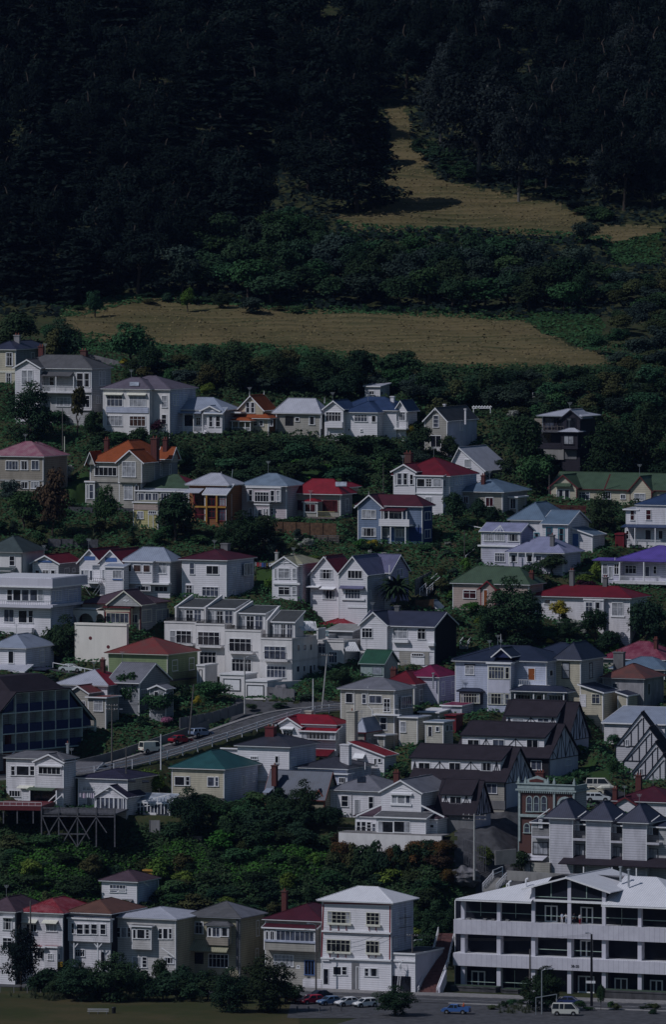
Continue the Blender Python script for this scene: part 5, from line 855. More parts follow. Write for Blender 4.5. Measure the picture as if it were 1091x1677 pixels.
for x in (188, 262, 300, 365, 640, 880, 960): q = MB(); W2(h, q, x-7, x+7, 298+(x-400)*.048, 306+(x-400)*.048, .7, .5, 'base_grey'); q.build('planter_box', h.e)
fc = bpy.data.curves.new('sign_lettering', 'FONT'); fc.body = '38-50'; fc.size = .62; fc.extrude = .02; fo = bpy.data.objects.new('sign_lettering', fc); COL.objects.link(fo); fo.parent = h.e; fa = h.F(658, 514, 0); fo.location = (fa[0], -.05, fa[1]); fo.rotation_euler = (math.pi/2, 0, 0); fc.materials.append(M['metal_dark']); bpy.context.view_layer.update(); fm = bpy.data.meshes.new_from_object(fo); fn = bpy.data.objects.new('sign_lettering', fm); COL.objects.link(fn); fn.parent = h.e; fn.location = fo.location; fn.rotation_euler = fo.rotation_euler; bpy.data.objects.remove(fo)
h.bx('side_wall', 42, 500, 120, 640, 1.2, .3, 'office_white') if 0 else None
h.chim(885, 48, 90, 7, 6, 'galv_metal', .3, 0); h.chim(922, 60, 112, 6, 5, 'galv_metal', .3, 0); h.skylight(802, 88, 845, 104, 'metal_dark') if 0 else None
for x, y in ((430, 165), (365, 140), (375, 130), (452, 118)): a = h.F(x, y+8, 4); q = MB(); q.tube([(a[0], 4, a[1]-.5), (a[0], 4, a[1]+.5), (a[0]+.4, 4, a[1]+.7)], .14, 'trim', 8); q.build('roof_vent', ro)
for x0, x1, y0, y1 in ((110, 312, 612, 655), (340, 415, 622, 660), (790, 1180, 640, 690)):
    q = Hs('c12', 'dark stone planter wall of the office building, %s' % ('left of the steps to the left door' if x0 == 110 else 'a short one near the small tree' if x0 == 340 else 'long one along the road at the right'), x1, y1, name='planter', cat='planter', Y=h.Y+(1180-x1)*.0151*0+2+(1180-x1)/2.79*.098*math.tan(R(25))-6)
    q.B(x0, x1, None, y0, y0, 'flat', D=2.2, oh=.02, wall='rock_dark', rm='green', trim='rock_dark', pad=False)
# ================================================================== GROUND
MEADOW_LO = [(90, 512), (150, 490), (210, 483), (300, 484), (400, 500), (480, 506), (720, 516), (830, 518), (870, 530), (920, 560), (1000, 590), (985, 602), (700, 604), (600, 592), (500, 572), (400, 566), (250, 572), (160, 560), (110, 535)]
MEADOW_UP = [(632, 176), (662, 176), (674, 205), (674, 243), (712, 243), (706, 262), (690, 272), (715, 292), (760, 305), (830, 318), (885, 325), (950, 350), (968, 372), (1085, 366), (1085, 386), (1000, 400), (930, 392), (860, 388), (790, 380), (700, 380), (600, 380), (556, 374), (552, 348), (600, 346), (652, 332), (668, 318), (628, 300), (650, 270), (636, 240), (640, 210)]
FIELD_GREEN = [(985, 402), (1085, 384), (1085, 436), (1010, 438)]
FIELD_GR2 = [(840, 516), (960, 498), (990, 530), (975, 575), (900, 550)]
LAWN = [[(948, 1238), (980, 1236), (975, 1262), (948, 1266)], [(962, 1264), (1000, 1256), (1000, 1280), (966, 1280)], [(110, 775), (150, 770), (150, 822), (105, 815)], [(455, 770), (560, 765), (560, 800), (440, 790)], [(745, 848), (800, 850), (800, 868), (745, 862)], [(420, 930), (450, 930), (450, 955), (420, 950)], [(960, 925), (990, 920), (990, 955), (950, 955)]]
DRIVE = [[(385, 1142), (478, 1154), (560, 1150), (560, 1160), (480, 1172), (430, 1190), (370, 1196)], [(760, 1300), (862, 1296), (850, 1400), (800, 1420), (742, 1392)], [(800, 1400), (870, 1398), (862, 1440), (760, 1432)], [(930, 1284), (1060, 1284), (1050, 1320), (930, 1318)]]
def inside(px, py, poly):
    c = np.zeros(np.shape(px), bool); n = len(poly); j = n-1
    for i in range(n):
        xi, yi = poly[i]; xj, yj = poly[j]
        cond = ((yi > py) != (yj > py)); t = (xj-xi)*(py-yi)/((yj-yi) if yj != yi else 1e-9)+xi; c ^= cond & (px < t); j = i
    return c
cols_px = np.unique(np.concatenate([np.arange(-1600, -60, 70), np.arange(-60, 1160, 5.0), np.arange(1160, 2700, 70)])).astype(float)
rows_Y = np.concatenate([np.arange(1330, 1560, .8), np.arange(1560, 1730, 1.2), np.arange(1730, 2260, 2.5), [2300, 2400, 2600, 3000, 4000]])
ni, nj = len(cols_px), len(rows_Y)
Xg = np.zeros((nj, ni)); Yg = np.repeat(rows_Y[:, None], ni, 1); Zg = np.zeros((nj, ni)); PYg = np.zeros((nj, ni))
def pyray_z(py, Y):
    b_ = -(py-CY)/FP; dy = cp+b_*sp; return H+(-sp+b_*cp)*Y/dy, 1/dy
for i, px in enumerate(cols_px):
    k = ytab(px); pk = np.array(PYK, float); py = np.interp(rows_Y, k, pk); z, inv = pyray_z(py, rows_Y)
    z = np.where(rows_Y <= k[0], 3.0, z); z = np.where(rows_Y > 2200, pyray_z(-200, 2200)[0]-(rows_Y-2200)*.1, z)
    Zg[:, i] = z; Xg[:, i] = (px-CX)/FP*rows_Y/(cp)
    # the pixel the point is really seen at
    PYg[:, i] = CY-FP*np.tan(np.arctan2(z-H, rows_Y)+PITCH)
Zg += (np.sin(Xg*.31+Yg*.17)+np.sin(Xg*.13-Yg*.29)*1.3)*.18*np.clip((Yg-1440)/20, 0, 1)
ZBASE = Zg.copy()
# roads: the ground is fitted to them
def ribbon(pts, wd):
    out = []; P3 = [P(*p) for p in pts]
    for a, b in zip(P3, P3[1:]):
        n = max(2, int((b-a).length/1.5))
        for i in range(n): out.append(a.lerp(b, i/n))
    out.append(P3[-1])
    sm = [sum((out[max(0, min(len(out)-1, i+k))] for k in range(-4, 5)), Vector())/9 for i in range(len(out))]
    nr = []
    for i in range(len(sm)):
        t = sm[min(i+1, len(sm)-1)]-sm[max(i-1, 0)]; t.z = 0; t.normalize(); nr.append(Vector((t.y, -t.x, 0)))
    return sm, nr
ROAD_PTS = [(-60, 1275, 1491), (100, 1270, 1493), (200, 1254, 1496), (300, 1223, 1503), (380, 1197, 1509), (440, 1175, 1515), (490, 1163, 1520), (560, 1159, 1523), (640, 1157, 1526)]
road_c, road_n = ribbon(ROAD_PTS, 8)
LANE_PTS = [(-60, 1098, 1544), (60, 1094, 1546), (110, 1096, 1547), (150, 1106, 1545), (178, 1118, 1541)]
lane_c, lane_n = ribbon(LANE_PTS, 5)
def fit(center, half, blend=3.0):
    C = np.array([(p.x, p.y, p.z) for p in center]); x0, x1 = C[:, 0].min()-half-blend, C[:, 0].max()+half+blend; y0, y1 = C[:, 1].min()-half-blend, C[:, 1].max()+half+blend
    m_ = (Xg > x0) & (Xg < x1) & (Yg > y0) & (Yg < y1); xs, ys = Xg[m_], Yg[m_]
    d = np.sqrt((xs[:, None]-C[None, :, 0])**2+(ys[:, None]-C[None, :, 1])**2); k = d.argmin(1); dm = d.min(1)
    w = np.clip(1-(dm-half)/blend, 0, 1); z = Zg[m_]; Zg[m_] = z*(1-w)+(C[k, 2]-.12)*w
    return m_
for (ox, oy, c, s, x0, x1, y0, y1, zz, mg, sl) in PADS:
    rad = max(abs(x0), abs(x1))+max(abs(y0), abs(y1))+14; m_ = (abs(Xg-ox) < rad) & (abs(Yg-oy) < rad)
    dx, dy = Xg[m_]-ox, Yg[m_]-oy; lx, ly = dx*c+dy*s, -dx*s+dy*c
    ddx = np.maximum(np.maximum(x0-lx, lx-x1), 0); ddy = np.maximum(np.maximum(y0-ly, ly-y1), 0); d = np.sqrt(ddx**2+ddy**2)
    lim = max(zz, 2.9)+np.maximum(d-mg, 0)*sl; Zg[m_] = np.minimum(Zg[m_], lim)
fit(road_c, 4.6); fit(lane_c, 3.0)
def inpad(x, y, m=0.3):
    for (ox, oy, c, s, x0, x1, y0, y1, zz, mg, sl) in PADS:
        dx, dy = x-ox, y-oy
        if abs(dx) > 60 or abs(dy) > 60: continue
        lx, ly = dx*c+dy*s, -dx*s+dy*c
        if x0-m < lx < x1+m and y0+1.2-m < ly < y1+m: return True
    return False
def onroad(x, y, m=4.8):
    return min((p.x-x)**2+(p.y-y)**2 for p in road_c) < m*m or min((p.x-x)**2+(p.y-y)**2 for p in lane_c) < (m-1.5)**2
def zt(x, Y):
    px = CX+FP*x*cp/Y; i = int(np.clip(np.searchsorted(cols_px, px)-1, 0, ni-2)); j = int(np.clip(np.searchsorted(rows_Y, Y)-1, 0, nj-2))
    u = min(1, max(0, (px-cols_px[i])/(cols_px[i+1]-cols_px[i]))); v_ = min(1, max(0, (Y-rows_Y[j])/(rows_Y[j+1]-rows_Y[j])))
    return float((Zg[j, i]*(1-u)+Zg[j, i+1]*u)*(1-v_)+(Zg[j+1, i]*(1-u)+Zg[j+1, i+1]*u)*v_)
m, nt, b = newmat('ground'); v = coords(nt)
f1 = noise(nt, v, .08, 6, .65); f2 = noise(nt, v, .9, 5, .7); c_ = ramp(nt, f1, (.025, .035, .018), (.05, .06, .025), .35, .65); c_ = mix(nt, ramp(nt, f2, (0, 0, 0), (.8, .8, .8), .48, .7), c_, (.075, .058, .035)); nt.links.new(c_, b.inputs['Base Color']); b.inputs['Roughness'].default_value = 1; b.inputs['Specular IOR Level'].default_value = .05
def meadow_mat(name, ca, cb, cc, lines=True):
    m, nt, b = newmat(name); v = coords(nt, (1, 1, 1)); f = noise(nt, v, .06, 5, .6); c_ = ramp(nt, f, ca, cb, .4, .6)
    if lines:
        w = wave(nt, coords(nt, (.05, .3, .3)), .2, 'Y', 14.0); c_ = mix(nt, ramp(nt, w, (.6, .6, .6), (0, 0, 0), .1, .7), c_, cc)
        w2 = noise(nt, coords(nt, (.02, .35, .35)), 1.0, 5); c_ = mix(nt, ramp(nt, w2, (0, 0, 0), (.7, .7, .7), .45, .65), c_, sc(cc, .8))
    f2 = noise(nt, v, 1.4, 5, .75); f3 = noise(nt, v, .035, 5, .7); c_ = mix(nt, ramp(nt, f3, (0, 0, 0), (.6, .6, .6), .5, .7), c_, sc(cb, .8)); c_ = mix(nt, ramp(nt, f2, (0, 0, 0), (.6, .6, .6), .5, .75), c_, sc(ca, .5)); nt.links.new(c_, b.inputs['Base Color']); b.inputs['Roughness'].default_value = 1; b.inputs['Specular IOR Level'].default_value = .05
meadow_mat('straw', (.118, .094, .046), (.060, .064, .028), (.19, .15, .078)); meadow_mat('field_grass', (.018, .035, .012), (.03, .04, .014), (.03, .045, .014), False); meadow_mat('lawn_grass', (.03, .06, .02), (.038, .07, .022), (.04, .06, .02), False); meadow_mat('park_grass', (.078, .066, .034), (.045, .052, .022), (.09, .075, .04), False); plain('soil_top', (.03, .035, .02), 1, 0, .4, 3)
verts = np.stack([Xg, Yg, Zg], -1).reshape(-1, 3)
idx = np.arange(nj*ni).reshape(nj, ni); F4 = np.stack([idx[:-1, :-1], idx[:-1, 1:], idx[1:, 1:], idx[1:, :-1]], -1).reshape(-1, 4)
def npmesh(name, V, F, mt, smooth=True):
    me = bpy.data.meshes.new(name); me.vertices.add(len(V)); me.vertices.foreach_set('co', np.asarray(V, np.float32).ravel()); me.loops.add(F.size); me.loops.foreach_set('vertex_index', F.ravel().astype(np.int32))
    me.polygons.add(len(F)); me.polygons.foreach_set('loop_start', np.arange(0, F.size, F.shape[1], dtype=np.int32)); me.polygons.foreach_set('use_smooth', np.full(len(F), smooth)); me.update(calc_edges=True); me.materials.append(M[mt]); return me
o = bpy.data.objects.new('hillside', npmesh('hillside', verts, F4, 'ground')); COL.objects.link(o); tag(o, 'steep hillside ground under the houses and trees', None, kind='structure')
q = MB(); q.poly([(-3000, -600, 2.9), (3000, -600, 2.9), (3000, 1331, 2.9), (-3000, 1331, 2.9)], 'park_grass'); fg = q.build('ground'); tag(fg, 'flat ground in front of the hill', None, kind='structure')
def drape(name, polys, mt, label, off=.07):
    PX = np.repeat(cols_px[None, :], nj, 0); c0 = (PX[:-1, :-1]+PX[1:, 1:])/2; c1 = (PYg[:-1, :-1]+PYg[1:, 1:])/2; m_ = np.zeros(c0.shape, bool)
    jx = np.sin(c0*.23+c1*.9)*3+np.sin(c0*.71-c1*.37)*2; jy = np.sin(c0*.31+c1*.5)*2+np.sin(c0*.93+c1*.21)*1.3
    for p in polys: m_ |= inside(c0+jx*(1 if name == 'meadow' else .3), c1+jy*(1 if name == 'meadow' else .3), p)
    f = F4[m_.reshape(-1)]
    if not len(f): return
    u, inv = np.unique(f, return_inverse=True); V = verts[u].copy(); V[:, 2] += off
    o = bpy.data.objects.new(name, npmesh(name, V, inv.reshape(-1, 4), mt)); COL.objects.link(o); tag(o, label, None, kind='structure'); return o
drape('meadow', [MEADOW_LO], 'straw', 'dry mown hay meadow across the hill above the top houses'); drape('meadow', [MEADOW_UP], 'straw', 'dry mown clearing between the dark conifer and the tall gum trees'); drape('field', [FIELD_GREEN, FIELD_GR2], 'field_grass', 'green unmown slope at the right end of the meadows')
meadow_mat('dry_earth', (.10, .075, .05), (.05, .05, .03), (.13, .10, .07), False); drape('dry_bank', [[(690, 888), (750, 890), (742, 918), (692, 914)], [(425, 896), (505, 894), (520, 925), (435, 932)], [(120, 1100), (170, 1090), (180, 1112), (130, 1118)], [(640, 1440), (760, 1430), (770, 1470), (700, 1480)]], 'dry_earth', 'dry bare earth banks in the gardens'); drape('lawn', LAWN, 'lawn_grass', 'small green lawns among the houses'); drape('driveway', DRIVE, 'asphalt', 'asphalt drive beside the half-timbered houses')
drape('park_lawn', [[(-400, 1624), (300, 1624), (470, 1632), (492, 1665), (492, 1760), (-400, 1760)]], 'park_grass', 'dry park lawn at the bottom left', .05)
def ribbon_mesh(name, c, n, a, b_, mt, label, dz=0, kind='structure', th=None):
    q = MB()
    for i in range(len(c)-1):
        p = [c[i]+n[i]*a, c[i]+n[i]*b_, c[i+1]+n[i+1]*b_, c[i+1]+n[i+1]*a]; up = Vector((0, 0, dz))
        if th: q.prism([x+Vector((0, 0, dz-th)) for x in p], [x+up for x in p], mt, True)
        else: q.poly([x+up for x in p], mt)
    o = q.build(name); tag(o, label, None if kind else label.split()[-1], kind=kind); return o
ribbon_mesh('road', road_c, road_n, -4, 4, 'asphalt', 'hillside road climbing to the right', 0)
ribbon_mesh('pavement', road_c, road_n, -5.2, -4.0, 'paving', 'footpath along the uphill side of the hillside road', .13, th=.3); ribbon_mesh('kerb', road_c, road_n, 4.0, 4.25, 'kerb', 'kerb on the downhill side of the road', .13, th=.3); ribbon_mesh('lane', lane_c, lane_n, -2.4, 2.4, 'asphalt', 'short lane where the white sedan is parked', 0)
# street along the bottom
sd = Vector((math.cos(R(-20)), math.sin(R(-20)), 0)); sn = Vector((sd.y, -sd.x, 0)); s0 = Vector((9.4, 1409.6, 3))
def strip(name, a, b_, t0, t1, z, mt, label, th=None):
    q = MB(); p = [s0+sd*t0+sn*a, s0+sd*t1+sn*a, s0+sd*t1+sn*b_, s0+sd*t0+sn*b_]; p = [Vector((x.x, x.y, z)) for x in p]
    if th: q.prism([x-Vector((0, 0, th)) for x in p], p, mt)
    else: q.poly(p, mt)
    o = q.build(name); tag(o, label, None, kind='structure'); return o
strip('pavement', -3.5, 1.6, -90, 120, 3.16, 'paving', 'pavement in front of the bottom row of houses', .3); strip('street', 1.6, 11.5, -90, 120, 3.06, 'asphalt', 'street in front of the white buildings'); strip('forecourt', 12.0, 60, 8, 120, 3.05, 'asphalt', 'wide asphalt roadway at the bottom right')
strip('kerb', 11.5, 12.0, 14, 120, 3.18, 'kerb', 'pale kerb on the near side of the street', .2); strip('road_marking', 6.5, 6.65, -90, 120, 3.075, 'paint_white', 'painted centre line of the street')
q = MB(); cp_ = [(478, 1636), (700, 1646), (700, 1668), (470, 1668)]; q.poly([P(x, y, Yof(x, y))+Vector((0, 0, .07)) for x, y in cp_], 'asphalt'); tag(q.build('car_park'), 'small asphalt car park by the street', None, kind='structure')
def stairs(label, A, Bp, wd, n, m, rails=True, side=None):
    e = empty('staircase', A, 0); tag(e, label, 'stairs'); q = MB(); d = Bp-A; hd = Vector((d.x, d.y, 0)); t = hd.normalized(); nn = Vector((t.y, -t.x, 0))
    for i in range(n):
        a = t*(hd.length*i/n); b2 = t*(hd.length*(i+1)/n+.03); z = d.z*(i+1)/n
        q.prism([a-nn*wd/2+Vector((0, 0, z-.5)), a+nn*wd/2+Vector((0, 0, z-.5)), b2+nn*wd/2+Vector((0, 0, z-.5)), b2-nn*wd/2+Vector((0, 0, z-.5))], [a-nn*wd/2+Vector((0, 0, z)), a+nn*wd/2+Vector((0, 0, z)), b2+nn*wd/2+Vector((0, 0, z)), b2-nn*wd/2+Vector((0, 0, z))], m)
    q.build('steps', e)
    if rails:
        for s_ in (-1, 1):
            r = MB(); o_ = nn*(wd/2+.1)*s_; r.bar(o_+Vector((0, 0, 1)), o_+d+Vector((0, 0, 1)), .1, 'rail_white'); r.bar(o_+Vector((0, 0, .55)), o_+d+Vector((0, 0, .55)), .06, 'rail_white')
            for i in range(0, 9): p = o_+d*(i/8); r.bar(p-Vector((0, 0, .3)), p+Vector((0, 0, 1)), .1, 'rail_white')
            r.build('handrail', e)
    if side:
        r = MB(); o_ = nn*(wd/2+.35); r.prism([o_+Vector((0, 0, -1)), o_+nn*.3+Vector((0, 0, -1)), o_+nn*.3+Vector((0, 0, 1.2)), o_+Vector((0, 0, 1.2))], [o_+d*.55+Vector((0, 0, -1)), o_+d*.55+nn*.3+Vector((0, 0, -1)), o_+d*.55+nn*.3+Vector((0, 0, 1.2)), o_+d*.55+Vector((0, 0, 1.2))], side); r.build('side_wall', e)
    SNAPS.append(1); return e
def PC(c, x, y, Y): return P(*cv(c, x, y), Y)
STA = (PC('C7', 780, 735, 1410), PC('C7', 860, 525, 1418)); STB = (STA[1], PC('C7', 905, 345, 1427))
stairs('steep reddish public staircase between the white corner building and the office', *STA, 2.9, 22, 'stair_red', True, 'office_white'); stairs('upper flight of the public staircase climbing into the trees', *STB, 2.6, 20, 'stair_red')
stairs('narrow white-railed steps climbing the bank left of the blue house', PC('c2', 495, 862, 1619), PC('c2', 592, 752, 1634), 1.1, 26, 'old_timber'); stairs('short concrete steps with white rails behind the office roof', PC('c12', 285, 160, 1438), PC('c12', 335, 105, 1443), 2.2, 12, 'concrete')
stairs('white-railed steps beside the tall palm', PC('B3', 755, 362, 1583), PC('B3', 905, 232, 1600), 1.1, 24, 'old_timber'); stairs('garden steps with white rail right of the half-hidden tan bungalow', PC('c6', 118, 470, 1560), PC('c6', 175, 395, 1569), 1.2, 16, 'concrete')
stairs('wooden garden steps below the orange-roofed villa', PC('A5', 745, 650, 1624), PC('A5', 775, 545, 1631), 1.9, 14, 'grey_timber', False); stairs('concrete ramp steps up the foot of the cream terrace wall', PC('B1', 640, 800, 1553), PC('B1', 470, 665, 1560), 1.6, 24, 'concrete')
# ---- fences and walls
def fence(label, pts, hgt, m='grey_timber', kind='board', name='fence', cat='fence', sp=2.2, z0=-.4, top=None):
    P3 = []
    for p in pts:
        px, py = cv(p[0], p[1], p[2]); Y = p[3] if len(p) > 3 else Yof(px, py); P3.append(P(px, py, Y))
    e = empty(name, P3[0]); tag(e, label, cat); o_ = P3[0]; q = MB()
    for a, b in zip(P3, P3[1:]):
        d = b-a; L = d.length; t = d.normalized(); nn = Vector((t.y, -t.x, 0)).normalized(); up = Vector((0, 0, 1)); A, B2 = a-o_, b-o_
        if kind in ('board', 'wall'):
            th = .06 if kind == 'board' else .3
            q.prism([A+up*z0, A+nn*th+up*z0, A+nn*th+up*hgt, A+up*hgt], [B2+up*z0, B2+nn*th+up*z0, B2+nn*th+up*hgt, B2+up*hgt], m)
        elif kind == 'slat':
            for k in range(5): z = hgt*(k+.6)/5; q.bar(A+up*z, B2+up*z, .06, m, hgt/5*.62)
        else:
            for z in ((hgt, hgt*.5) if kind == 'rail' else (hgt,)): q.bar(A+up*z, B2+up*z, .1, m, .12)
        n = max(1, int(L/sp))
        for i in range(n+1): p = A+d*(i/n)+nn*.12*(1 if kind in ('board', 'slat') else 0); r = MB(); r.bar(p+up*z0, p+up*(hgt+.05), .12, top or m); kind == 'wall' or r.build('post', e)
    q.build({'board': 'boards', 'wall': 'wall_body', 'slat': 'slats'}.get(kind, 'rail'), e)
    return e
fence('long grey paling fence behind the twin blue-gabled house', [('A5', 305, 762), ('A5', 622, 768)], 1.5); fence('brown board fence high on a retaining wall below the bright red roof', [('c2', 232, 790, 1617), ('c2', 548, 800, 1613)], 2.4, 'brown_timber'); fence('dark timber retaining wall below the brown board fence', [('c2', 232, 828, 1616.5), ('c2', 560, 832, 1612.5)], 1.5, 'old_timber', 'slat')
fence('terraced slatted timber retaining wall below the yellow outhouse', [('A5', 705, 722, 1620), ('A5', 1005, 722, 1618)], 1.3, 'grey_timber', 'slat'); fence('weathered paling fence in front of the orange-roofed villa', [('A5', 435, 530), ('A5', 845, 540)], .7); fence('tall dark timber fence stepping up the hill right of the blue house garden', [('B3', 700, 360, 1585), ('B3', 835, 290, 1600), ('B3', 915, 180, 1612), ('B3', 985, 130, 1622)], 2.6, 'base_grey')
fence('low brown paling fence behind the small white garden shed', [('B3', 705, 455), ('B3', 820, 452)], 1.6, 'brown_timber'); fence('white handrail running down the bank behind the blue house', [('A7', 715, 528, 1628), ('A7', 980, 582, 1618)], .5, 'rail_white', 'single'); fence('white zigzag handrail beside the lilac glazed house', [('A7', 870, 768, 1603), ('A7', 960, 700, 1612)], .8, 'rail_white', 'single')
fence('short white handrail at the left corner of the blue house', [('A7', 0, 672, 1620), ('A7', 105, 560, 1633)], .9, 'rail_white', 'single'); fence('maroon picket fence under the long cream bungalow', [('A4', 380, 765), ('A4', 580, 772)], 1.1, 'maroon_trim', 'slat'); fence('white rail fence along the lane by the white sedan', [('B4', 335, 205, 1545), ('B4', 640, 260, 1539.5)], .8, 'rail_white', 'single', sp=2.6)
fence('pale stone wall at the top of the gardens below the meadow', [('A1', 560, 195, 1719), ('A1', 960, 290, 1712)], 1.3, 'rock', 'wall', 'garden_wall', 'wall'); fence('pale clipped bank wall behind the blue-grey roofed villa', [('A2', 0, 62, 1715), ('A2', 280, 66, 1713)], .9, 'concrete', 'wall', 'garden_wall', 'wall')
fence('curved grey concrete balustrade wall by the brick building drive', [('C4', 0, 712, 1450), ('C4', 132, 700, 1451)], 2.0, 'concrete', 'wall', 'garden_wall', 'wall'); fence('white pier fence above the stairs behind the office', [('c12', 300, 110, 1446), ('c12', 345, 92, 1447)], 1.4, 'rail_white', 'rail', sp=1.2)
fence('grey concrete wall in front of the lilac townhouses', [('C4', 80, 808, 1441), ('C4', 470, 830, 1437)], 1.2, 'concrete', 'wall', 'garden_wall', 'wall'); fence('steep dark lattice fence panel beside the tall white street pole', [('C3', 935, 760, 1455), ('C3', 1075, 800, 1452)], 4.2, 'grey_timber', 'rail', sp=.35)
fence('rough stone wall below the white garage doors', [('B5', 695, 672, 1533), ('B5', 870, 690, 1530)], 3.0, 'rock', 'wall', 'retaining_wall', 'wall'); fence('low white wall with hedge in front of the end flat', [('B5', 700, 568, 1536), ('B5', 1050, 545, 1544)], .9, 'plaster', 'wall', 'garden_wall', 'wall')
fence('dark timber fence below the flats on the uphill side of the road', [('B5', 130, 818, 1509), ('B5', 340, 780, 1516), ('B5', 540, 716, 1523)], 1.5, 'base_grey'); fence('blue-grey wire boundary fence behind the park lawn', [('P', 0, 1626, 1411), ('P', 110, 1628, 1409), ('P', 350, 1634, 1404)], 1.2, 'base_grey', 'single')
e = empty('retaining_wall', road_c[6]); tag(e, 'long dark retaining wall on the uphill side of the hillside road', 'wall'); q = MB(); ww = [c-n*6.4-road_c[6] for c, n in zip(road_c, road_n)][6:34]; U = Vector((0, 0, 1))
for a, b in zip(ww, ww[1:]): t = (b-a).normalized(); nn = Vector((t.y, -t.x, 0))*.25; q.prism([a-U, a-nn-U, a-nn+U*1.5, a+U*1.5], [b-U, b-nn-U, b-nn+U*1.5, b+U*1.5], 'base_grey')
q.build('wall_body', e)
# road fence that follows the downhill kerb
e = empty('fence', road_c[0]); tag(e, 'long white post and rail fence along the downhill side of the hillside road', 'fence'); q = MB(); r = MB(); o_ = road_c[0]
pp = [c+n*4.6-o_ for c, n in zip(road_c, road_n)]
for a, b in zip(pp[10:], pp[11:]):
    for z in (1.15, .6): q.bar(a+Vector((0, 0, z)), b+Vector((0, 0, z)), .09, 'rail_white', .12)
for a in pp[10::2]: r = MB(); r.bar(a-Vector((0, 0, 1.4)), a+Vector((0, 0, 1.2)), .16, 'rail_white'); r.build('post', e)
q.build('rail', e)
# timber deck on trestles at the cliff edge
h = Hs('C1', 'grey timber deck on tall cross-braced trestles at the cliff edge', 730, 560, name='deck', cat='deck', Y=1467, th=10)
q = MB(); W2(h, q, 262, 735, 475, 484, 0, 12, 'grey_timber'); q.build('floor', h.e); q = MB(); W2(h, q, 262, 735, 440, 448, -.06, .1, 'grey_timber')
for i in range(60): x = 264+i*7.9; W2(h, q, x-1.6, x+1.6, 448, 474, -.03, .05, 'grey_timber')
q.build('railing', h.e); h.b = dict(y0=0, xR=0)
for x in (262, 372, 492, 612, 730): q = MB(); W2(h, q, x-4, x+4, 436, 690, -.2, .25, 'grey_timber'); q.build('trestle_post', h.e)
for s_ in ([(270, 500, 335, 660), (372, 500, 285, 640), (372, 500, 490, 690), (492, 500, 395, 670), (492, 500, 570, 640), (612, 500, 490, 690), (612, 500, 680, 600)],): h.bars('cross_brace', 'f', s_, .18, 'grey_timber', -.2, .1)
h.bars('beam', 'f', [(262, 492, 735, 497), (370, 606, 560, 608)], .22, 'grey_timber', -.1, .1); fence('small grey privy-like timber box under the right end of the deck', [('C1', 955, 640, 1474), ('C1', 1020, 640, 1473)], 3.2, 'base_grey', name='timber_box', cat='shed')
h = Hs('C1', 'maroon-fronted porch deck on posts below the white cliff-edge house', 262, 540, name='deck', cat='deck', Y=1469, th=10)
q = MB(); W2(h, q, -60, 262, 428, 456, 0, 11, 'maroon_trim'); q.build('floor', h.e); h.posts([20, 108, 210], 456, 540, .2, .2, 'grey_timber'); h.rail(-60, 262, 402, 428, .2, 8)
h = Hs('c7', 'small slatted timber deck under the dark tree on the cliff', 950, 690, name='deck', cat='deck', Y=1471); q = MB(); W2(h, q, 828, 948, 600, 634, 0, 2.5, 'old_timber'); q.build('floor', h.e); h.posts([830, 945], 634, 690, .2, .2, 'grey_timber')
# pale rock face
def rock(label, c, x, y, w_, h_, Y, seed):
    import bmesh
    rr = random.Random(seed); bm = bmesh.new(); bmesh.ops.create_icosphere(bm, subdivisions=4, radius=1); k = mpp(Y)/CR[c][2]
    ph = [rr.random()*6 for _ in range(6)]
    for v in bm.verts:
        p = v.co; n_ = 1+.14*math.sin(p.x*4+ph[0])*math.sin(p.z*5+ph[1])+.08*math.sin(p.x*11+ph[2]+p.z*3)+.06*math.sin(p.z*13+ph[3])+rr.uniform(-.03, .03); v.co = Vector((p.x*w_*k/2*n_, p.y*2.2*n_, p.z*h_*k/2*n_))
    me = bpy.data.meshes.new('rock_face'); bm.to_mesh(me); me.materials.append(M['rock']); o = bpy.data.objects.new('rock_face', me); COL.objects.link(o); o.location = P(*cv(c, x, y), Y); tag(o, label, 'rock')
rock('pale bare rock face in the cliff below the lattice fence', 'c9', 90, 840, 200, 130, 1458, 1); rock('grey rock ledge behind the left end of the office roof', 'c12', 175, 100, 150, 90, 1452, 2); rock('rough grey stone bank under the cream flats beside the garage doors', 'B5', 780, 620, 170, 130, 1534, 3)
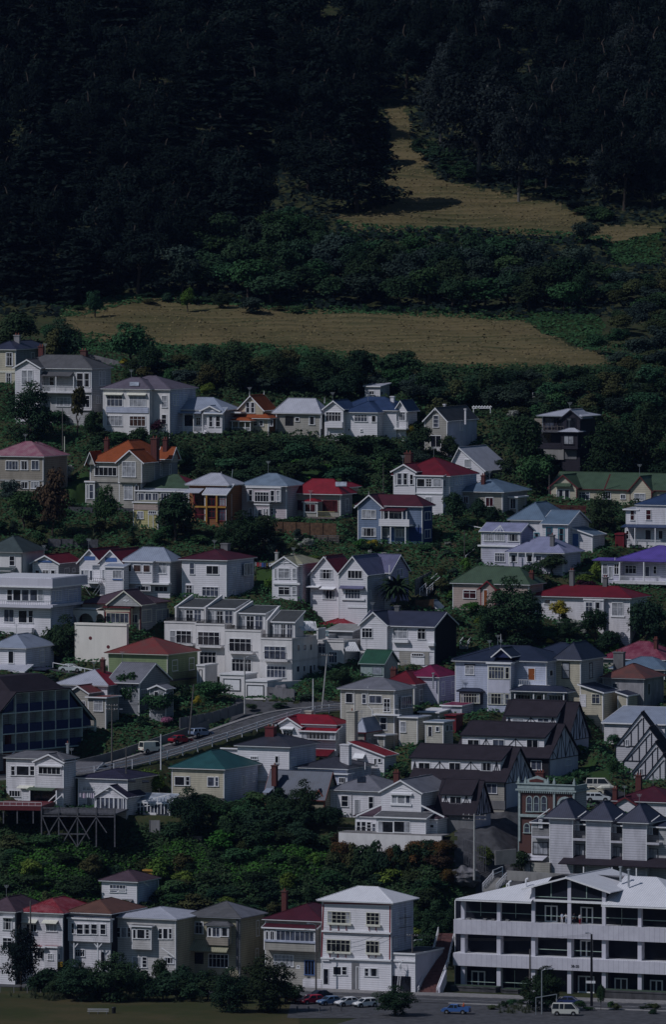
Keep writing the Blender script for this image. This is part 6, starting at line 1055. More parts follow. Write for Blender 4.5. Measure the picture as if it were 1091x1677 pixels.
# ================================================================== VEHICLES
CARN = {}
def paint(c):
    k = 'paint_%d_%d_%d' % tuple(int(x*255) for x in c)
    if k not in M:
        m, nt, b = newmat(k); b.inputs['Base Color'].default_value = (*c, 1); b.inputs['Roughness'].default_value = .35; b.inputs['Coat Weight'].default_value = .25; b.inputs['Specular IOR Level'].default_value = .4
    return k
plain('tyre', (.015, .015, .015), .9); plain('rim', (.35, .35, .37), .4, .6); plain('lamp_glass', (.6, .6, .6), .2); plain('tail_red', (.35, .02, .02), .3); plain('car_glass', (.02, .025, .03), .1, 0, .2); plain('skin', (.42, .24, .17), .7); plain('hair', (.03, .02, .015), .8)
def car(label, pos, yaw, kind, col, col2=None, name='car', cat='car', group=None):
    e = empty(name, pos, yaw); tag(e, label, cat, group); c = paint(col); L, Wd = (4.2, 1.66)
    if kind == 'sedan': low = [(-2.1, .32), (-2.12, .75), (-1.95, .93), (-1.2, .98), (.85, .95), (1.9, .78), (2.1, .6), (2.1, .3)]; cab = (-1.55, -1.0, .35, 1.0, .95, 1.38)
    elif kind == 'hatch': low = [(-1.9, .32), (-1.95, .8), (-1.9, .95), (.8, .93), (1.75, .75), (1.95, .55), (1.95, .3)]; cab = (-1.9, -1.45, .3, .95, .93, 1.4)
    elif kind == 'wagon': low = [(-2.2, .32), (-2.25, .8), (-2.2, .96), (.85, .95), (1.9, .8), (2.15, .6), (2.15, .3)]; cab = (-2.2, -1.95, .35, 1.0, .95, 1.42)
    elif kind == 'van': low = [(-2.1, .35), (-2.12, 1.05), (1.85, 1.05), (2.1, .85), (2.15, .35)]; cab = (-2.1, -2.0, 1.05, 1.8, 1.05, 1.9)
    else: low = [(-2.3, .45), (-2.3, .95), (-.4, .95), (1.0, .98), (2.0, .88), (2.2, .65), (2.2, .38)]; cab = (-.45, -.4, .75, 1.2, .96, 1.48)
    q = MB(); n = len(low)
    A = [(x, -Wd/2, z) for x, z in low]; B2 = [(x, Wd/2, z) for x, z in low]; A2 = [(x*.99, -Wd/2+.07, z+.05) for x, z in low]; q.prism(A, B2, c)
    for wx in (-1.3, 1.3):
        for s_ in (-1, 1): q.tube([(wx, s_*(Wd/2+.012), .34), (wx, s_*(Wd/2-.1), .34)], .4, 'tyre', 14)
    bo = q.build('body', e)
    x0, x1, x2, x3, zb, ztp = cab; q = MB(); wi, wt = Wd/2-.06, Wd/2-.2
    q.prism([(x0, -wi, zb-.03), (x3, -wi, zb-.03), (x3, wi, zb-.03), (x0, wi, zb-.03)], [(x1, -wt, ztp), (x2, -wt, ztp), (x2, wt, ztp), (x1, wt, ztp)], 'car_glass'); q.build('window', e)
    q = MB(); q.prism([(x1-.06, -wt-.02, ztp-.02), (x2+.05, -wt-.02, ztp-.02), (x2+.05, wt+.02, ztp-.02), (x1-.06, wt+.02, ztp-.02)], [(x1, -wt+.05, ztp+.06), (x2, -wt+.05, ztp+.06), (x2, wt-.05, ztp+.06), (x1, wt-.05, ztp+.06)], c)
    for s_ in (-1, 1):
        P0 = [((x0, zb), (x1, ztp)), ((x3, zb), (x2, ztp))]; xm_ = (x1+x2)/2
        for (a, z0), (b_, z1) in P0: q.bar((a, s_*(wi+.005), z0), (b_, s_*(wt+.01), z1), .09, c)
        for f in ((.0,) if kind in ('hatch', 'sedan', 'ute') else (-.45, .3)): q.bar((xm_+f-.02, s_*(wi+.01), zb), (xm_+f, s_*(wt+.012), ztp), .09, c)
        if kind == 'van' and name != 'minibus': q.prism([(x0+.1, s_*(wi+.01), zb), (.4, s_*(wi+.01), zb), (.4, s_*(wt+.05), ztp), (x1+.1, s_*(wt+.05), ztp)], [(x0+.1, s_*(wi-.05), zb), (.4, s_*(wi-.05), zb), (.4, s_*(wt-.02), ztp), (x1+.1, s_*(wt-.02), ztp)], c)
    q.build('roof', e)
    for wx in (-1.3, 1.3):
        for s_ in (-1, 1):
            q = MB(); q.tube([(wx, s_*(Wd/2-.16), .31), (wx, s_*(Wd/2+.03), .31)], .31, 'tyre', 16); wo = q.build('wheel', e); q = MB(); q.tube([(wx, s_*(Wd/2+.025), .31), (wx, s_*(Wd/2+.045), .31)], .18, 'rim', 12); q.build('rim', wo)
    for s_ in (-1, 1):
        f = low[-1][0]; q = MB(); q.box(f-.1, f+.02, s_*.55-.16, s_*.55+.16, .58, .72, 'lamp_glass'); q.build('headlight', e); r = low[0][0]; q = MB(); q.box(r-.03, r+.1, s_*.6-.13, s_*.6+.13, .6, .8, 'tail_red'); q.build('tail_light', e)
    q = MB(); q.box(low[-1][0]-.05, low[-1][0]+.07, -.78, .78, .36, .5, col2 or 'metal_dark'); q.box(low[0][0]-.09, low[0][0]+.02, -.78, .78, .36, .5, col2 or 'metal_dark'); q.build('bumper', e)
    if kind == 'ute': q = MB(); q.box(-2.2, -.5, -.68, .68, .952, .99, 'metal_dark'); [q.box(-2.25, -.5, y-.03, y+.03, .94, 1.15, c) for y in (-.8, .8)]; q.build('tray', e)
    return e
def gp(c, x, y, up=0, Y=None, wheel=True):
    px, py = cv(c, x, y); Y = Y or Yof(px, py); p = P(px, py, Y); return Vector((p.x, p.y, max(p.z, zt(p.x, p.y))+up)) if py < 1600 else Vector((p.x, p.y, 3.07+up))
W8 = (.72, .72, .74)
PK = 'cars parked side by side in the small car park'
car('dark red car half hidden by the bush at the left end of the car park', gp('c11', 410, 640), R(-62), 'hatch', (.16, .01, .015), group=PK); car('bright red hatchback between the dark red car and the blue sedan', gp('c11', 488, 645), R(-148), 'hatch', (.42, .012, .04), group=PK); car('dark navy car behind the bright red hatchback', gp('c11', 525, 622), R(-148), 'sedan', (.02, .02, .05), group=PK)
car('steel-blue sedan beside the red hatchback', gp('c11', 575, 650), R(-148), 'sedan', (.10, .18, .32), group=PK); car('white sedan with dark windows beside the blue sedan', gp('c11', 660, 655), R(-148), 'sedan', W8, group=PK); car('white hatchback nearest the dark bush in the car park', gp('c11', 742, 660), R(-148), 'hatch', (.8, .8, .8), group=PK)
u_ = car('blue utility truck with a load tray driving along the bottom street', gp('c12', 130, 728), R(168), 'ute', (.05, .13, .36), name='pickup_truck', cat='pickup'); car('white minibus parked at the bottom right', gp('c12', 634, 735), R(-8), 'van', (.62, .62, .56), name='minibus', cat='minibus'); car('dark blue and white patrol sedan behind the minibus', gp('c12', 655, 690), R(-12), 'sedan', (.03, .05, .16), name='sedan')
q = MB(); q.box(-.9, .9, -.86, .86, .62, .85, paint(W8)); 
car('white car behind the street trees below the cream weatherboard house', gp('c10x', 0, 0) if 0 else gp('C5', 985, 735), R(-25), 'hatch', W8)
def onr(px, side, up=.05):
    i = min(range(len(road_c)), key=lambda k: abs(CX+FP*(road_c[k]+road_n[k]*side).x/road_c[k].y-px)); p = road_c[i]+road_n[i]*side; t = road_c[min(i+1, len(road_c)-1)]-road_c[i-1]; return p+Vector((0, 0, up)), math.atan2(t.y, t.x)
for px, kind, col, lab, nm, ct in ((245, 'van', (.78, .76, .66), 'cream-white panel van parked on the hillside road', 'van', 'van'), (294, 'sedan', (.30, .012, .025), 'red car parked in front of the white van on the hillside road', 'car', 'car'), (328, 'wagon', (.20, .26, .38), 'pale blue car parked uphill of the red car on the hillside road', 'car', 'car')):
    p, a = onr(px, -2.9); car(lab, p, a, kind, col, name=nm, cat=ct)
i_ = 12; pl_ = P(*cv('B4', 452, 220), 1546.5); car('silver-white sedan parked on the lane behind the white rail', Vector((pl_.x, pl_.y, min(lane_c, key=lambda c: (c.x-pl_.x)**2+(c.y-pl_.y)**2).z+.03)), R(-12), 'sedan', (.6, .66, .66))
for x, y, kd, lb, cl in ((665, 255, 'van', 'white minivan with a dark stripe parked behind the brick building', (.7, .68, .62)), (660, 325, 'wagon', 'white station wagon nearest the townhouse roofs behind the brick building', (.66, .7, .72)), (625, 285, 'hatch', 'cream car roof between the minivan and the station wagon', (.7, .66, .52))): car(lb, gp('C4', x, y, .1), R(-6), kd, cl, name='minibus' if kd == 'van' else 'station_wagon' if kd == 'wagon' else 'car', cat='car')
q = MB(); q.tube([(-1.6, 0, .2), (-.8, 0, .3), (.6, 0, .35), (1.8, 0, .3)], [.05, .42, .45, .05], 'cream_trim', 10); bo = q.build('boat'); bo.location = gp('C4', 712, 288, 1.2); tag(bo, 'small cream dinghy lying upturned beside the station wagon', 'boat')
# ================================================================== PEOPLE
plain('cloth_white', (.75, .75, .78), .9); plain('cloth_red', (.4, .02, .04), .9); plain('cloth_orange', (.5, .1, .03), .9); plain('cloth_dark', (.03, .035, .06), .9); plain('cloth_pale', (.45, .5, .62), .9)
def person(label, pos, yaw, top, legs, pose='stand', hat=None):
    J = {'pelvis': (0, 0, .95), 'waist': (0, 0, 1.1), 'chest': (0, .0, 1.33), 'neck': (0, .0, 1.5), 'ls': (-.19, 0, 1.43), 'le': (-.25, .02, 1.15), 'lh': (-.24, .12, .92), 'rs': (.19, 0, 1.43), 're': (.25, .02, 1.15), 'rh': (.24, .12, .92), 'lk': (-.11, .03, .5), 'la': (-.12, 0, .08), 'lt': (-.12, .16, .04), 'rk': (.11, .03, .5), 'ra': (.12, 0, .08), 'rt': (.12, .16, .04), 'lhip': (-.1, 0, .88), 'rhip': (.1, 0, .88)}
    if pose == 'sit': J.update(pelvis=(0, 0, .5), waist=(0, 0, .66), chest=(0, .02, .9), neck=(0, .04, 1.07), ls=(-.19, .02, 1.0), le=(-.24, .1, .74), lh=(-.15, .35, .68), rs=(.19, .02, 1.0), re=(.24, .1, .74), rh=(.15, .35, .68), lhip=(-.1, .03, .48), rhip=(.1, .03, .48), lk=(-.12, .45, .5), rk=(.12, .45, .5), la=(-.12, .45, .08), ra=(.12, .45, .08), lt=(-.12, .6, .04), rt=(.12, .6, .04))
    if pose == 'reach': J.update(re=(.26, .2, 1.62), rh=(.3, .38, 1.85), le=(-.24, .2, 1.3), lh=(-.2, .4, 1.25), lk=(-.12, .12, .55))
    if pose == 'lean': J.update(chest=(0, .12, 1.32), neck=(0, .18, 1.48), ls=(-.2, .14, 1.42), rs=(.2, .14, 1.42), le=(-.3, .3, 1.2), re=(.3, .3, 1.2), lh=(-.22, .5, 1.15), rh=(.22, .5, 1.15))
    names = list(J); E = [('pelvis', 'waist'), ('waist', 'chest'), ('chest', 'neck'), ('chest', 'ls'), ('ls', 'le'), ('le', 'lh'), ('chest', 'rs'), ('rs', 're'), ('re', 'rh'), ('pelvis', 'lhip'), ('lhip', 'lk'), ('lk', 'la'), ('la', 'lt'), ('pelvis', 'rhip'), ('rhip', 'rk'), ('rk', 'ra'), ('ra', 'rt')]
    Rd = {'pelvis': .15, 'waist': .13, 'chest': .15, 'neck': .065, 'ls': .07, 'le': .05, 'lh': .035, 'rs': .07, 're': .05, 'rh': .035, 'lk': .065, 'la': .045, 'lt': .035, 'rk': .065, 'ra': .045, 'rt': .035, 'lhip': .1, 'rhip': .1}
    V = [Vector(J[n]) for n in names]; Ed = [(names.index(a), names.index(b)) for a, b in E]; rad = [Rd[n] for n in names]
    # five fingers on each hand
    for hnd in ('lh', 'rh'):
        hp_ = Vector(J[hnd]); dr = (hp_-Vector(J[hnd[0]+'e'])).normalized(); sd_ = dr.cross(Vector((0, 1, .3))).normalized()
        for k in range(5):
            a = hp_+dr*.06+sd_*(.022*(k-2)); b = a+dr*(.055 if k else .03)+sd_*(.01*(k-2)); i0 = len(V); V += [a, b]; rad += [.011, .008]; Ed += [(names.index(hnd), i0), (i0, i0+1)]
    hd = Vector(J['neck'])+Vector((0, .01, .13)); i0 = len(V); V += [Vector(J['neck'])+Vector((0, .01, .06)), hd, hd+Vector((0, 0, .09))]; rad += [.055, .095, .07]; Ed += [(names.index('neck'), i0), (i0, i0+1), (i0+1, i0+2)]
    V.append(hd+Vector((0, .1, .0))); rad.append(.018); Ed.append((i0+1, len(V)-1))
    me = bpy.data.meshes.new('person'); me.from_pydata([tuple(v) for v in V], Ed, []); o = bpy.data.objects.new('person', me); COL.objects.link(o)
    sk = o.modifiers.new('skin', 'SKIN'); [setattr(o.data.skin_vertices[0].data[i], 'radius', (r_, r_)) for i, r_ in enumerate(rad)]; o.data.skin_vertices[0].data[0].use_root = True; sb = o.modifiers.new('sub', 'SUBSURF'); sb.levels = sb.render_levels = 1
    dg = bpy.context.evaluated_depsgraph_get(); me2 = bpy.data.meshes.new_from_object(o.evaluated_get(dg)); o.modifiers.clear(); o.data = me2
    for mm in (legs, top, 'skin', 'hair'): me2.materials.append(M[mm])
    zh = J['pelvis'][2]; zn = J['neck'][2]
    for p in me2.polygons:
        c = p.center; r_ = 0
        if c.z > zn+.02 and abs(c.x) < .13: r_ = 2 if not (c.z > zn+.19 or (c.y < J['neck'][1]-.02 and c.z > zn+.1)) else 3
        elif min((c-Vector(J['lh'])).length, (c-Vector(J['rh'])).length) < .14: r_ = 2
        elif c.z > zh+.03 and (pose != 'sit' or c.y < .25 or c.z > .62): r_ = 1
        p.material_index = r_; p.use_smooth = True
    o.location = pos; o.rotation_euler = (0, 0, yaw); tag(o, label, 'person')
    if hat: q = MB(); q.tube([(0, 0, 0), (0, 0, .03), (0, 0, .04), (0, 0, .13)], [.2, .2, .12, .1], hat, 12); ho = q.build('hat', o); ho.location = hd+Vector((0, 0, .08))
    return o
OFF = [o for o in COL.objects if o.name == 'office_building'][0]; oh_ = Hs.__new__(Hs)
def off_pos(x, y, pl):      # a spot on the upper balcony floor
    hh = Hs('c12', None, 1180, 660); a = hh.F(x, y, pl); bpy.data.objects.remove(hh.e); lo = Vector((a[0], pl, a[1])); c, s_ = math.cos(hh.rz), math.sin(hh.rz); return hh.O+Vector((c*lo.x-s_*lo.y, s_*lo.x+c*lo.y, lo.z))
zf = off_pos(650, 317, .4).z
for x, lab, top, legs, pose, pl in ((617, 'person in pale shirt seated at the upper office balcony, left of the column', 'cloth_pale', 'cloth_white', 'stand', .9), (637, 'person in white standing close to the column on the office balcony', 'cloth_white', 'cloth_pale', 'lean', .9), (672, 'person in dark clothes on the office balcony between the white figures and the red trousers', 'cloth_dark', 'cloth_dark', 'stand', 1.4), (700, 'person in white top and red trousers on the office balcony', 'cloth_white', 'cloth_red', 'stand', .8)):
    p = off_pos(x, 317, pl); p.z = zf+.0; person(lab.replace('seated', 'standing'), p, R(150 if x < 650 else 200), top, legs, pose)
fl_ = off_pos(655, 317, 1.0); q = MB(); q.box(-.5, .5, -.35, .35, .66, .72, 'base_grey'); t_ = q.build('tabletop'); te = empty('table', (off_pos(655, 317, 1.3).x, off_pos(655, 317, 1.3).y, zf), R(-25)); tag(te, 'small table on the upper office balcony', 'table'); t_.parent = te; q = MB(); q.box(-.05, .05, -.05, .05, 0, .66, 'base_grey'); q.build('leg', te)
hh = PAINT_H; a = hh.F(605, 592, -.55); c, s_ = math.cos(hh.rz), math.sin(hh.rz)
def ph(lx, ly, lz): return hh.O+Vector((c*lx-s_*ly, s_*lx+c*ly, lz))
zb_ = a[1]; person('painter in white overalls on a ladder reaching up the white wall', ph(a[0], -.55, zb_), hh.rz, 'cloth_white', 'cloth_white', 'reach')
le = empty('ladder', ph(a[0], -.9, 0), hh.rz); tag(le, 'pale ladder under the painter against the white building', 'ladder'); zt_ = zb_+.9
for s2 in (-.22, .22): q = MB(); q.bar((s2, -.5, 0), (s2, .55, zt_), .06, 'cloth_white'); q.build('side_rail', le)
q = MB()
for i in range(1, 14): f = i/14; q.bar((-.22, -.5+1.05*f, zt_*f), (.22, -.5+1.05*f, zt_*f), .04, 'cloth_white')
q.build('rungs', le)
person('person in orange sitting in the tray of the blue utility truck', u_.location+Vector((-1.35*math.cos(R(168)), -1.35*math.sin(R(168)), .62)), R(100), 'cloth_orange', 'cloth_dark', 'sit')
# ================================================================== POLES, LAMPS, WIRES, SMALL THINGS
TIPS = {}
def pole(label, c, x, yt, yb, m='pole_wood', r=.13, arm=True, Y=None, lamp=None, key=None, xt=None, name='utility_pole', cat='pole', armw=1.0):
    px, pb = cv(c, x, yb); _, pt = cv(c, x, yt); Y = Y or Yof(px, pb); b_ = P(px, pb, Y); t = P(cv(c, xt, yt)[0] if xt else px, pt, Y)-b_
    e = empty(name, b_); tag(e, label, cat); q = MB(); q.tube([(0, 0, -1), tuple(t)], [r*1.2, r*.8], m, 10); q.build('post', e)
    if arm:
        for k, dz in enumerate((.25, .9)[:2 if arm == 2 else 1]):
            q = MB(); A = t-Vector((0, 0, dz)); q.bar(A-Vector((armw, -.5*armw, 0)), A+Vector((armw, -.5*armw, 0)), .1, 'pole_wood'); 
            for s_ in (-.9, -.45, .45, .9): q.tube([A+Vector((armw*s_, -.5*armw*s_, .05)), A+Vector((armw*s_, -.5*armw*s_, .22))], .05, 'trim', 6)
            q.build('crossarm', e)
    if lamp:
        q = MB(); L = lamp; A = t-Vector((0, 0, .1 if not arm else 1.2)); q.tube([A, A+Vector((L*.5, 0, .25)), A+Vector((L, 0, .3))], .045, 'galv_metal', 6); q.build('lamp_arm', e); q = MB(); s_ = 1 if L > 0 else -1; q.tube([A+Vector((L, 0, .3)), A+Vector((L+.6*s_, 0, .28))], [.07, .12], 'galv_metal', 8); q.build('lamp_head', e)
    if key: TIPS[key] = b_+t-Vector((0, 0, .1))
    return e
pole('wooden power pole with lamp arm standing left of the white van', 'B4', 712, 440, 840, lamp=1.2, key='a', arm=2, Y=1491); pole('slim dark pole between the van and the white cliff houses', 'C1', 803, 45, 215, r=.1, arm=False, Y=1484); pole('slim white post by the road rail near the bright green tree', 'C1', 1025, -30, 160, 'rail_white', .1, False, Y=1491)
pole('tilted wooden power pole beside the pale blue parked car', 'B5', 195, 550, 830, xt=222, key='b', Y=1504, arm=False); pole('white concrete pole with lamp in front of the cream flats', 'B5', 548, 375, 700, 'pole_concrete', .13, False, lamp=1.3, key='c', Y=1519); pole('leaning power pole with crossarm at the bend of the road', 'B5', 1035, 355, 745, xt=1075, key='d', Y=1521, m='pole_concrete'); pole('white post with dark sign box beside the leaning pole', 'B5', 985, 512, 690, 'rail_white', .1, False, Y=1522)
pole('tall pale pole with crossarms above the lattice fence', 'C3', 1003, 440, 825, 'pole_concrete', .17, 2, Y=1450, key='e', armw=2.0); pole('wooden power pole in front of the white corner building', 'C7', 685, 350, 722, lamp=1.0, key='f', armw=.9); pole('wooden street pole in front of the maroon sunroom house', 'C6', 965, 250, 672, key='g', arm=False, lamp=-.9); pole('dark power pole in front of the khaki house', 'C6', 488, 340, 560, r=.1, arm=False, key='h')
pole('thin tall pole beside the tall conifer at the lower left', 'C5', 192, 215, 640, r=.14, arm=False, Y=1416, key='i'); pole('dark wooden pole with street sign in front of the office', 'C8', 618, 350, 812, m='metal_dark', r=.2, arm=False, lamp=-.4, key='j'); pole('short dark pole behind the small tree in front of the office', 'C8', 225, 445, 700, m='pole_wood', r=.16, arm=False, Y=1404); pole('pale grey street lamp near the bottom edge', 'C8', 300, 580, 870, 'galv_metal', .1, False, lamp=1.1, Y=1377, name='street_lamp', cat='street lamp')
pole('thin television mast in the bush above the red-roofed white house', 'c2', 770, 455, 600, r=.06, arm=False); pole('thin pole in the gardens beside the long cream bungalow', 'A4', 348, 535, 680, r=.08, arm=False); pole('thin pole in the garden right of the blue house', 'A7', 862, 580, 760, r=.07, arm=False); pole('pale slim post in the trees below the red gabled roofs', 'A1', 410, 680, 790, 'cream_trim', .1, False); pole('wooden pole in the shrubs below the grey-white villa', 'A1', 397, 500, 790, r=.09, arm=False)
def wire(a, b, label, sag=1.0):
    A, B2 = TIPS[a] if isinstance(a, str) else a, TIPS[b] if isinstance(b, str) else b; q = MB(); pts = []
    for k in (-.4, 0, .4):
        pts = [A.lerp(B2, i/12)+Vector((0, k, -sag*4*(i/12)*(1-i/12)+k*.3)) for i in range(13)]; q.tube(pts, .018, 'cable', 4)
    tag(q.build('power_line'), label, 'power line')
wire('c', 'd', 'power lines strung across the front of the cream flats'); wire('f', 'j', 'power lines from the corner building pole to the office pole', .8); wire('g', 'f', 'power lines in front of the white three-storey building'); wire('h', 'g', 'power lines between the khaki house and the sunroom house', .7); wire('i', 'h', 'power lines running across the bottom row from the conifer'); wire('a', 'b', 'power lines over the parked van and red car', 1.2)
# street sign, gantry, bench, bin, bollards
q = Hs('C8', 'white street name sign on the dark pole in front of the office', 642, 810, name='street_sign', cat='sign', Y=Yof(*cv('C8', 618, 812))-.3, th=10); q.bx('sign_plate', 582, 648, 642, 664, 0, .04, 'trim'); q.bx('bracket', 606, 651, 630, 661, .05, .2, 'metal_dark')
q = Hs('C8', 'grey metal gate frame at the roadside by the white minibus', 262, 860, name='barrier', cat='barrier', Y=1376, th=0); q.bars('frame', 'f', [(262, 870, 262, 752), (262, 755, 395, 733), (395, 733, 395, 780)], .12, 'galv_metal', 0, .1)
e = empty('bench', gp('c10', 0, 0) if 0 else P(160, 1661, Yof(160, 1661)), R(-4)); tag(e, 'pale slatted park bench on the bottom left lawn', 'bench'); q = MB()
for i in range(3): q.box(-1.7, 1.7, -.25+i*.17, -.12+i*.17, .42, .46, 'grey_white')
q.build('seat', e); q = MB(); [q.box(-1.7, 1.7, .32, .36, .58+i*.17, .7+i*.17, 'grey_white') for i in range(2)]; q.build('backrest', e)
for x in (-1.4, 0, 1.4): q = MB(); q.box(x-.05, x+.05, -.25, .36, 0, .42, 'base_grey'); q.box(x-.04, x+.04, .37, .42, 0, .9, 'base_grey'); q.build('leg', e)
q = MB(); q.tube([(0, 0, 0), (0, 0, .95), (0, 0, .96), (0, 0, 1.05)], [.3, .33, .36, .3], 'metal_dark', 14); o = q.build('litter_bin'); o.location = P(186, 1660, Yof(186, 1660)); tag(o, 'dark litter bin beside the park bench', 'bin')
q = MB(); q.tube([(0, 0, 0), (0, 0, .75), (0, 0, .85)], [.12, .12, .05], 'grey_timber', 10); bl0 = q.build('bollard')
for i, x in enumerate((422, 475, 527, 577, 628)):
    o = bl0 if i == 0 else bl0.copy()
    if i: COL.objects.link(o)
    o.location = gp('c11', x, 682-abs(i-2)*1); tag(o, 'short wooden bollard in the row in front of the car park', 'bollard', 'bollards in front of the car park')
def laundry(label, c, xa, ya, xb, yb, Y, cols, hgt=.9):
    A, B2 = P(*cv(c, xa, ya), Y), P(*cv(c, xb, yb), Y); e = empty('washing_line', A); tag(e, label, 'washing line'); q = MB(); D = B2-A; q.tube([(0, 0, 0), tuple(D)], .02, 'cable', 4)
    for f in (0, 1): q.bar(D*f+Vector((0, 0, -2.2)), D*f+Vector((0, 0, .1)), .08, 'galv_metal')
    q.build('line', e); rr = random.Random(3)
    for i, cl in enumerate(cols):
        x = D*((i+.5)/len(cols)); wd = D.length/len(cols)*.4; hh_ = hgt*rr.uniform(.6, 1.1); q = MB(); pts = [x+Vector((-wd+2*wd*k/4, .06*math.sin(k*2+i), 0)) for k in range(5)]
        for a, b in zip(pts, pts[1:]): q.prism([a, b, b+Vector((0, .02, 0)), a+Vector((0, .02, 0))], [a-Vector((0, 0, hh_)), b-Vector((0, 0, hh_)), b+Vector((0, .02, -hh_)), a+Vector((0, .02, -hh_))], paint(cl))
        q.build('garment', e)
laundry('washing line with red, pink, blue and white clothes right of the square maroon-roofed house', 'B2', 612, 158, 712, 165, 1598, [(.6, .6, .65), (.5, .04, .06), (.6, .2, .28), (.1, .18, .5), (.1, .12, .3), (.5, .3, .1), (.6, .6, .65)]); laundry('washing line with pinkish white laundry in front of the violet-navy roofed house', 'C1', 498, 345, 600, 345, 1478, [(.6, .55, .62), (.62, .5, .6), (.7, .68, .72), (.65, .55, .65)], 1.0)
h = Hs('A8', 'red garden booth beside the blue-roofed house at the right', 822, 445, name='booth', cat='shed', wall='red_trim', roof='red_dark'); h.B(772, 822, None, 372, 365, 'shed', D=1.5, oh=.1, wall='paint_red' if 0 else 'red_dark', rm='red_dark', trim='red_trim')
h = Hs('A4', 'small pale pergola frame in the bush above the dark timber house', 352, 75, name='pergola', cat='pergola', dY=0); h.bars('frame', 'f', [(240, 12, 352, 10), (245, 38, 325, 38), (332, 8, 332, 70), (345, 8, 345, 70), (242, 12, 242, 45)], .14, 'grey_white', 0, .1)
h = Hs('A3', 'white slatted pergola roof high in the bush right of the tall grey gabled house', 1035, 320, name='pergola', cat='pergola'); h.bars('frame', 'f', [(910, 258, 1038, 258), (915, 268, 1030, 266)] + [(912+i*18, 268, 922+i*18, 250) for i in range(7)] + [(920, 268, 920, 310), (1028, 266, 1028, 315)], .13, 'trim', 0, .1)
h = Hs('A4', 'rickety white railing and steps left of the dark timber house', 262, 300, name='railing', cat='railing'); h.bars('frame', 'f', [(215, 218, 245, 222), (222, 215, 232, 190), (245, 232, 236, 298), (218, 210, 250, 208)], .13, 'grey_white', 0, .1); h.bx('screen', 254, 176, 306, 232, .5, .1, 'tan')
h = Hs('C5', 'small orange-yellow shed roof behind the plum-roofed cliff house', 972, 70, name='shed', cat='shed', wall='yellow_post', roof='yellow_post', dY=2); h.B(920, 970, None, 25, 16, 'shed', D=2, oh=.2, wall='yellow_post', rm='yellow_post', trim='yellow_post')
# ================================================================== VEGETATION
def leafmat(name, c, c2=None, hue=.06):
    m, nt, b = newmat(name); at = N(nt, 'ShaderNodeAttribute'); at.attribute_name = 'tone'; oi = N(nt, 'ShaderNodeObjectInfo')
    c2 = c2 or sc(c, 1.9); base = ramp(nt, at.outputs['Fac'], c, c2, .05, .95)
    hs = N(nt, 'ShaderNodeHueSaturation'); mr = N(nt, 'ShaderNodeMapRange'); mr.inputs[3].default_value = .5-hue; mr.inputs[4].default_value = .5+hue*.5; nt.links.new(oi.outputs['Random'], mr.inputs[0]); nt.links.new(mr.outputs[0], hs.inputs['Hue'])
    m2 = N(nt, 'ShaderNodeMath', operation='MULTIPLY'); m2.inputs[1].default_value = 7.3; nt.links.new(oi.outputs['Random'], m2.inputs[0]); fr = N(nt, 'ShaderNodeMath', operation='FRACT'); nt.links.new(m2.outputs[0], fr.inputs[0]); mv = N(nt, 'ShaderNodeMapRange'); mv.inputs[3].default_value = .7; mv.inputs[4].default_value = 1.35; nt.links.new(fr.outputs[0], mv.inputs[0]); nt.links.new(mv.outputs[0], hs.inputs['Value'])
    nt.links.new(base, hs.inputs['Color']); nt.links.new(hs.outputs['Color'], b.inputs['Base Color']); b.inputs['Roughness'].default_value = .9; b.inputs['Specular IOR Level'].default_value = .02
leafmat('leaf_dark', (.015, .031, .016)); leafmat('leaf_mid', (.020, .050, .022)); leafmat('leaf_bright', (.045, .10, .02)); leafmat('leaf_olive', (.034, .042, .018)); leafmat('leaf_blue', (.02, .035, .028), (.045, .066, .055)); leafmat('leaf_pine', (.006, .0095, .009), (.012, .021, .018), .02); leafmat('leaf_gum', (.014, .020, .020), (.036, .048, .048), .02)
leafmat('leaf_maroon', (.035, .012, .022), (.07, .025, .04), .01); leafmat('leaf_yellow', (.22, .20, .03), (.4, .33, .04), .01); leafmat('flower_white', (.25, .27, .22), (.62, .62, .60), .01); leafmat('leaf_brown', (.022, .018, .012), (.075, .05, .03), .02); leafmat('flower_pink', (.10, .05, .07), (.45, .16, .28), .01); leafmat('leaf_flax', (.035, .055, .03), (.11, .12, .07), .02); leafmat('leaf_orange', (.05, .05, .02), (.20, .09, .03), .02)
plain('bark', (.07, .055, .045), .95, 0, .4, 3); plain('bark_pale', (.13, .125, .12), .9, 0, .3, 3)
def leaves(pts, nrm, size, tone, name, mt, elong=1.0, drp=0):
    n = len(pts); size = np.broadcast_to(size, (n,)); t = rng.normal(size=(n, 3)); nn = nrm+rng.normal(scale=.38, size=(n, 3)); nn /= np.linalg.norm(nn, axis=1)[:, None]+1e-9
    u = np.cross(nn, t); u /= np.linalg.norm(u, axis=1)[:, None]+1e-9; w = np.cross(nn, u); u = u*size[:, None]*.5*elong; w = w*size[:, None]*.5
    V = np.stack([pts-u*.95, pts-w*.75+u*.12, pts+u*1.05, pts+w*.8-u*.08], 1).reshape(-1, 3); F = np.arange(4*n).reshape(n, 4); me = npmesh(name, V, F, mt, False)
    a = me.attributes.new('tone', 'FLOAT', 'FACE'); a.data.foreach_set('value', np.asarray(tone, np.float32)); return me
hz = bpy.data.materials.new('haze'); hz.use_nodes = True; M['haze'] = hz; hz.node_tree.nodes.remove(hz.node_tree.nodes['Principled BSDF']); pv = hz.node_tree.nodes.new('ShaderNodeVolumePrincipled'); pv.inputs['Color'].default_value = (.30, .48, 1, 1); pv.inputs['Density'].default_value = 1.0e-5; pv.inputs['Anisotropy'].default_value = 0; hz.node_tree.links.new(pv.outputs[0], hz.node_tree.nodes['Material Output'].inputs['Volume'])
def unit(v): return v/(np.linalg.norm(v, axis=1)[:, None]+1e-9)
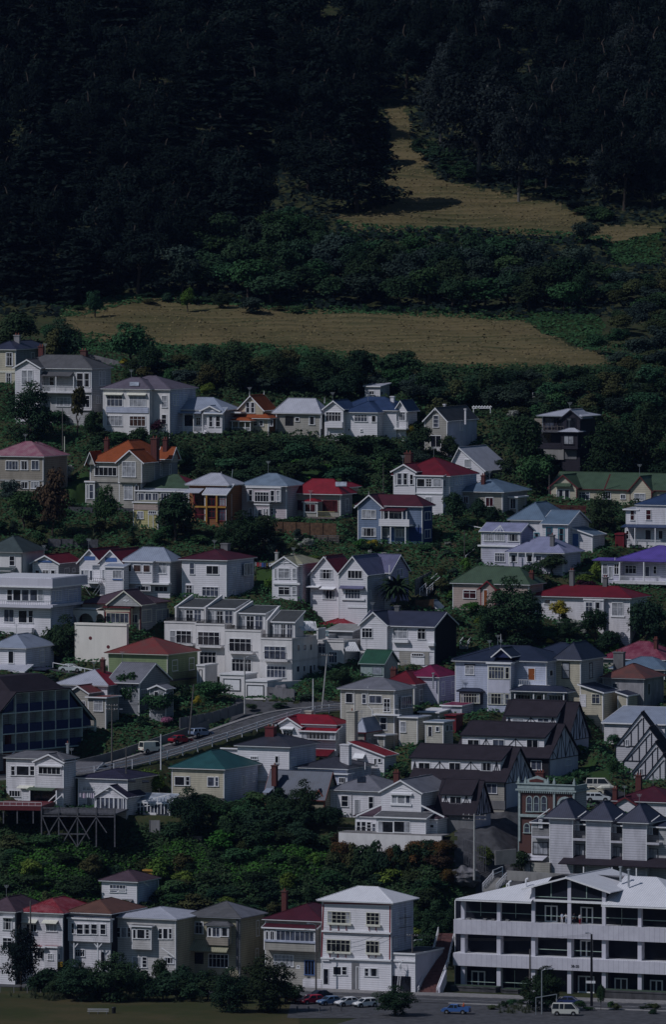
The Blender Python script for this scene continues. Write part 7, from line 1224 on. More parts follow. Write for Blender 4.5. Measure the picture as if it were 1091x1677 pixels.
def crown_round(name, mt, seed, n=4200, k=20, low=.18, wide=.5, ls=.055, lump=(.14, .26), flat=1.0):
    global rng; rng = np.random.default_rng(seed); C = []
    while len(C) < k:
        p = rng.uniform(-1, 1, 3)
        if np.linalg.norm(p) < 1 and np.linalg.norm(p) > .35: C.append([p[0]*wide*.72, p[1]*wide*.72, low+(1-low)*(.5+p[2]*.36*flat)])
    C.append([0, 0, .55]); C = np.array(C); rad = rng.uniform(*lump, len(C)); rad[-1] = .27
    wts = rad**2; ci = rng.choice(len(C), n, p=wts/wts.sum()); d = unit(rng.normal(size=(n, 3))); d[:, 2] = np.where(d[:, 2] < -.35, -d[:, 2], d[:, 2])
    r = rad[ci]*rng.uniform(.55, 1.08, n)**.6; tw = 1+.25*np.sin(d[:, 0]*9+ci)*np.sin(d[:, 2]*7+ci*2); p = C[ci]+d*(r*tw)[:, None]*np.array([1, 1, .85])
    tone = np.clip(.4+rng.normal(scale=.15, size=n)+(rng.random(len(C))[ci]-.5)*.5, 0, 1); return leaves(p, d+np.array([0, 0, .35]), ls*rng.uniform(.6, 1.3, n), tone, name, mt)
def crown_cone(name, mt, seed, n=5200, tiers=15, ls=.045, wide=.3, irr=.35):
    global rng; rng = np.random.default_rng(seed); P_, D_, T = [], [], []; nb = tiers*9; per = n//nb
    for i in range(nb):
        h = .08+.92*(i/nb)**.92; L = wide*(1-h)**.62*rng.uniform(1-irr, 1.12)+.025; az = rng.uniform(0, 6.283); t = rng.uniform(0, 1, per)**.6; w = L*.30*(1-t*.5)
        x = t*L; y = rng.normal(scale=1, size=per)*w*.6; z = h+t*L*.12-(t**2)*L*.22+rng.normal(scale=.008, size=per); P_.append(np.stack([x*math.cos(az)-y*math.sin(az), x*math.sin(az)+y*math.cos(az), z], 1)); D_.append(np.tile([math.cos(az)*.35, math.sin(az)*.35, 1.], (per, 1))); T.append(np.clip(rng.normal(.4, .25, per)+(rng.random()-.5)*.3, 0, 1))
    P_ = np.concatenate(P_); return leaves(P_, np.concatenate(D_), ls*rng.uniform(.6, 1.3, len(P_)), np.concatenate(T), name, mt, 1.5)
def crown_cedar(name, mt, seed, n=9000, ls=.03):    # big spreading conifer with level plates of foliage
    global rng; rng = np.random.default_rng(seed); P_, D_, T = [], [], []; nb = 120; per = n//nb
    for i in range(nb):
        h = .1+.88*rng.random(); L = (.5*(1-h)**.55*rng.uniform(.55, 1.1)+.05); az = rng.uniform(0, 6.283); t = rng.uniform(.15, 1, per); w = .085*(1.1-t*.6)
        x = t*L; y = rng.normal(size=per)*w; z = h+t*L*.10+rng.normal(scale=.006, size=per)-np.abs(y)*.2; P_.append(np.stack([x*math.cos(az)-y*math.sin(az), x*math.sin(az)+y*math.cos(az), z], 1)); D_.append(np.tile([0, 0, 1.], (per, 1))); T.append(np.clip(rng.normal(.4, .25, per), 0, 1))
    P_ = np.concatenate(P_); return leaves(P_, np.concatenate(D_), ls*rng.uniform(.6, 1.4, len(P_)), np.concatenate(T), name, mt, 1.6)
def crown_fronds(name, mt, seed, nf=60, seg=9, L=.5, z0=.75, droop=.5, wd=.05, up=.5):
    r = random.Random(seed); q = MB(); V, F, T = [], [], []
    for i in range(nf):
        az = r.uniform(0, 6.283); el = r.uniform(-.35, 1.0)*up*2; LL = L*r.uniform(.75, 1.1); p = Vector((0, 0, z0)); d = Vector((math.cos(az)*math.cos(el), math.sin(az)*math.cos(el), math.sin(el))); sd_ = Vector((-math.sin(az), math.cos(az), 0)); st = LL/seg; tone = r.random()
        for k in range(seg):
            p2 = p+d*st; w = wd*(1-(k/seg)**2)+.006; w2 = wd*(1-((k+1)/seg)**2)+.004
            for s_ in (-1, 1):
                n0 = len(V); V += [p, p2, p2+sd_*s_*w2+Vector((0, 0, -w2*.5)), p+sd_*s_*w+Vector((0, 0, -w*.5))]; F.append((n0, n0+1, n0+2, n0+3)); T.append(tone)
            p = p2; d = (d+Vector((0, 0, -droop/seg*1.6))).normalized()
    me = npmesh(name, np.array([tuple(v) for v in V]), np.array(F), mt, False); a = me.attributes.new('tone', 'FLOAT', 'FACE'); a.data.foreach_set('value', np.asarray(T, np.float32)); return me
def trunk_mesh(seed, h=.55, r=.028, limbs=6, mt='bark', spread=.3, top=.8):
    rr = random.Random(seed); q = MB(); pts = [Vector((0, 0, -.12))]
    for i in range(1, 6): pts.append(Vector((rr.uniform(-.015, .015)*i, rr.uniform(-.015, .015)*i, h*i/5)))
    q.tube(pts, [r*1.25, r, r*.9, r*.8, r*.7, r*.5], mt, 8)
    for i in range(limbs): b_ = pts[rr.choice((2, 3, 4, 5))]; az = rr.uniform(0, 6.28); e_ = b_+Vector((math.cos(az)*spread*rr.uniform(.6, 1), math.sin(az)*spread*rr.uniform(.6, 1), rr.uniform(.12, top-h+.1))); m_ = b_.lerp(e_, .5)+Vector((0, 0, .03)); q.tube([b_, m_, e_], [r*.5, r*.35, r*.12], mt, 6)
    o = q.build('trunk'); me = o.data; bpy.data.objects.remove(o); return me
PR = {}
for nm, mt, sd_ in (('dark', 'leaf_dark', 1), ('mid', 'leaf_mid', 2), ('bright', 'leaf_bright', 3), ('olive', 'leaf_olive', 4), ('blue', 'leaf_blue', 5), ('maroon', 'leaf_maroon', 6), ('yellow', 'leaf_yellow', 7), ('white', 'flower_white', 8), ('brown', 'leaf_brown', 9), ('pink', 'flower_pink', 10), ('orange', 'leaf_orange', 11)):
    PR[nm] = [crown_round('crown_'+nm, mt, sd_*10+v, n=3600, k=16+v*4, ls=.062) for v in range(3 if nm in ('dark', 'mid', 'olive', 'blue') else 1)]
PR['shrub'] = [crown_round('crown_shrub', 'leaf_mid', 300+v, n=1800, k=9, low=-.05, ls=.085, lump=(.18, .3)) for v in range(3)]; PR['shrub_dark'] = [crown_round('crown_shrub', 'leaf_dark', 310+v, n=1800, k=9, low=-.05, ls=.085, lump=(.18, .3)) for v in range(3)]; PR['shrub_olive'] = [crown_round('crown_shrub', 'leaf_olive', 320+v, n=1800, k=9, low=-.05, ls=.085, lump=(.18, .3)) for v in range(2)]; PR['shrub_blue'] = [crown_round('crown_shrub', 'leaf_blue', 330+v, n=1800, k=9, low=-.05, ls=.085, lump=(.18, .3)) for v in range(2)]; PR['shrub_bright'] = [crown_round('crown_shrub', 'leaf_bright', 340, n=1800, k=9, low=-.05, ls=.085, lump=(.18, .3))]
PR['bigdark'] = [crown_round('crown_big', 'leaf_dark', 350+v, n=9000, k=34, low=-.1, ls=.036, lump=(.10, .2), flat=1.2) for v in range(2)]; PR['bigmid'] = [crown_round('crown_big', 'leaf_mid', 355, n=9000, k=34, low=.06, ls=.036, lump=(.09, .19))]
PR['pine'] = [crown_cone('crown_pine', 'leaf_pine', 400+v, wide=.26+.05*v) for v in range(4)]; PR['pineround'] = [crown_round('crown_pine', 'leaf_pine', 420+v, n=8000, k=34, low=-.02, ls=.034, lump=(.09, .17)) for v in range(3)]; PR['cedar'] = [crown_cedar('crown_cedar', 'leaf_pine', 450)]; PR['gum'] = [crown_round('crown_gum', 'leaf_gum', 460+v, n=9500, k=46, low=.0, ls=.028, lump=(.06, .14)) for v in range(2)]
PR['palm'] = [crown_fronds('crown_palm', 'leaf_dark', 1, 90, 9, .52, .62, .9, .045, .55)]; PR['flax'] = [crown_fronds('crown_flax', 'leaf_flax', 2, 90, 6, .8, .0, .7, .018, .75)]; PR['cabbage'] = [crown_round('crown_cabbage', 'leaf_olive', 500, n=2600, k=8, low=.5, ls=.08, lump=(.14, .2), flat=.8)]
TR = {'bark': [trunk_mesh(i) for i in range(3)], 'pale': [trunk_mesh(10, .6, .02, 14, 'bark_pale', .28, .86)], 'tall': [trunk_mesh(20, .85, .022, 4, 'bark', .1, .9)], 'palm': [trunk_mesh(30, .6, .05, 0)], 'stick': [trunk_mesh(40, .66, .035, 3, 'bark', .15, .7)]}
CLEAR = [MEADOW_UP, MEADOW_LO, FIELD_GREEN]
tree_r = random.Random(11)
def tree(kind, px, pb, w, h, label=None, group=None, name='tree', cat='tree', Y=None, trunk='bark', me=None, rz=None):
    Y = Y or Yof(px, pb); b_ = P(px, pb, Y); z = zt(b_.x, Y); ztop = P(px, pb-h, Y).z; H0_ = ztop-b_.z; Hh = min(max(ztop-z, H0_*.7), H0_*1.3); ztop = max(z, ztop-Hh)+Hh if z > ztop-Hh else z+Hh; Wm = w*mpp(Y)
    rz = tree_r.uniform(0, 6.28) if rz is None else rz
    crown = me or tree_r.choice(PR[kind]); ext = {'pine': .56, 'palm': 1.0, 'flax': 1.4, 'cedar': 1.04}.get(kind, .98)
    if name in ('shrub', 'bush', 'flax_bush'):
        o = bpy.data.objects.new(name, crown); COL.objects.link(o); o.location = (b_.x, Y, ztop-Hh); o.rotation_euler = (0, 0, rz); o.scale = (Wm/ext, Wm/ext, Hh); tag(o, label, cat, group); return o
    e = empty(name, (b_.x, Y, ztop-Hh), rz); e.scale = (Wm/ext, Wm/ext, Hh); tag(e, label, cat, group)
    o = bpy.data.objects.new('crown', crown); COL.objects.link(o); o.parent = e; t = bpy.data.objects.new('trunk', tree_r.choice(TR[trunk])); COL.objects.link(t); t.parent = e; return e
# ---- trees one can point at
S_ = [
 ('bigdark', 50, 722, 100, 96, 'big dark broad tree hiding the lower half of the large grey-white villa'), ('cabbage', 126, 712, 34, 78, 'slim cabbage tree with a forked trunk in front of the grey-white villa', 'stick'), ('maroon', 257, 712, 40, 28, 'small dark purple-leaved tree in front of the pale villa with blue panels'), ('dark', 148, 728, 28, 58, 'narrow dark bushy tree between the grey-white villa and the brick wall'),
 ('mid', 172, 868, 42, 76, 'green bushy tree in front of the orange-tiled villa'), ('brown', 86, 882, 62, 112, 'tall tree with brownish flower heads left of the orange-tiled villa'), ('mid', 38, 866, 62, 66, 'rounded fresh green tree below the pink-roofed house'), ('blue', 16, 832, 40, 48, 'blue-green tree at the left edge under the pink-roofed house'), ('dark', 287, 888, 76, 84, 'dark tree between the green-roofed house and the orange balconied house'),
 ('bigdark', 392, 912, 92, 76, 'large dark round bush-tree below the pinkish-white house'), ('dark', 432, 905, 48, 62, 'dark tree left of the brown board fence'), ('dark', 380, 842, 22, 42, 'dark pointed shrub-tree against the rust side wall of the balconied house'), ('dark', 743, 862, 42, 56, 'dark tree in front of the white house with red roof'), ('dark', 783, 862, 36, 48, 'dark bushy tree in front of the blue-roofed bungalow'), ('dark', 806, 865, 34, 36, 'low dark tree at the right corner of the blue-roofed bungalow'),
 ('bigdark', 100, 1062, 76, 62, 'dense dark tree left of the cream terrace wall'), ('dark', 62, 1064, 44, 46, 'smaller dark tree under the long balcony of the white modern block'), ('bigdark', 846, 1052, 116, 108, 'very big dark tree in front of the tan green-roofed bungalow'), ('bigdark', 800, 1050, 50, 66, 'dark tree leaning against the very big dark tree'), ('yellow', 917, 1018, 36, 34, 'round mustard-yellow bush in front of the long red-roofed white house'), ('dark', 976, 1030, 46, 42, 'dark round tree in front of the white house with long red roof'),
 ('bright', 247, 1286, 50, 44, 'fresh light green tree beside the white road rail'), ('bigdark', 310, 1370, 86, 80, 'big dark round tree below the teal-roofed house at the cliff edge'), ('bigdark', 495, 1350, 64, 74, 'dark tree in front of the steep blue corrugated roof'), ('dark', 455, 1345, 46, 44, 'dark tree left of the tree before the blue corrugated roof'), ('bright', 795, 1392, 34, 34, 'light yellow-green tree beside the tall pale pole'), ('dark', 855, 1392, 38, 32, 'dark clipped tree in front of the red brick building'), ('bright', 832, 1420, 18, 18, 'little pale green bush by the white concrete balustrade'),
 ('pineround', 33, 1622, 80, 108, 'tall dark conifer in front of the worn red-roofed house at the lower left', 'tall'), ('bigdark', 130, 1640, 90, 70, 'wide dark tree in front of the brown-roofed house'), ('bigdark', 185, 1640, 100, 78, 'very dense dark tree in front of the brown and silver roofed houses'), ('dark', 262, 1628, 34, 58, 'small dark tree in front of the white parked car'), ('dark', 295, 1630, 56, 50, 'dark bush-tree below the khaki house'), ('bigdark', 375, 1658, 80, 72, 'dark wide tree in front of the khaki house'), ('bigdark', 438, 1658, 104, 92, 'largest dark tree at the left end of the car park'), ('bigdark', 648, 1664, 82, 52, 'low wide dark tree at the right end of the car park'),
 ('bigdark', 888, 1656, 82, 74, 'dark tree in front of the office building beside the street lamp'), ('dark', 985, 1655, 16, 44, 'thin young tree beside the pole in front of the office'), ('bigdark', 712, 1572, 72, 96, 'tall dark tree right of the white three-storey building'), ('bigdark', 752, 1560, 60, 92, 'tall dark tree above the reddish staircase'), ('dark', 700, 1500, 60, 50, 'dark tree high on the bank behind the staircase'),
 ('bigdark', 385, 642, 96, 84, 'huge dark rounded tree behind the pale blue-grey bungalow'), ('bigdark', 455, 644, 84, 70, 'huge dark rounded tree behind the orange gable'), ('bigdark', 527, 640, 84, 70, 'huge dark rounded tree behind the pale iron-roofed bungalow'), ('dark', 590, 628, 58, 56, 'dark spreading tree behind the white lookout tower'), ('dark', 650, 622, 72, 50, 'dark domed tree on the lower edge of the meadow'), ('dark', 332, 606, 40, 42, 'dark small tree at the foot of the meadow above the blue-grey villa'),
 ('mid', 215, 600, 78, 74, 'leaning broad green tree against the meadow above the pale violet-roofed house'), ('bigdark', 100, 596, 96, 74, 'broad dark tree behind the left-hand villas'), ('olive', 88, 600, 46, 62, 'olive-green tree in front of the broad dark tree at the upper left'), ('dark', 30, 570, 76, 60, 'dark tree over the blue-black roof at the far left'), ('dark', 245, 618, 46, 54, 'dark bushy tree above the violet slate roof'), ('yellow', 203, 600, 17, 13, 'yellow flowering bush above the grey slate villa, the larger of the two'), ('yellow', 219, 601, 11, 9, 'smaller yellow flowering bush above the grey slate villa'),
 ('bright', 340, 652, 28, 26, 'straggly yellow-green tree behind the blue-grey villa'), ('yellow', 672, 718, 18, 22, 'small yellow-green bush between the blue-roofed house and the tall grey house'), ('white', 109, 765, 24, 24, 'white flowering hydrangea bush left of the orange-tiled villa'), ('white', 843, 692, 24, 22, 'white flowering bush on the slope left of the dark timber house'), ('white', 833, 790, 16, 16, 'white flowering bush behind the blue-roofed bungalow'), ('pink', 1070, 670, 24, 26, 'pink flowering tree at the upper right edge'), ('white', 435, 894, 18, 24, 'white flowering shrub below the brown board fence'), ('white', 505, 898, 24, 18, 'pale yellow-white shrub right of the white one below the brown fence'),
 ('pink', 272, 1190, 22, 18, 'pink flowering bush above the retaining wall of the road'), ('white', 945, 1030, 26, 16, 'white rose bush below the long red roof'), ('yellow', 612, 902, 26, 18, 'clipped yellow-green bush in front of the blue house'), ('dark', 598, 900, 18, 16, 'dark ball-shaped bush left of the yellow-green one at the blue house'), ('mid', 155, 520, 32, 46, 'scraggy thin tree standing alone at the left end of the meadow', 'stick'), ('bright', 307, 512, 26, 42, 'small light green round-headed tree on the meadow', 'stick'), ('bigdark', 362, 508, 40, 34, 'round dark bush on the upper edge of the meadow'), ('shrub_blue', 410, 514, 46, 29, 'grey-green domed bush on the upper edge of the meadow'), ('blue', 958, 402, 54, 40, 'round grey-green bush at the right end of the upper clearing'),
 ('palm', 651, 1002, 76, 66, 'large feathery palm beside the violet-roofed white house', 'palm'), ('mid', 262, 1180, 66, 50, 'bushy green tree above the road in front of the grey gabled house'), ('mid', 210, 1165, 44, 66, 'dense green tree in front of the half-red roof'), ('mid', 350, 1150, 60, 36, 'light green bush beside the white garage walls'), ('yellow', 322, 1160, 16, 20, 'yellow flowering bush near the tilted pole'), ('yellow', 265, 1160, 14, 16, 'yellow bush beside the grey gabled house'), ('dark', 455, 1112, 26, 14, 'small spiky palm-like bush on the low white wall of the flats'),
 ('mid', 930, 1200, 60, 40, 'green tree right of the half-timbered gables'), ('olive', 650, 1285, 40, 34, 'greenish shrub-tree with red flowers between the red-roofed wing and the half-timbered houses'), ('mid', 1005, 1275, 22, 32, 'small green tree in front of the stepped gables'), ('bigdark', 1040, 870, 80, 60, 'dark wide tree between the cream bungalow and the purple roof'), ('bigdark', 985, 868, 70, 62, 'dark wide tree left of the white blue-roofed house'), ('dark', 1060, 1030, 60, 66, 'dark tree right of the long red-roofed house'), ('maroon', 960, 965, 36, 22, 'dark maroon shrub between the two dark chimneys'), ('dark', 905, 945, 46, 40, 'dark tree in front of the lilac-roofed house'), ('dark', 870, 955, 46, 36, 'dark tree behind the green roof of the tan bungalow'),
 ('bigdark', 560, 1128, 50, 36, 'dark bushy mass at the foot of the end flat beside the leaning pole'), ('dark', 592, 1132, 34, 26, 'dark shrubby tree between the end flat and the old cream house'), ('dark', 1000, 1035, 50, 34, 'dark spreading tree under the right end of the long red roof'), ('bigdark', 930, 1048, 60, 34, 'low dark tree under the middle of the long red roof'), ('mid', 895, 1050, 40, 24, 'green low tree under the mustard-yellow bush'),
 ('dark', 690, 745, 50, 48, 'dark tree in the gully above the red-roofed white house'), ('dark', 735, 740, 36, 36, 'dark round shrub-tree at the foot of the tall grey gabled house'), ('blue', 690, 765, 38, 30, 'grey-green dome shrub behind the dark red roof'), ('dark', 855, 775, 70, 96, 'tall dark brushy tree left of the concrete base of the timber house'), ('bigdark', 1000, 770, 110, 90, 'massive dark tree right of the dark timber house'), ('bigdark', 1060, 760, 80, 100, 'massive dark tree at the right edge below the pink flowers'), ('mid', 880, 790, 60, 50, 'green tree behind the long cream bungalow')]
for t in S_:
    k = t[0]; small = t[4] < 30; tree(k, *t[1:5], label=t[5], name='shrub' if small else 'palm_tree' if k == 'palm' else 'conifer' if k[:4] == 'pine' else 'tree', cat='shrub' if small else 'palm tree' if k == 'palm' else 'tree', trunk=t[6] if len(t) > 6 else 'bark')
FLAX = 'spiky flax clump on the bank below the orange-tiled villa'
for x, y, w, hh_ in ((118, 878, 26, 20), (135, 882, 30, 22), (152, 884, 28, 22), (165, 880, 24, 18)): tree('flax', x, y, w, hh_, FLAX, 'flax clumps below the orange-tiled villa', 'flax_bush', 'flax')
FX2 = 'pale dry grass and flax tuft along the boundary fence by the park lawn'
for i in range(46): x = tree_r.uniform(5, 360); tree('flax', x, 1634+x*.012+tree_r.uniform(-3, 5), tree_r.uniform(14, 24), tree_r.uniform(12, 26), FX2, 'tufts along the park fence', 'flax_bush', 'flax')
DG = 'dry grass tuft in the rough planting beside the street near the office'
for i in range(40): x = tree_r.uniform(815, 880); tree('flax', x, 1652+tree_r.uniform(-4, 9), tree_r.uniform(8, 16), tree_r.uniform(7, 14), DG, 'grass tufts by the street', 'flax_bush', 'grass tuft')
tree('cedar', 585, 345, 175, 190, 'great spreading dark conifer at the lower left of the upper clearing', name='conifer', cat='conifer', trunk='tall'); tree('cedar', 640, 262, 60, 95, 'smaller dark conifer at the neck of the upper clearing', name='conifer', cat='conifer', trunk='tall') if 0 else None
tree('gum', 785, 300, 185, 215, 'tallest grey-green gum tree with pale trunks right of the clearing', name='gum_tree', trunk='pale'); tree('gum', 722, 238, 110, 150, 'grey-green gum tree left of the tallest one, above the clearing', name='gum_tree', trunk='pale'); tree('gum', 850, 330, 110, 190, 'narrower gum tree right of the tallest one', name='gum_tree', trunk='pale')
# ---- scattered individuals
VIS = []
def protect(x0, y0, x1, y1, Y): VIS.append((x0, y0, x1, y1, Y))
def blocked(px, pb, w, h, Y):
    a0, a1, b0, b1 = px-w*.42, px+w*.42, pb-h*.92, pb
    for x0, y0, x1, y1, yy in VIS:
        if yy > Y-1 and a0 < x1 and a1 > x0 and b0 < y1 and b1 > y0: return True
    for poly in CLEAR:
        g = [(px+u*w, pb-v*h) for u in (-.35, 0, .35) for v in (.15, .5, .9)]
        if inside(np.array([p[0] for p in g]), np.array([p[1] for p in g]), poly).any(): return True
    return False
import mathutils
for o in list(COL.objects):
    if o.type != 'MESH' or not o.parent: continue
    nm = o.name.split('.')[0]
    if nm not in ('floor', 'window', 'roof', 'door', 'garage_door', 'body', 'railing', 'arcade', 'round_hole', 'balcony_front', 'wall', 'rail', 'steps', 'arched_window'): continue
    top = o.parent if nm != 'pane' else o.parent.parent; mw = mathutils.Matrix.Translation(top.location) @ mathutils.Euler(top.rotation_euler).to_matrix().to_4x4()
    bb = [mw @ Vector(c) for c in o.bound_box]; pts = []
    for p in bb:
        dz = p.z-H; dep = p.y*cp-dz*sp; pts.append((CX+FP*p.x/dep, CY-FP*(p.y*sp+dz*cp)/dep))
    x0, x1, y0, y1 = min(p[0] for p in pts), max(p[0] for p in pts), min(p[1] for p in pts), max(p[1] for p in pts)
    if nm == 'wall': y1 = min(y1, y0+(y1-y0)*.4) if (y1-y0) < 90 else y0+32
    if x1 < -10 or x0 > 1100: continue
    protect(x0, y0, x1, y1, min(p.y for p in bb))
def scatter(poly, n, kinds, wr, hr, label, group, name='shrub', cat='shrub', mind=10, seed=1, chk=True, trunk='bark'):
    r = random.Random(seed); xs = [p[0] for p in poly]; ys = [p[1] for p in poly]; got = []; tries = 0
    while len(got) < n and tries < n*40:
        tries += 1; px, pb = r.uniform(min(xs), max(xs)), r.uniform(min(ys), max(ys))
        if not inside(np.array([px]), np.array([pb]), poly)[0]: continue
        if any((px-a)**2+((pb-b_)*1.5)**2 < mind**2 for a, b_ in got): continue
        w, h = r.uniform(*wr), r.uniform(*hr); Y = Yof(px, pb); p = P(px, pb, Y)
        if inpad(p.x, p.y) or (pb < 1500 and pb > 1000 and onroad(p.x, p.y)): continue
        if chk and blocked(px, pb, w, h, Y): continue
        got.append((px, pb)); tree(r.choice(kinds), px, pb, w, h, label, group, name, cat, trunk=trunk)
    return len(got)
B_ = lambda x0, y0, x1, y1: [(x0, y0), (x1, y0), (x1, y1), (x0, y1)]
cnt = []
cnt.append(scatter([(90, 498), (200, 478), (480, 498), (850, 512), (850, 524), (480, 512), (200, 494), (90, 515)], 26, ['shrub_dark', 'shrub', 'shrub_olive'], (14, 40), (5, 16), 'low ragged bush along the upper edge of the lower meadow', 'low bushes along the upper edge of the lower meadow', 'bush', 'bush', 10, 31, chk=False))
cnt.append(scatter([(680, 250), (760, 296), (900, 322), (980, 366), (1010, 372), (960, 345), (860, 300), (700, 240)], 22, ['shrub_dark', 'pineround', 'shrub'], (20, 52), (10, 30), 'dark bush at the foot of the gum trees along the clearing', 'bushes at the foot of the gum trees', 'bush', 'bush', 12, 32, chk=False))
# forest on the upper hill
cnt.append(scatter([(-30, -10), (640, -10), (640, 175), (560, 330), (300, 440), (270, 500), (-30, 505)], 150, ['pine', 'pineround', 'pineround'], (75, 125), (85, 140), 'dark conifer in the dense shaded forest left of the clearing', 'dark conifers in the forest left of the clearing', 'conifer', 'conifer', 30, 5, trunk='tall'))
cnt.append(scatter([(640, -10), (1120, -10), (1120, 362), (960, 340), (880, 300), (700, 160), (640, 165)], 80, ['pineround', 'pineround', 'gum'], (75, 125), (85, 145), 'dark tree in the forest above and right of the gum trees', 'dark trees in the forest right of the clearing', 'forest_tree', 'tree', 32, 6, trunk='tall'))
cnt.append(scatter([(270, 430), (480, 385), (760, 395), (990, 405), (1010, 470), (980, 515), (800, 512), (520, 505), (300, 492)], 70, ['dark', 'mid', 'blue', 'bigdark', 'dark'], (52, 88), (46, 74), 'rounded dark green tree in the belt between the two mown clearings', 'trees in the belt between the clearings', 'tree', 'tree', 24, 7))
cnt.append(scatter([(1000, 430), (1100, 435), (1100, 640), (960, 600), (1000, 560)], 30, ['mid', 'blue', 'dark', 'olive'], (36, 60), (28, 46), 'grey-green bush on the steep bank at the right edge beside the meadow', 'bushes on the right bank beside the meadow', 'bush', 'bush', 16, 8))
cnt.append(scatter([(300, 575), (640, 590), (990, 608), (1100, 610), (1100, 690), (640, 660), (300, 640)], 62, ['dark', 'mid', 'olive', 'dark', 'blue'], (36, 64), (28, 48), 'dark green bush in the strip of scrub just below the meadow', 'bushes in the scrub below the meadow', 'bush', 'bush', 20, 9))
cnt.append(scatter(B_(720, 650, 1100, 800), 50, ['shrub_dark', 'shrub', 'shrub_olive', 'shrub_dark'], (26, 56), (20, 38), 'dark shrub on the wild slope around the dark timber house', 'shrubs around the dark timber house', 'shrub', 'shrub', 15, 10))
cnt.append(scatter(B_(150, 690, 760, 800), 62, ['shrub_dark', 'shrub_dark', 'shrub', 'dark'], (30, 60), (22, 44), 'dense dark bush on the bank between the top two rows of houses', 'bushes between the top two rows of houses', 'bush', 'bush', 17, 11))
cnt.append(scatter(B_(0, 560, 340, 700), 30, ['shrub_dark', 'shrub', 'shrub_olive'], (22, 44), (16, 32), 'garden shrub among the villas at the upper left', 'garden shrubs at the upper left', 'shrub', 'shrub', 14, 12))
cnt.append(scatter(B_(0, 800, 500, 940), 52, ['shrub_dark', 'shrub', 'shrub_blue', 'shrub_olive'], (16, 36), (10, 26), 'garden shrub on the bank below the second row of houses', 'garden shrubs below the second row', 'shrub', 'shrub', 11, 13))
cnt.append(scatter(B_(480, 850, 1000, 960), 52, ['shrub_dark', 'shrub', 'shrub_olive', 'shrub_blue', 'shrub_bright'], (12, 34), (8, 24), 'small garden shrub around the blue house and its neighbours', 'garden shrubs around the blue house', 'shrub', 'shrub', 11, 14))
cnt.append(scatter(B_(380, 950, 1100, 1060), 60, ['shrub_dark', 'shrub', 'shrub_olive', 'shrub_dark', 'shrub_bright'], (16, 40), (12, 28), 'shrub in the hillside gardens above the big navy-roofed houses', 'shrubs above the navy-roofed houses', 'shrub', 'shrub', 12, 15))
cnt.append(scatter(B_(30, 1040, 700, 1200), 46, ['shrub_dark', 'shrub', 'shrub_blue'], (14, 34), (10, 26), 'garden shrub in the middle of the hillside near the flats and the road', 'garden shrubs near the flats and the road', 'shrub', 'shrub', 12, 16))
cnt.append(scatter(B_(560, 1180, 1080, 1320), 24, ['shrub_dark', 'shrub', 'shrub_bright'], (12, 28), (10, 20), 'small shrub beside the half-timbered houses', 'shrubs beside the half-timbered houses', 'shrub', 'shrub', 12, 17))
CL = 'bushy scrub shrub on the steep cliff above the bottom row of houses'
cnt.append(scatter([(0, 1345), (270, 1345), (560, 1385), (720, 1400), (730, 1440), (700, 1560), (0, 1560)], 125, ['shrub', 'shrub_dark', 'shrub_dark', 'shrub_olive', 'shrub', 'shrub_bright'], (26, 58), (16, 36), CL, 'scrub on the cliff', 'scrub_bush', 'scrub', 15, 18))
cnt.append(scatter([(330, 1310), (540, 1330), (560, 1400), (330, 1390)], 24, ['shrub_dark', 'dark', 'shrub'], (34, 62), (26, 48), 'dark bush at the cliff edge below the teal roof and the blue corrugated roof', 'dark bushes at the cliff edge', 'bush', 'bush', 16, 19))
cnt.append(scatter([(555, 1386), (735, 1386), (740, 1425), (555, 1430)], 24, ['orange', 'shrub_dark', 'brown', 'orange'], (28, 50), (14, 28), 'reddish-brown flowering bush below the white retaining wall', 'reddish bushes below the white retaining wall', 'bush', 'bush', 15, 20))
cnt.append(scatter([(60, 1618), (480, 1632), (470, 1648), (60, 1636)], 34, ['shrub_dark', 'bigdark', 'shrub_dark'], (34, 62), (28, 48), 'dark hedge bush along the street in front of the bottom houses', 'dark hedge bushes along the bottom street', 'hedge_bush', 'hedge bush', 15, 21, chk=False))
cnt.append(scatter([(800, 1642), (1090, 1650), (1090, 1662), (800, 1655)], 16, ['shrub_dark', 'shrub', 'shrub_olive'], (12, 26), (6, 14), 'low shrub in the planting in front of the office', 'low shrubs in front of the office', 'shrub', 'shrub', 10, 22, chk=False))
cnt.append(scatter(B_(425, 888, 520, 925), 9, ['white', 'shrub_blue', 'white', 'shrub_olive'], (9, 16), (7, 13), 'small pale flowering shrub on the dry bank below the brown fence', 'pale shrubs below the brown fence', 'shrub', 'shrub', 9, 42, chk=False))
cnt.append(scatter(B_(600, 885, 760, 915), 9, ['white', 'yellow', 'shrub_bright', 'shrub_dark'], (8, 14), (5, 9), 'little flowering plant in the garden in front of the blue house', 'little plants before the blue house', 'shrub', 'shrub', 9, 43))
cnt.append(scatter(B_(900, 1020, 1060, 1060), 12, ['white', 'shrub_bright', 'yellow', 'shrub'], (9, 18), (7, 12), 'small flowering shrub in the gardens below the long red roof', 'flowering shrubs below the long red roof', 'shrub', 'shrub', 9, 44))
RB = 'reddish or dark bush growing against the foot of the white retaining wall'
for i in range(18):
    x = 552+i*10; Y = 1462.5-(x-557)/165*8; pb = float(np.interp(Y, ytab(x), PYK)); tree(tree_r.choice(['orange', 'shrub_dark', 'shrub_olive', 'shrub_dark']), x, pb, tree_r.uniform(30, 46), pb-1378+tree_r.uniform(-5, 4), RB, 'bushes at the foot of the white retaining wall', 'bush', 'bush', Y=Y)
print('SCATTER', cnt, sum(cnt), len(VIS))
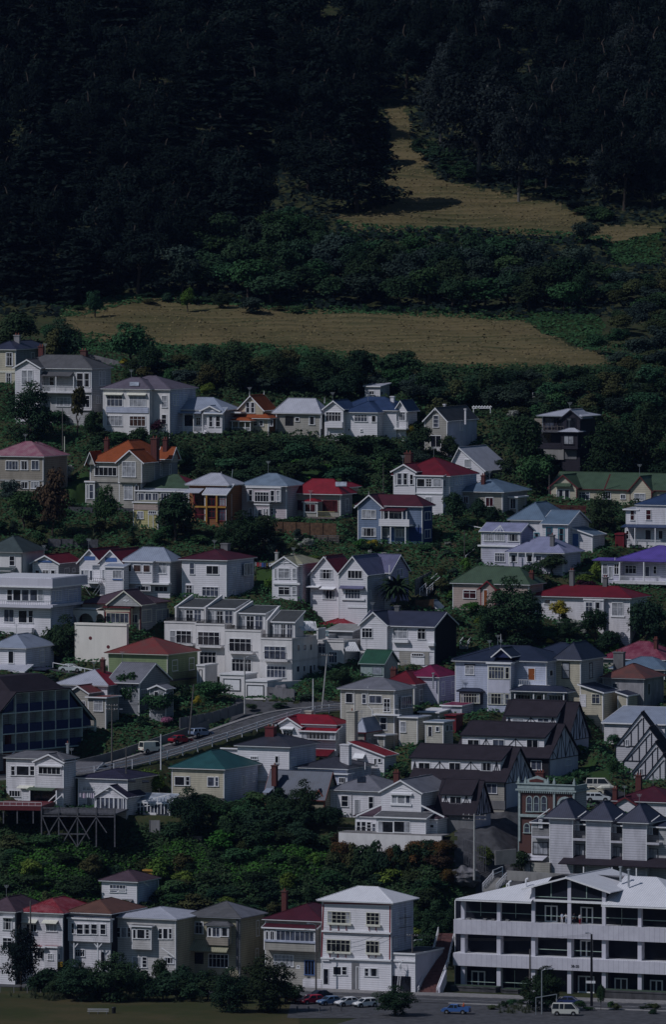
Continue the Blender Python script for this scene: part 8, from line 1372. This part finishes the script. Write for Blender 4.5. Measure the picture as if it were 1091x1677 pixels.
# ---- ground cover nobody could count
def cover(name, label, poly_list, dens, size, lift, mt, seed, avoid=CLEAR, ybounds=(560, 1640)):
    g = np.random.default_rng(seed); out = []
    for poly in poly_list:
        xs = [p[0] for p in poly]; ys = [p[1] for p in poly]; n = int(dens*(max(xs)-min(xs))*(max(ys)-min(ys))); px = g.uniform(min(xs), max(xs), n); py = g.uniform(min(ys), max(ys), n); m_ = inside(px, py, poly)
        for c in avoid+LAWN+DRIVE: m_ &= ~inside(px, py, c)
        out.append(np.stack([px[m_], py[m_]], 1))
    A = np.concatenate(out); X, Y_ = [], []
    i = np.clip(np.searchsorted(cols_px, A[:, 0])-1, 0, ni-2)
    keep = []; pts = []
    kcache = {}
    for (px, py), ii in zip(A, i):
        k = int(px//5)
        if k not in kcache: kcache[k] = np.array(ytab(px))
        Y = float(np.interp(-py, [-p for p in PYK], kcache[k])); pts.append(((px-CX)/FP*Y/cp, Y))
    pts = np.array(pts); ok = np.ones(len(pts), bool)
    for (ox, oy, c, s, x0, x1, y0, y1, zz, mg, sl) in PADS:
        dx, dy = pts[:, 0]-ox, pts[:, 1]-oy; lx, ly = dx*c+dy*s, -dx*s+dy*c; ok &= ~((lx > x0-.2) & (lx < x1+.2) & (ly > y0+1.0) & (ly < y1+.3))
    for cc, hw in ((road_c, 5.4), (lane_c, 3.2)):
        C = np.array([(p.x, p.y) for p in cc]); b0 = C.min(0)-8; b1 = C.max(0)+8; m_ = ((pts > b0) & (pts < b1)).all(1); q_ = pts[m_]; d = ((q_[:, None]-C[None])**2).sum(-1).min(1); mm = np.ones(len(pts), bool); mm[m_] = d > hw*hw; ok &= mm
    pts = pts[ok]; z = np.array([zt(x, y) for x, y in pts]); hgt = np.abs(np.sin(pts[:, 0]*.45+1)*np.sin(pts[:, 1]*.3+pts[:, 0]*.2))*.6+.4*g.random(len(pts)); V = np.stack([pts[:, 0], pts[:, 1], z+hgt*lift+.05], 1); V += g.normal(scale=.25, size=V.shape)*[1, 1, .3]
    global rng; rng = g; nrm = np.tile([0, -.3, 1.], (len(V), 1)); me = leaves(V, nrm, size*g.uniform(.6, 1.4, len(V)), np.clip(g.normal(.4, .25, len(V))+(hgt-.5)*.5, 0, 1), name, mt); o = bpy.data.objects.new(name, me); COL.objects.link(o); tag(o, label, None, kind='stuff'); print(name, len(V))
cover('undergrowth', 'mixed green undergrowth covering the banks between the houses', [B_(-200, 560, 1300, 1330)], .18, .55, .8, 'leaf_mid', 1)
cover('cliff_scrub', 'dense green creeper and scrub covering the cliff', [[(-200, 1335), (560, 1375), (760, 1390), (760, 1480), (700, 1585), (-200, 1590)]], .45, .45, 1.3, 'leaf_mid', 2)
cover('dark_undergrowth', 'dark leafy ground cover under the scrub', [[(0, 1335), (560, 1375), (730, 1400), (730, 1480), (700, 1585), (0, 1590)], B_(150, 690, 780, 800), B_(720, 650, 1100, 800), B_(300, 590, 1100, 660)], .2, .6, 1.6, 'leaf_dark', 3)
cover('creeper', 'bright green creeper patches on the cliff and banks', [[(15, 1392), (330, 1384), (345, 1440), (15, 1452)], [(360, 1395), (540, 1400), (520, 1440), (380, 1450)], [(455, 762), (565, 762), (565, 800), (440, 795)], [(20, 1470), (160, 1455), (150, 1500), (20, 1510)]], .6, .42, 1.7, 'leaf_bright', 6)
leafmat('leaf_straw', (.10, .083, .042), (.17, .137, .072), .01); cover('hay_stubble', 'dry hay stubble and tufts over the mown meadow', [MEADOW_LO, MEADOW_UP], .09, .55, .1, 'leaf_straw', 8, [])
cover('rough_grass', 'rough green grass along the edges of the meadows', [FIELD_GREEN, FIELD_GR2, [(80, 500), (300, 474), (500, 494), (850, 505), (850, 525), (480, 512), (250, 492), (100, 522)], [(100, 540), (260, 566), (500, 566), (700, 598), (990, 598), (990, 612), (500, 606), (100, 570)], [(550, 365), (720, 372), (1000, 384), (1000, 404), (560, 392)]], .3, .7, .3, 'leaf_mid', 9, [])
cover('forest_floor', 'dark ferny floor of the forest', [B_(-220, -120, 1320, 520)], .06, 1.3, 1.5, 'leaf_pine', 4)
for o in [o for o in COL.objects if o.name.split('.')[0] == 'ridge_cap' and o.parent and o.parent.parent]:
    if tree_r.random() < .4:
        vs = [v.co for v in o.data.vertices]; t = max(vs, key=lambda c: c.z); q = MB(); a = Vector(t); hh_ = tree_r.uniform(1.2, 2.2); q.tube([a-Vector((0, 0, .3)), a+Vector((0, 0, hh_))], .035, 'galv_metal', 5)
        for k in range(4): z = hh_-.12*k; w = .5-.07*k; q.bar(a+Vector((-w, 0, z)), a+Vector((w, 0, z)), .035, 'galv_metal')
        q.build('aerial', o.parent)
# ================================================================== LIGHT
q = MB(); q.box(-900, 900, -60, 4200, -14, 330, 'haze'); tag(q.build('haze'), 'thin blue haze added over the whole hillside to lift its dark tones', None, kind='stuff')  # scattering volume added for its blue lift of the blacks
EL = R(46); sun_dir = Vector((-math.cos(EL)*math.cos(R(24)), -math.cos(EL)*math.sin(R(24)), math.sin(EL)))
sd2 = bpy.data.lights.new('sun', 'SUN'); sd2.energy = 4.5; sd2.angle = R(.53); sd2.color = (.955, .945, 1); so = bpy.data.objects.new('sun', sd2); COL.objects.link(so); so.rotation_euler = (-sun_dir).to_track_quat('-Z', 'Y').to_euler()
wd_ = bpy.data.worlds.new('World'); SC.world = wd_; wd_.use_nodes = True; nt = wd_.node_tree; bg = nt.nodes['Background']; sky = nt.nodes.new('ShaderNodeTexSky'); sky.sky_type = 'NISHITA'; sky.sun_disc = False; sky.sun_elevation = EL; sky.sun_rotation = R(246); sky.air_density = 1.4; sky.ozone_density = 3.0; sky.dust_density = .4; nt.links.new(mix(nt, 1.0, sky.outputs[0], (.72, .86, 1), 'MULTIPLY'), bg.inputs[0]); bg.inputs[1].default_value = .07
SC.view_settings.view_transform = 'Standard'; SC.view_settings.look = 'None'; SC.view_settings.exposure = -1.15; SC.view_settings.gamma = 1
SC.cycles.max_bounces = 4; SC.cycles.diffuse_bounces = 2; SC.cycles.glossy_bounces = 2; SC.cycles.transmission_bounces = 2
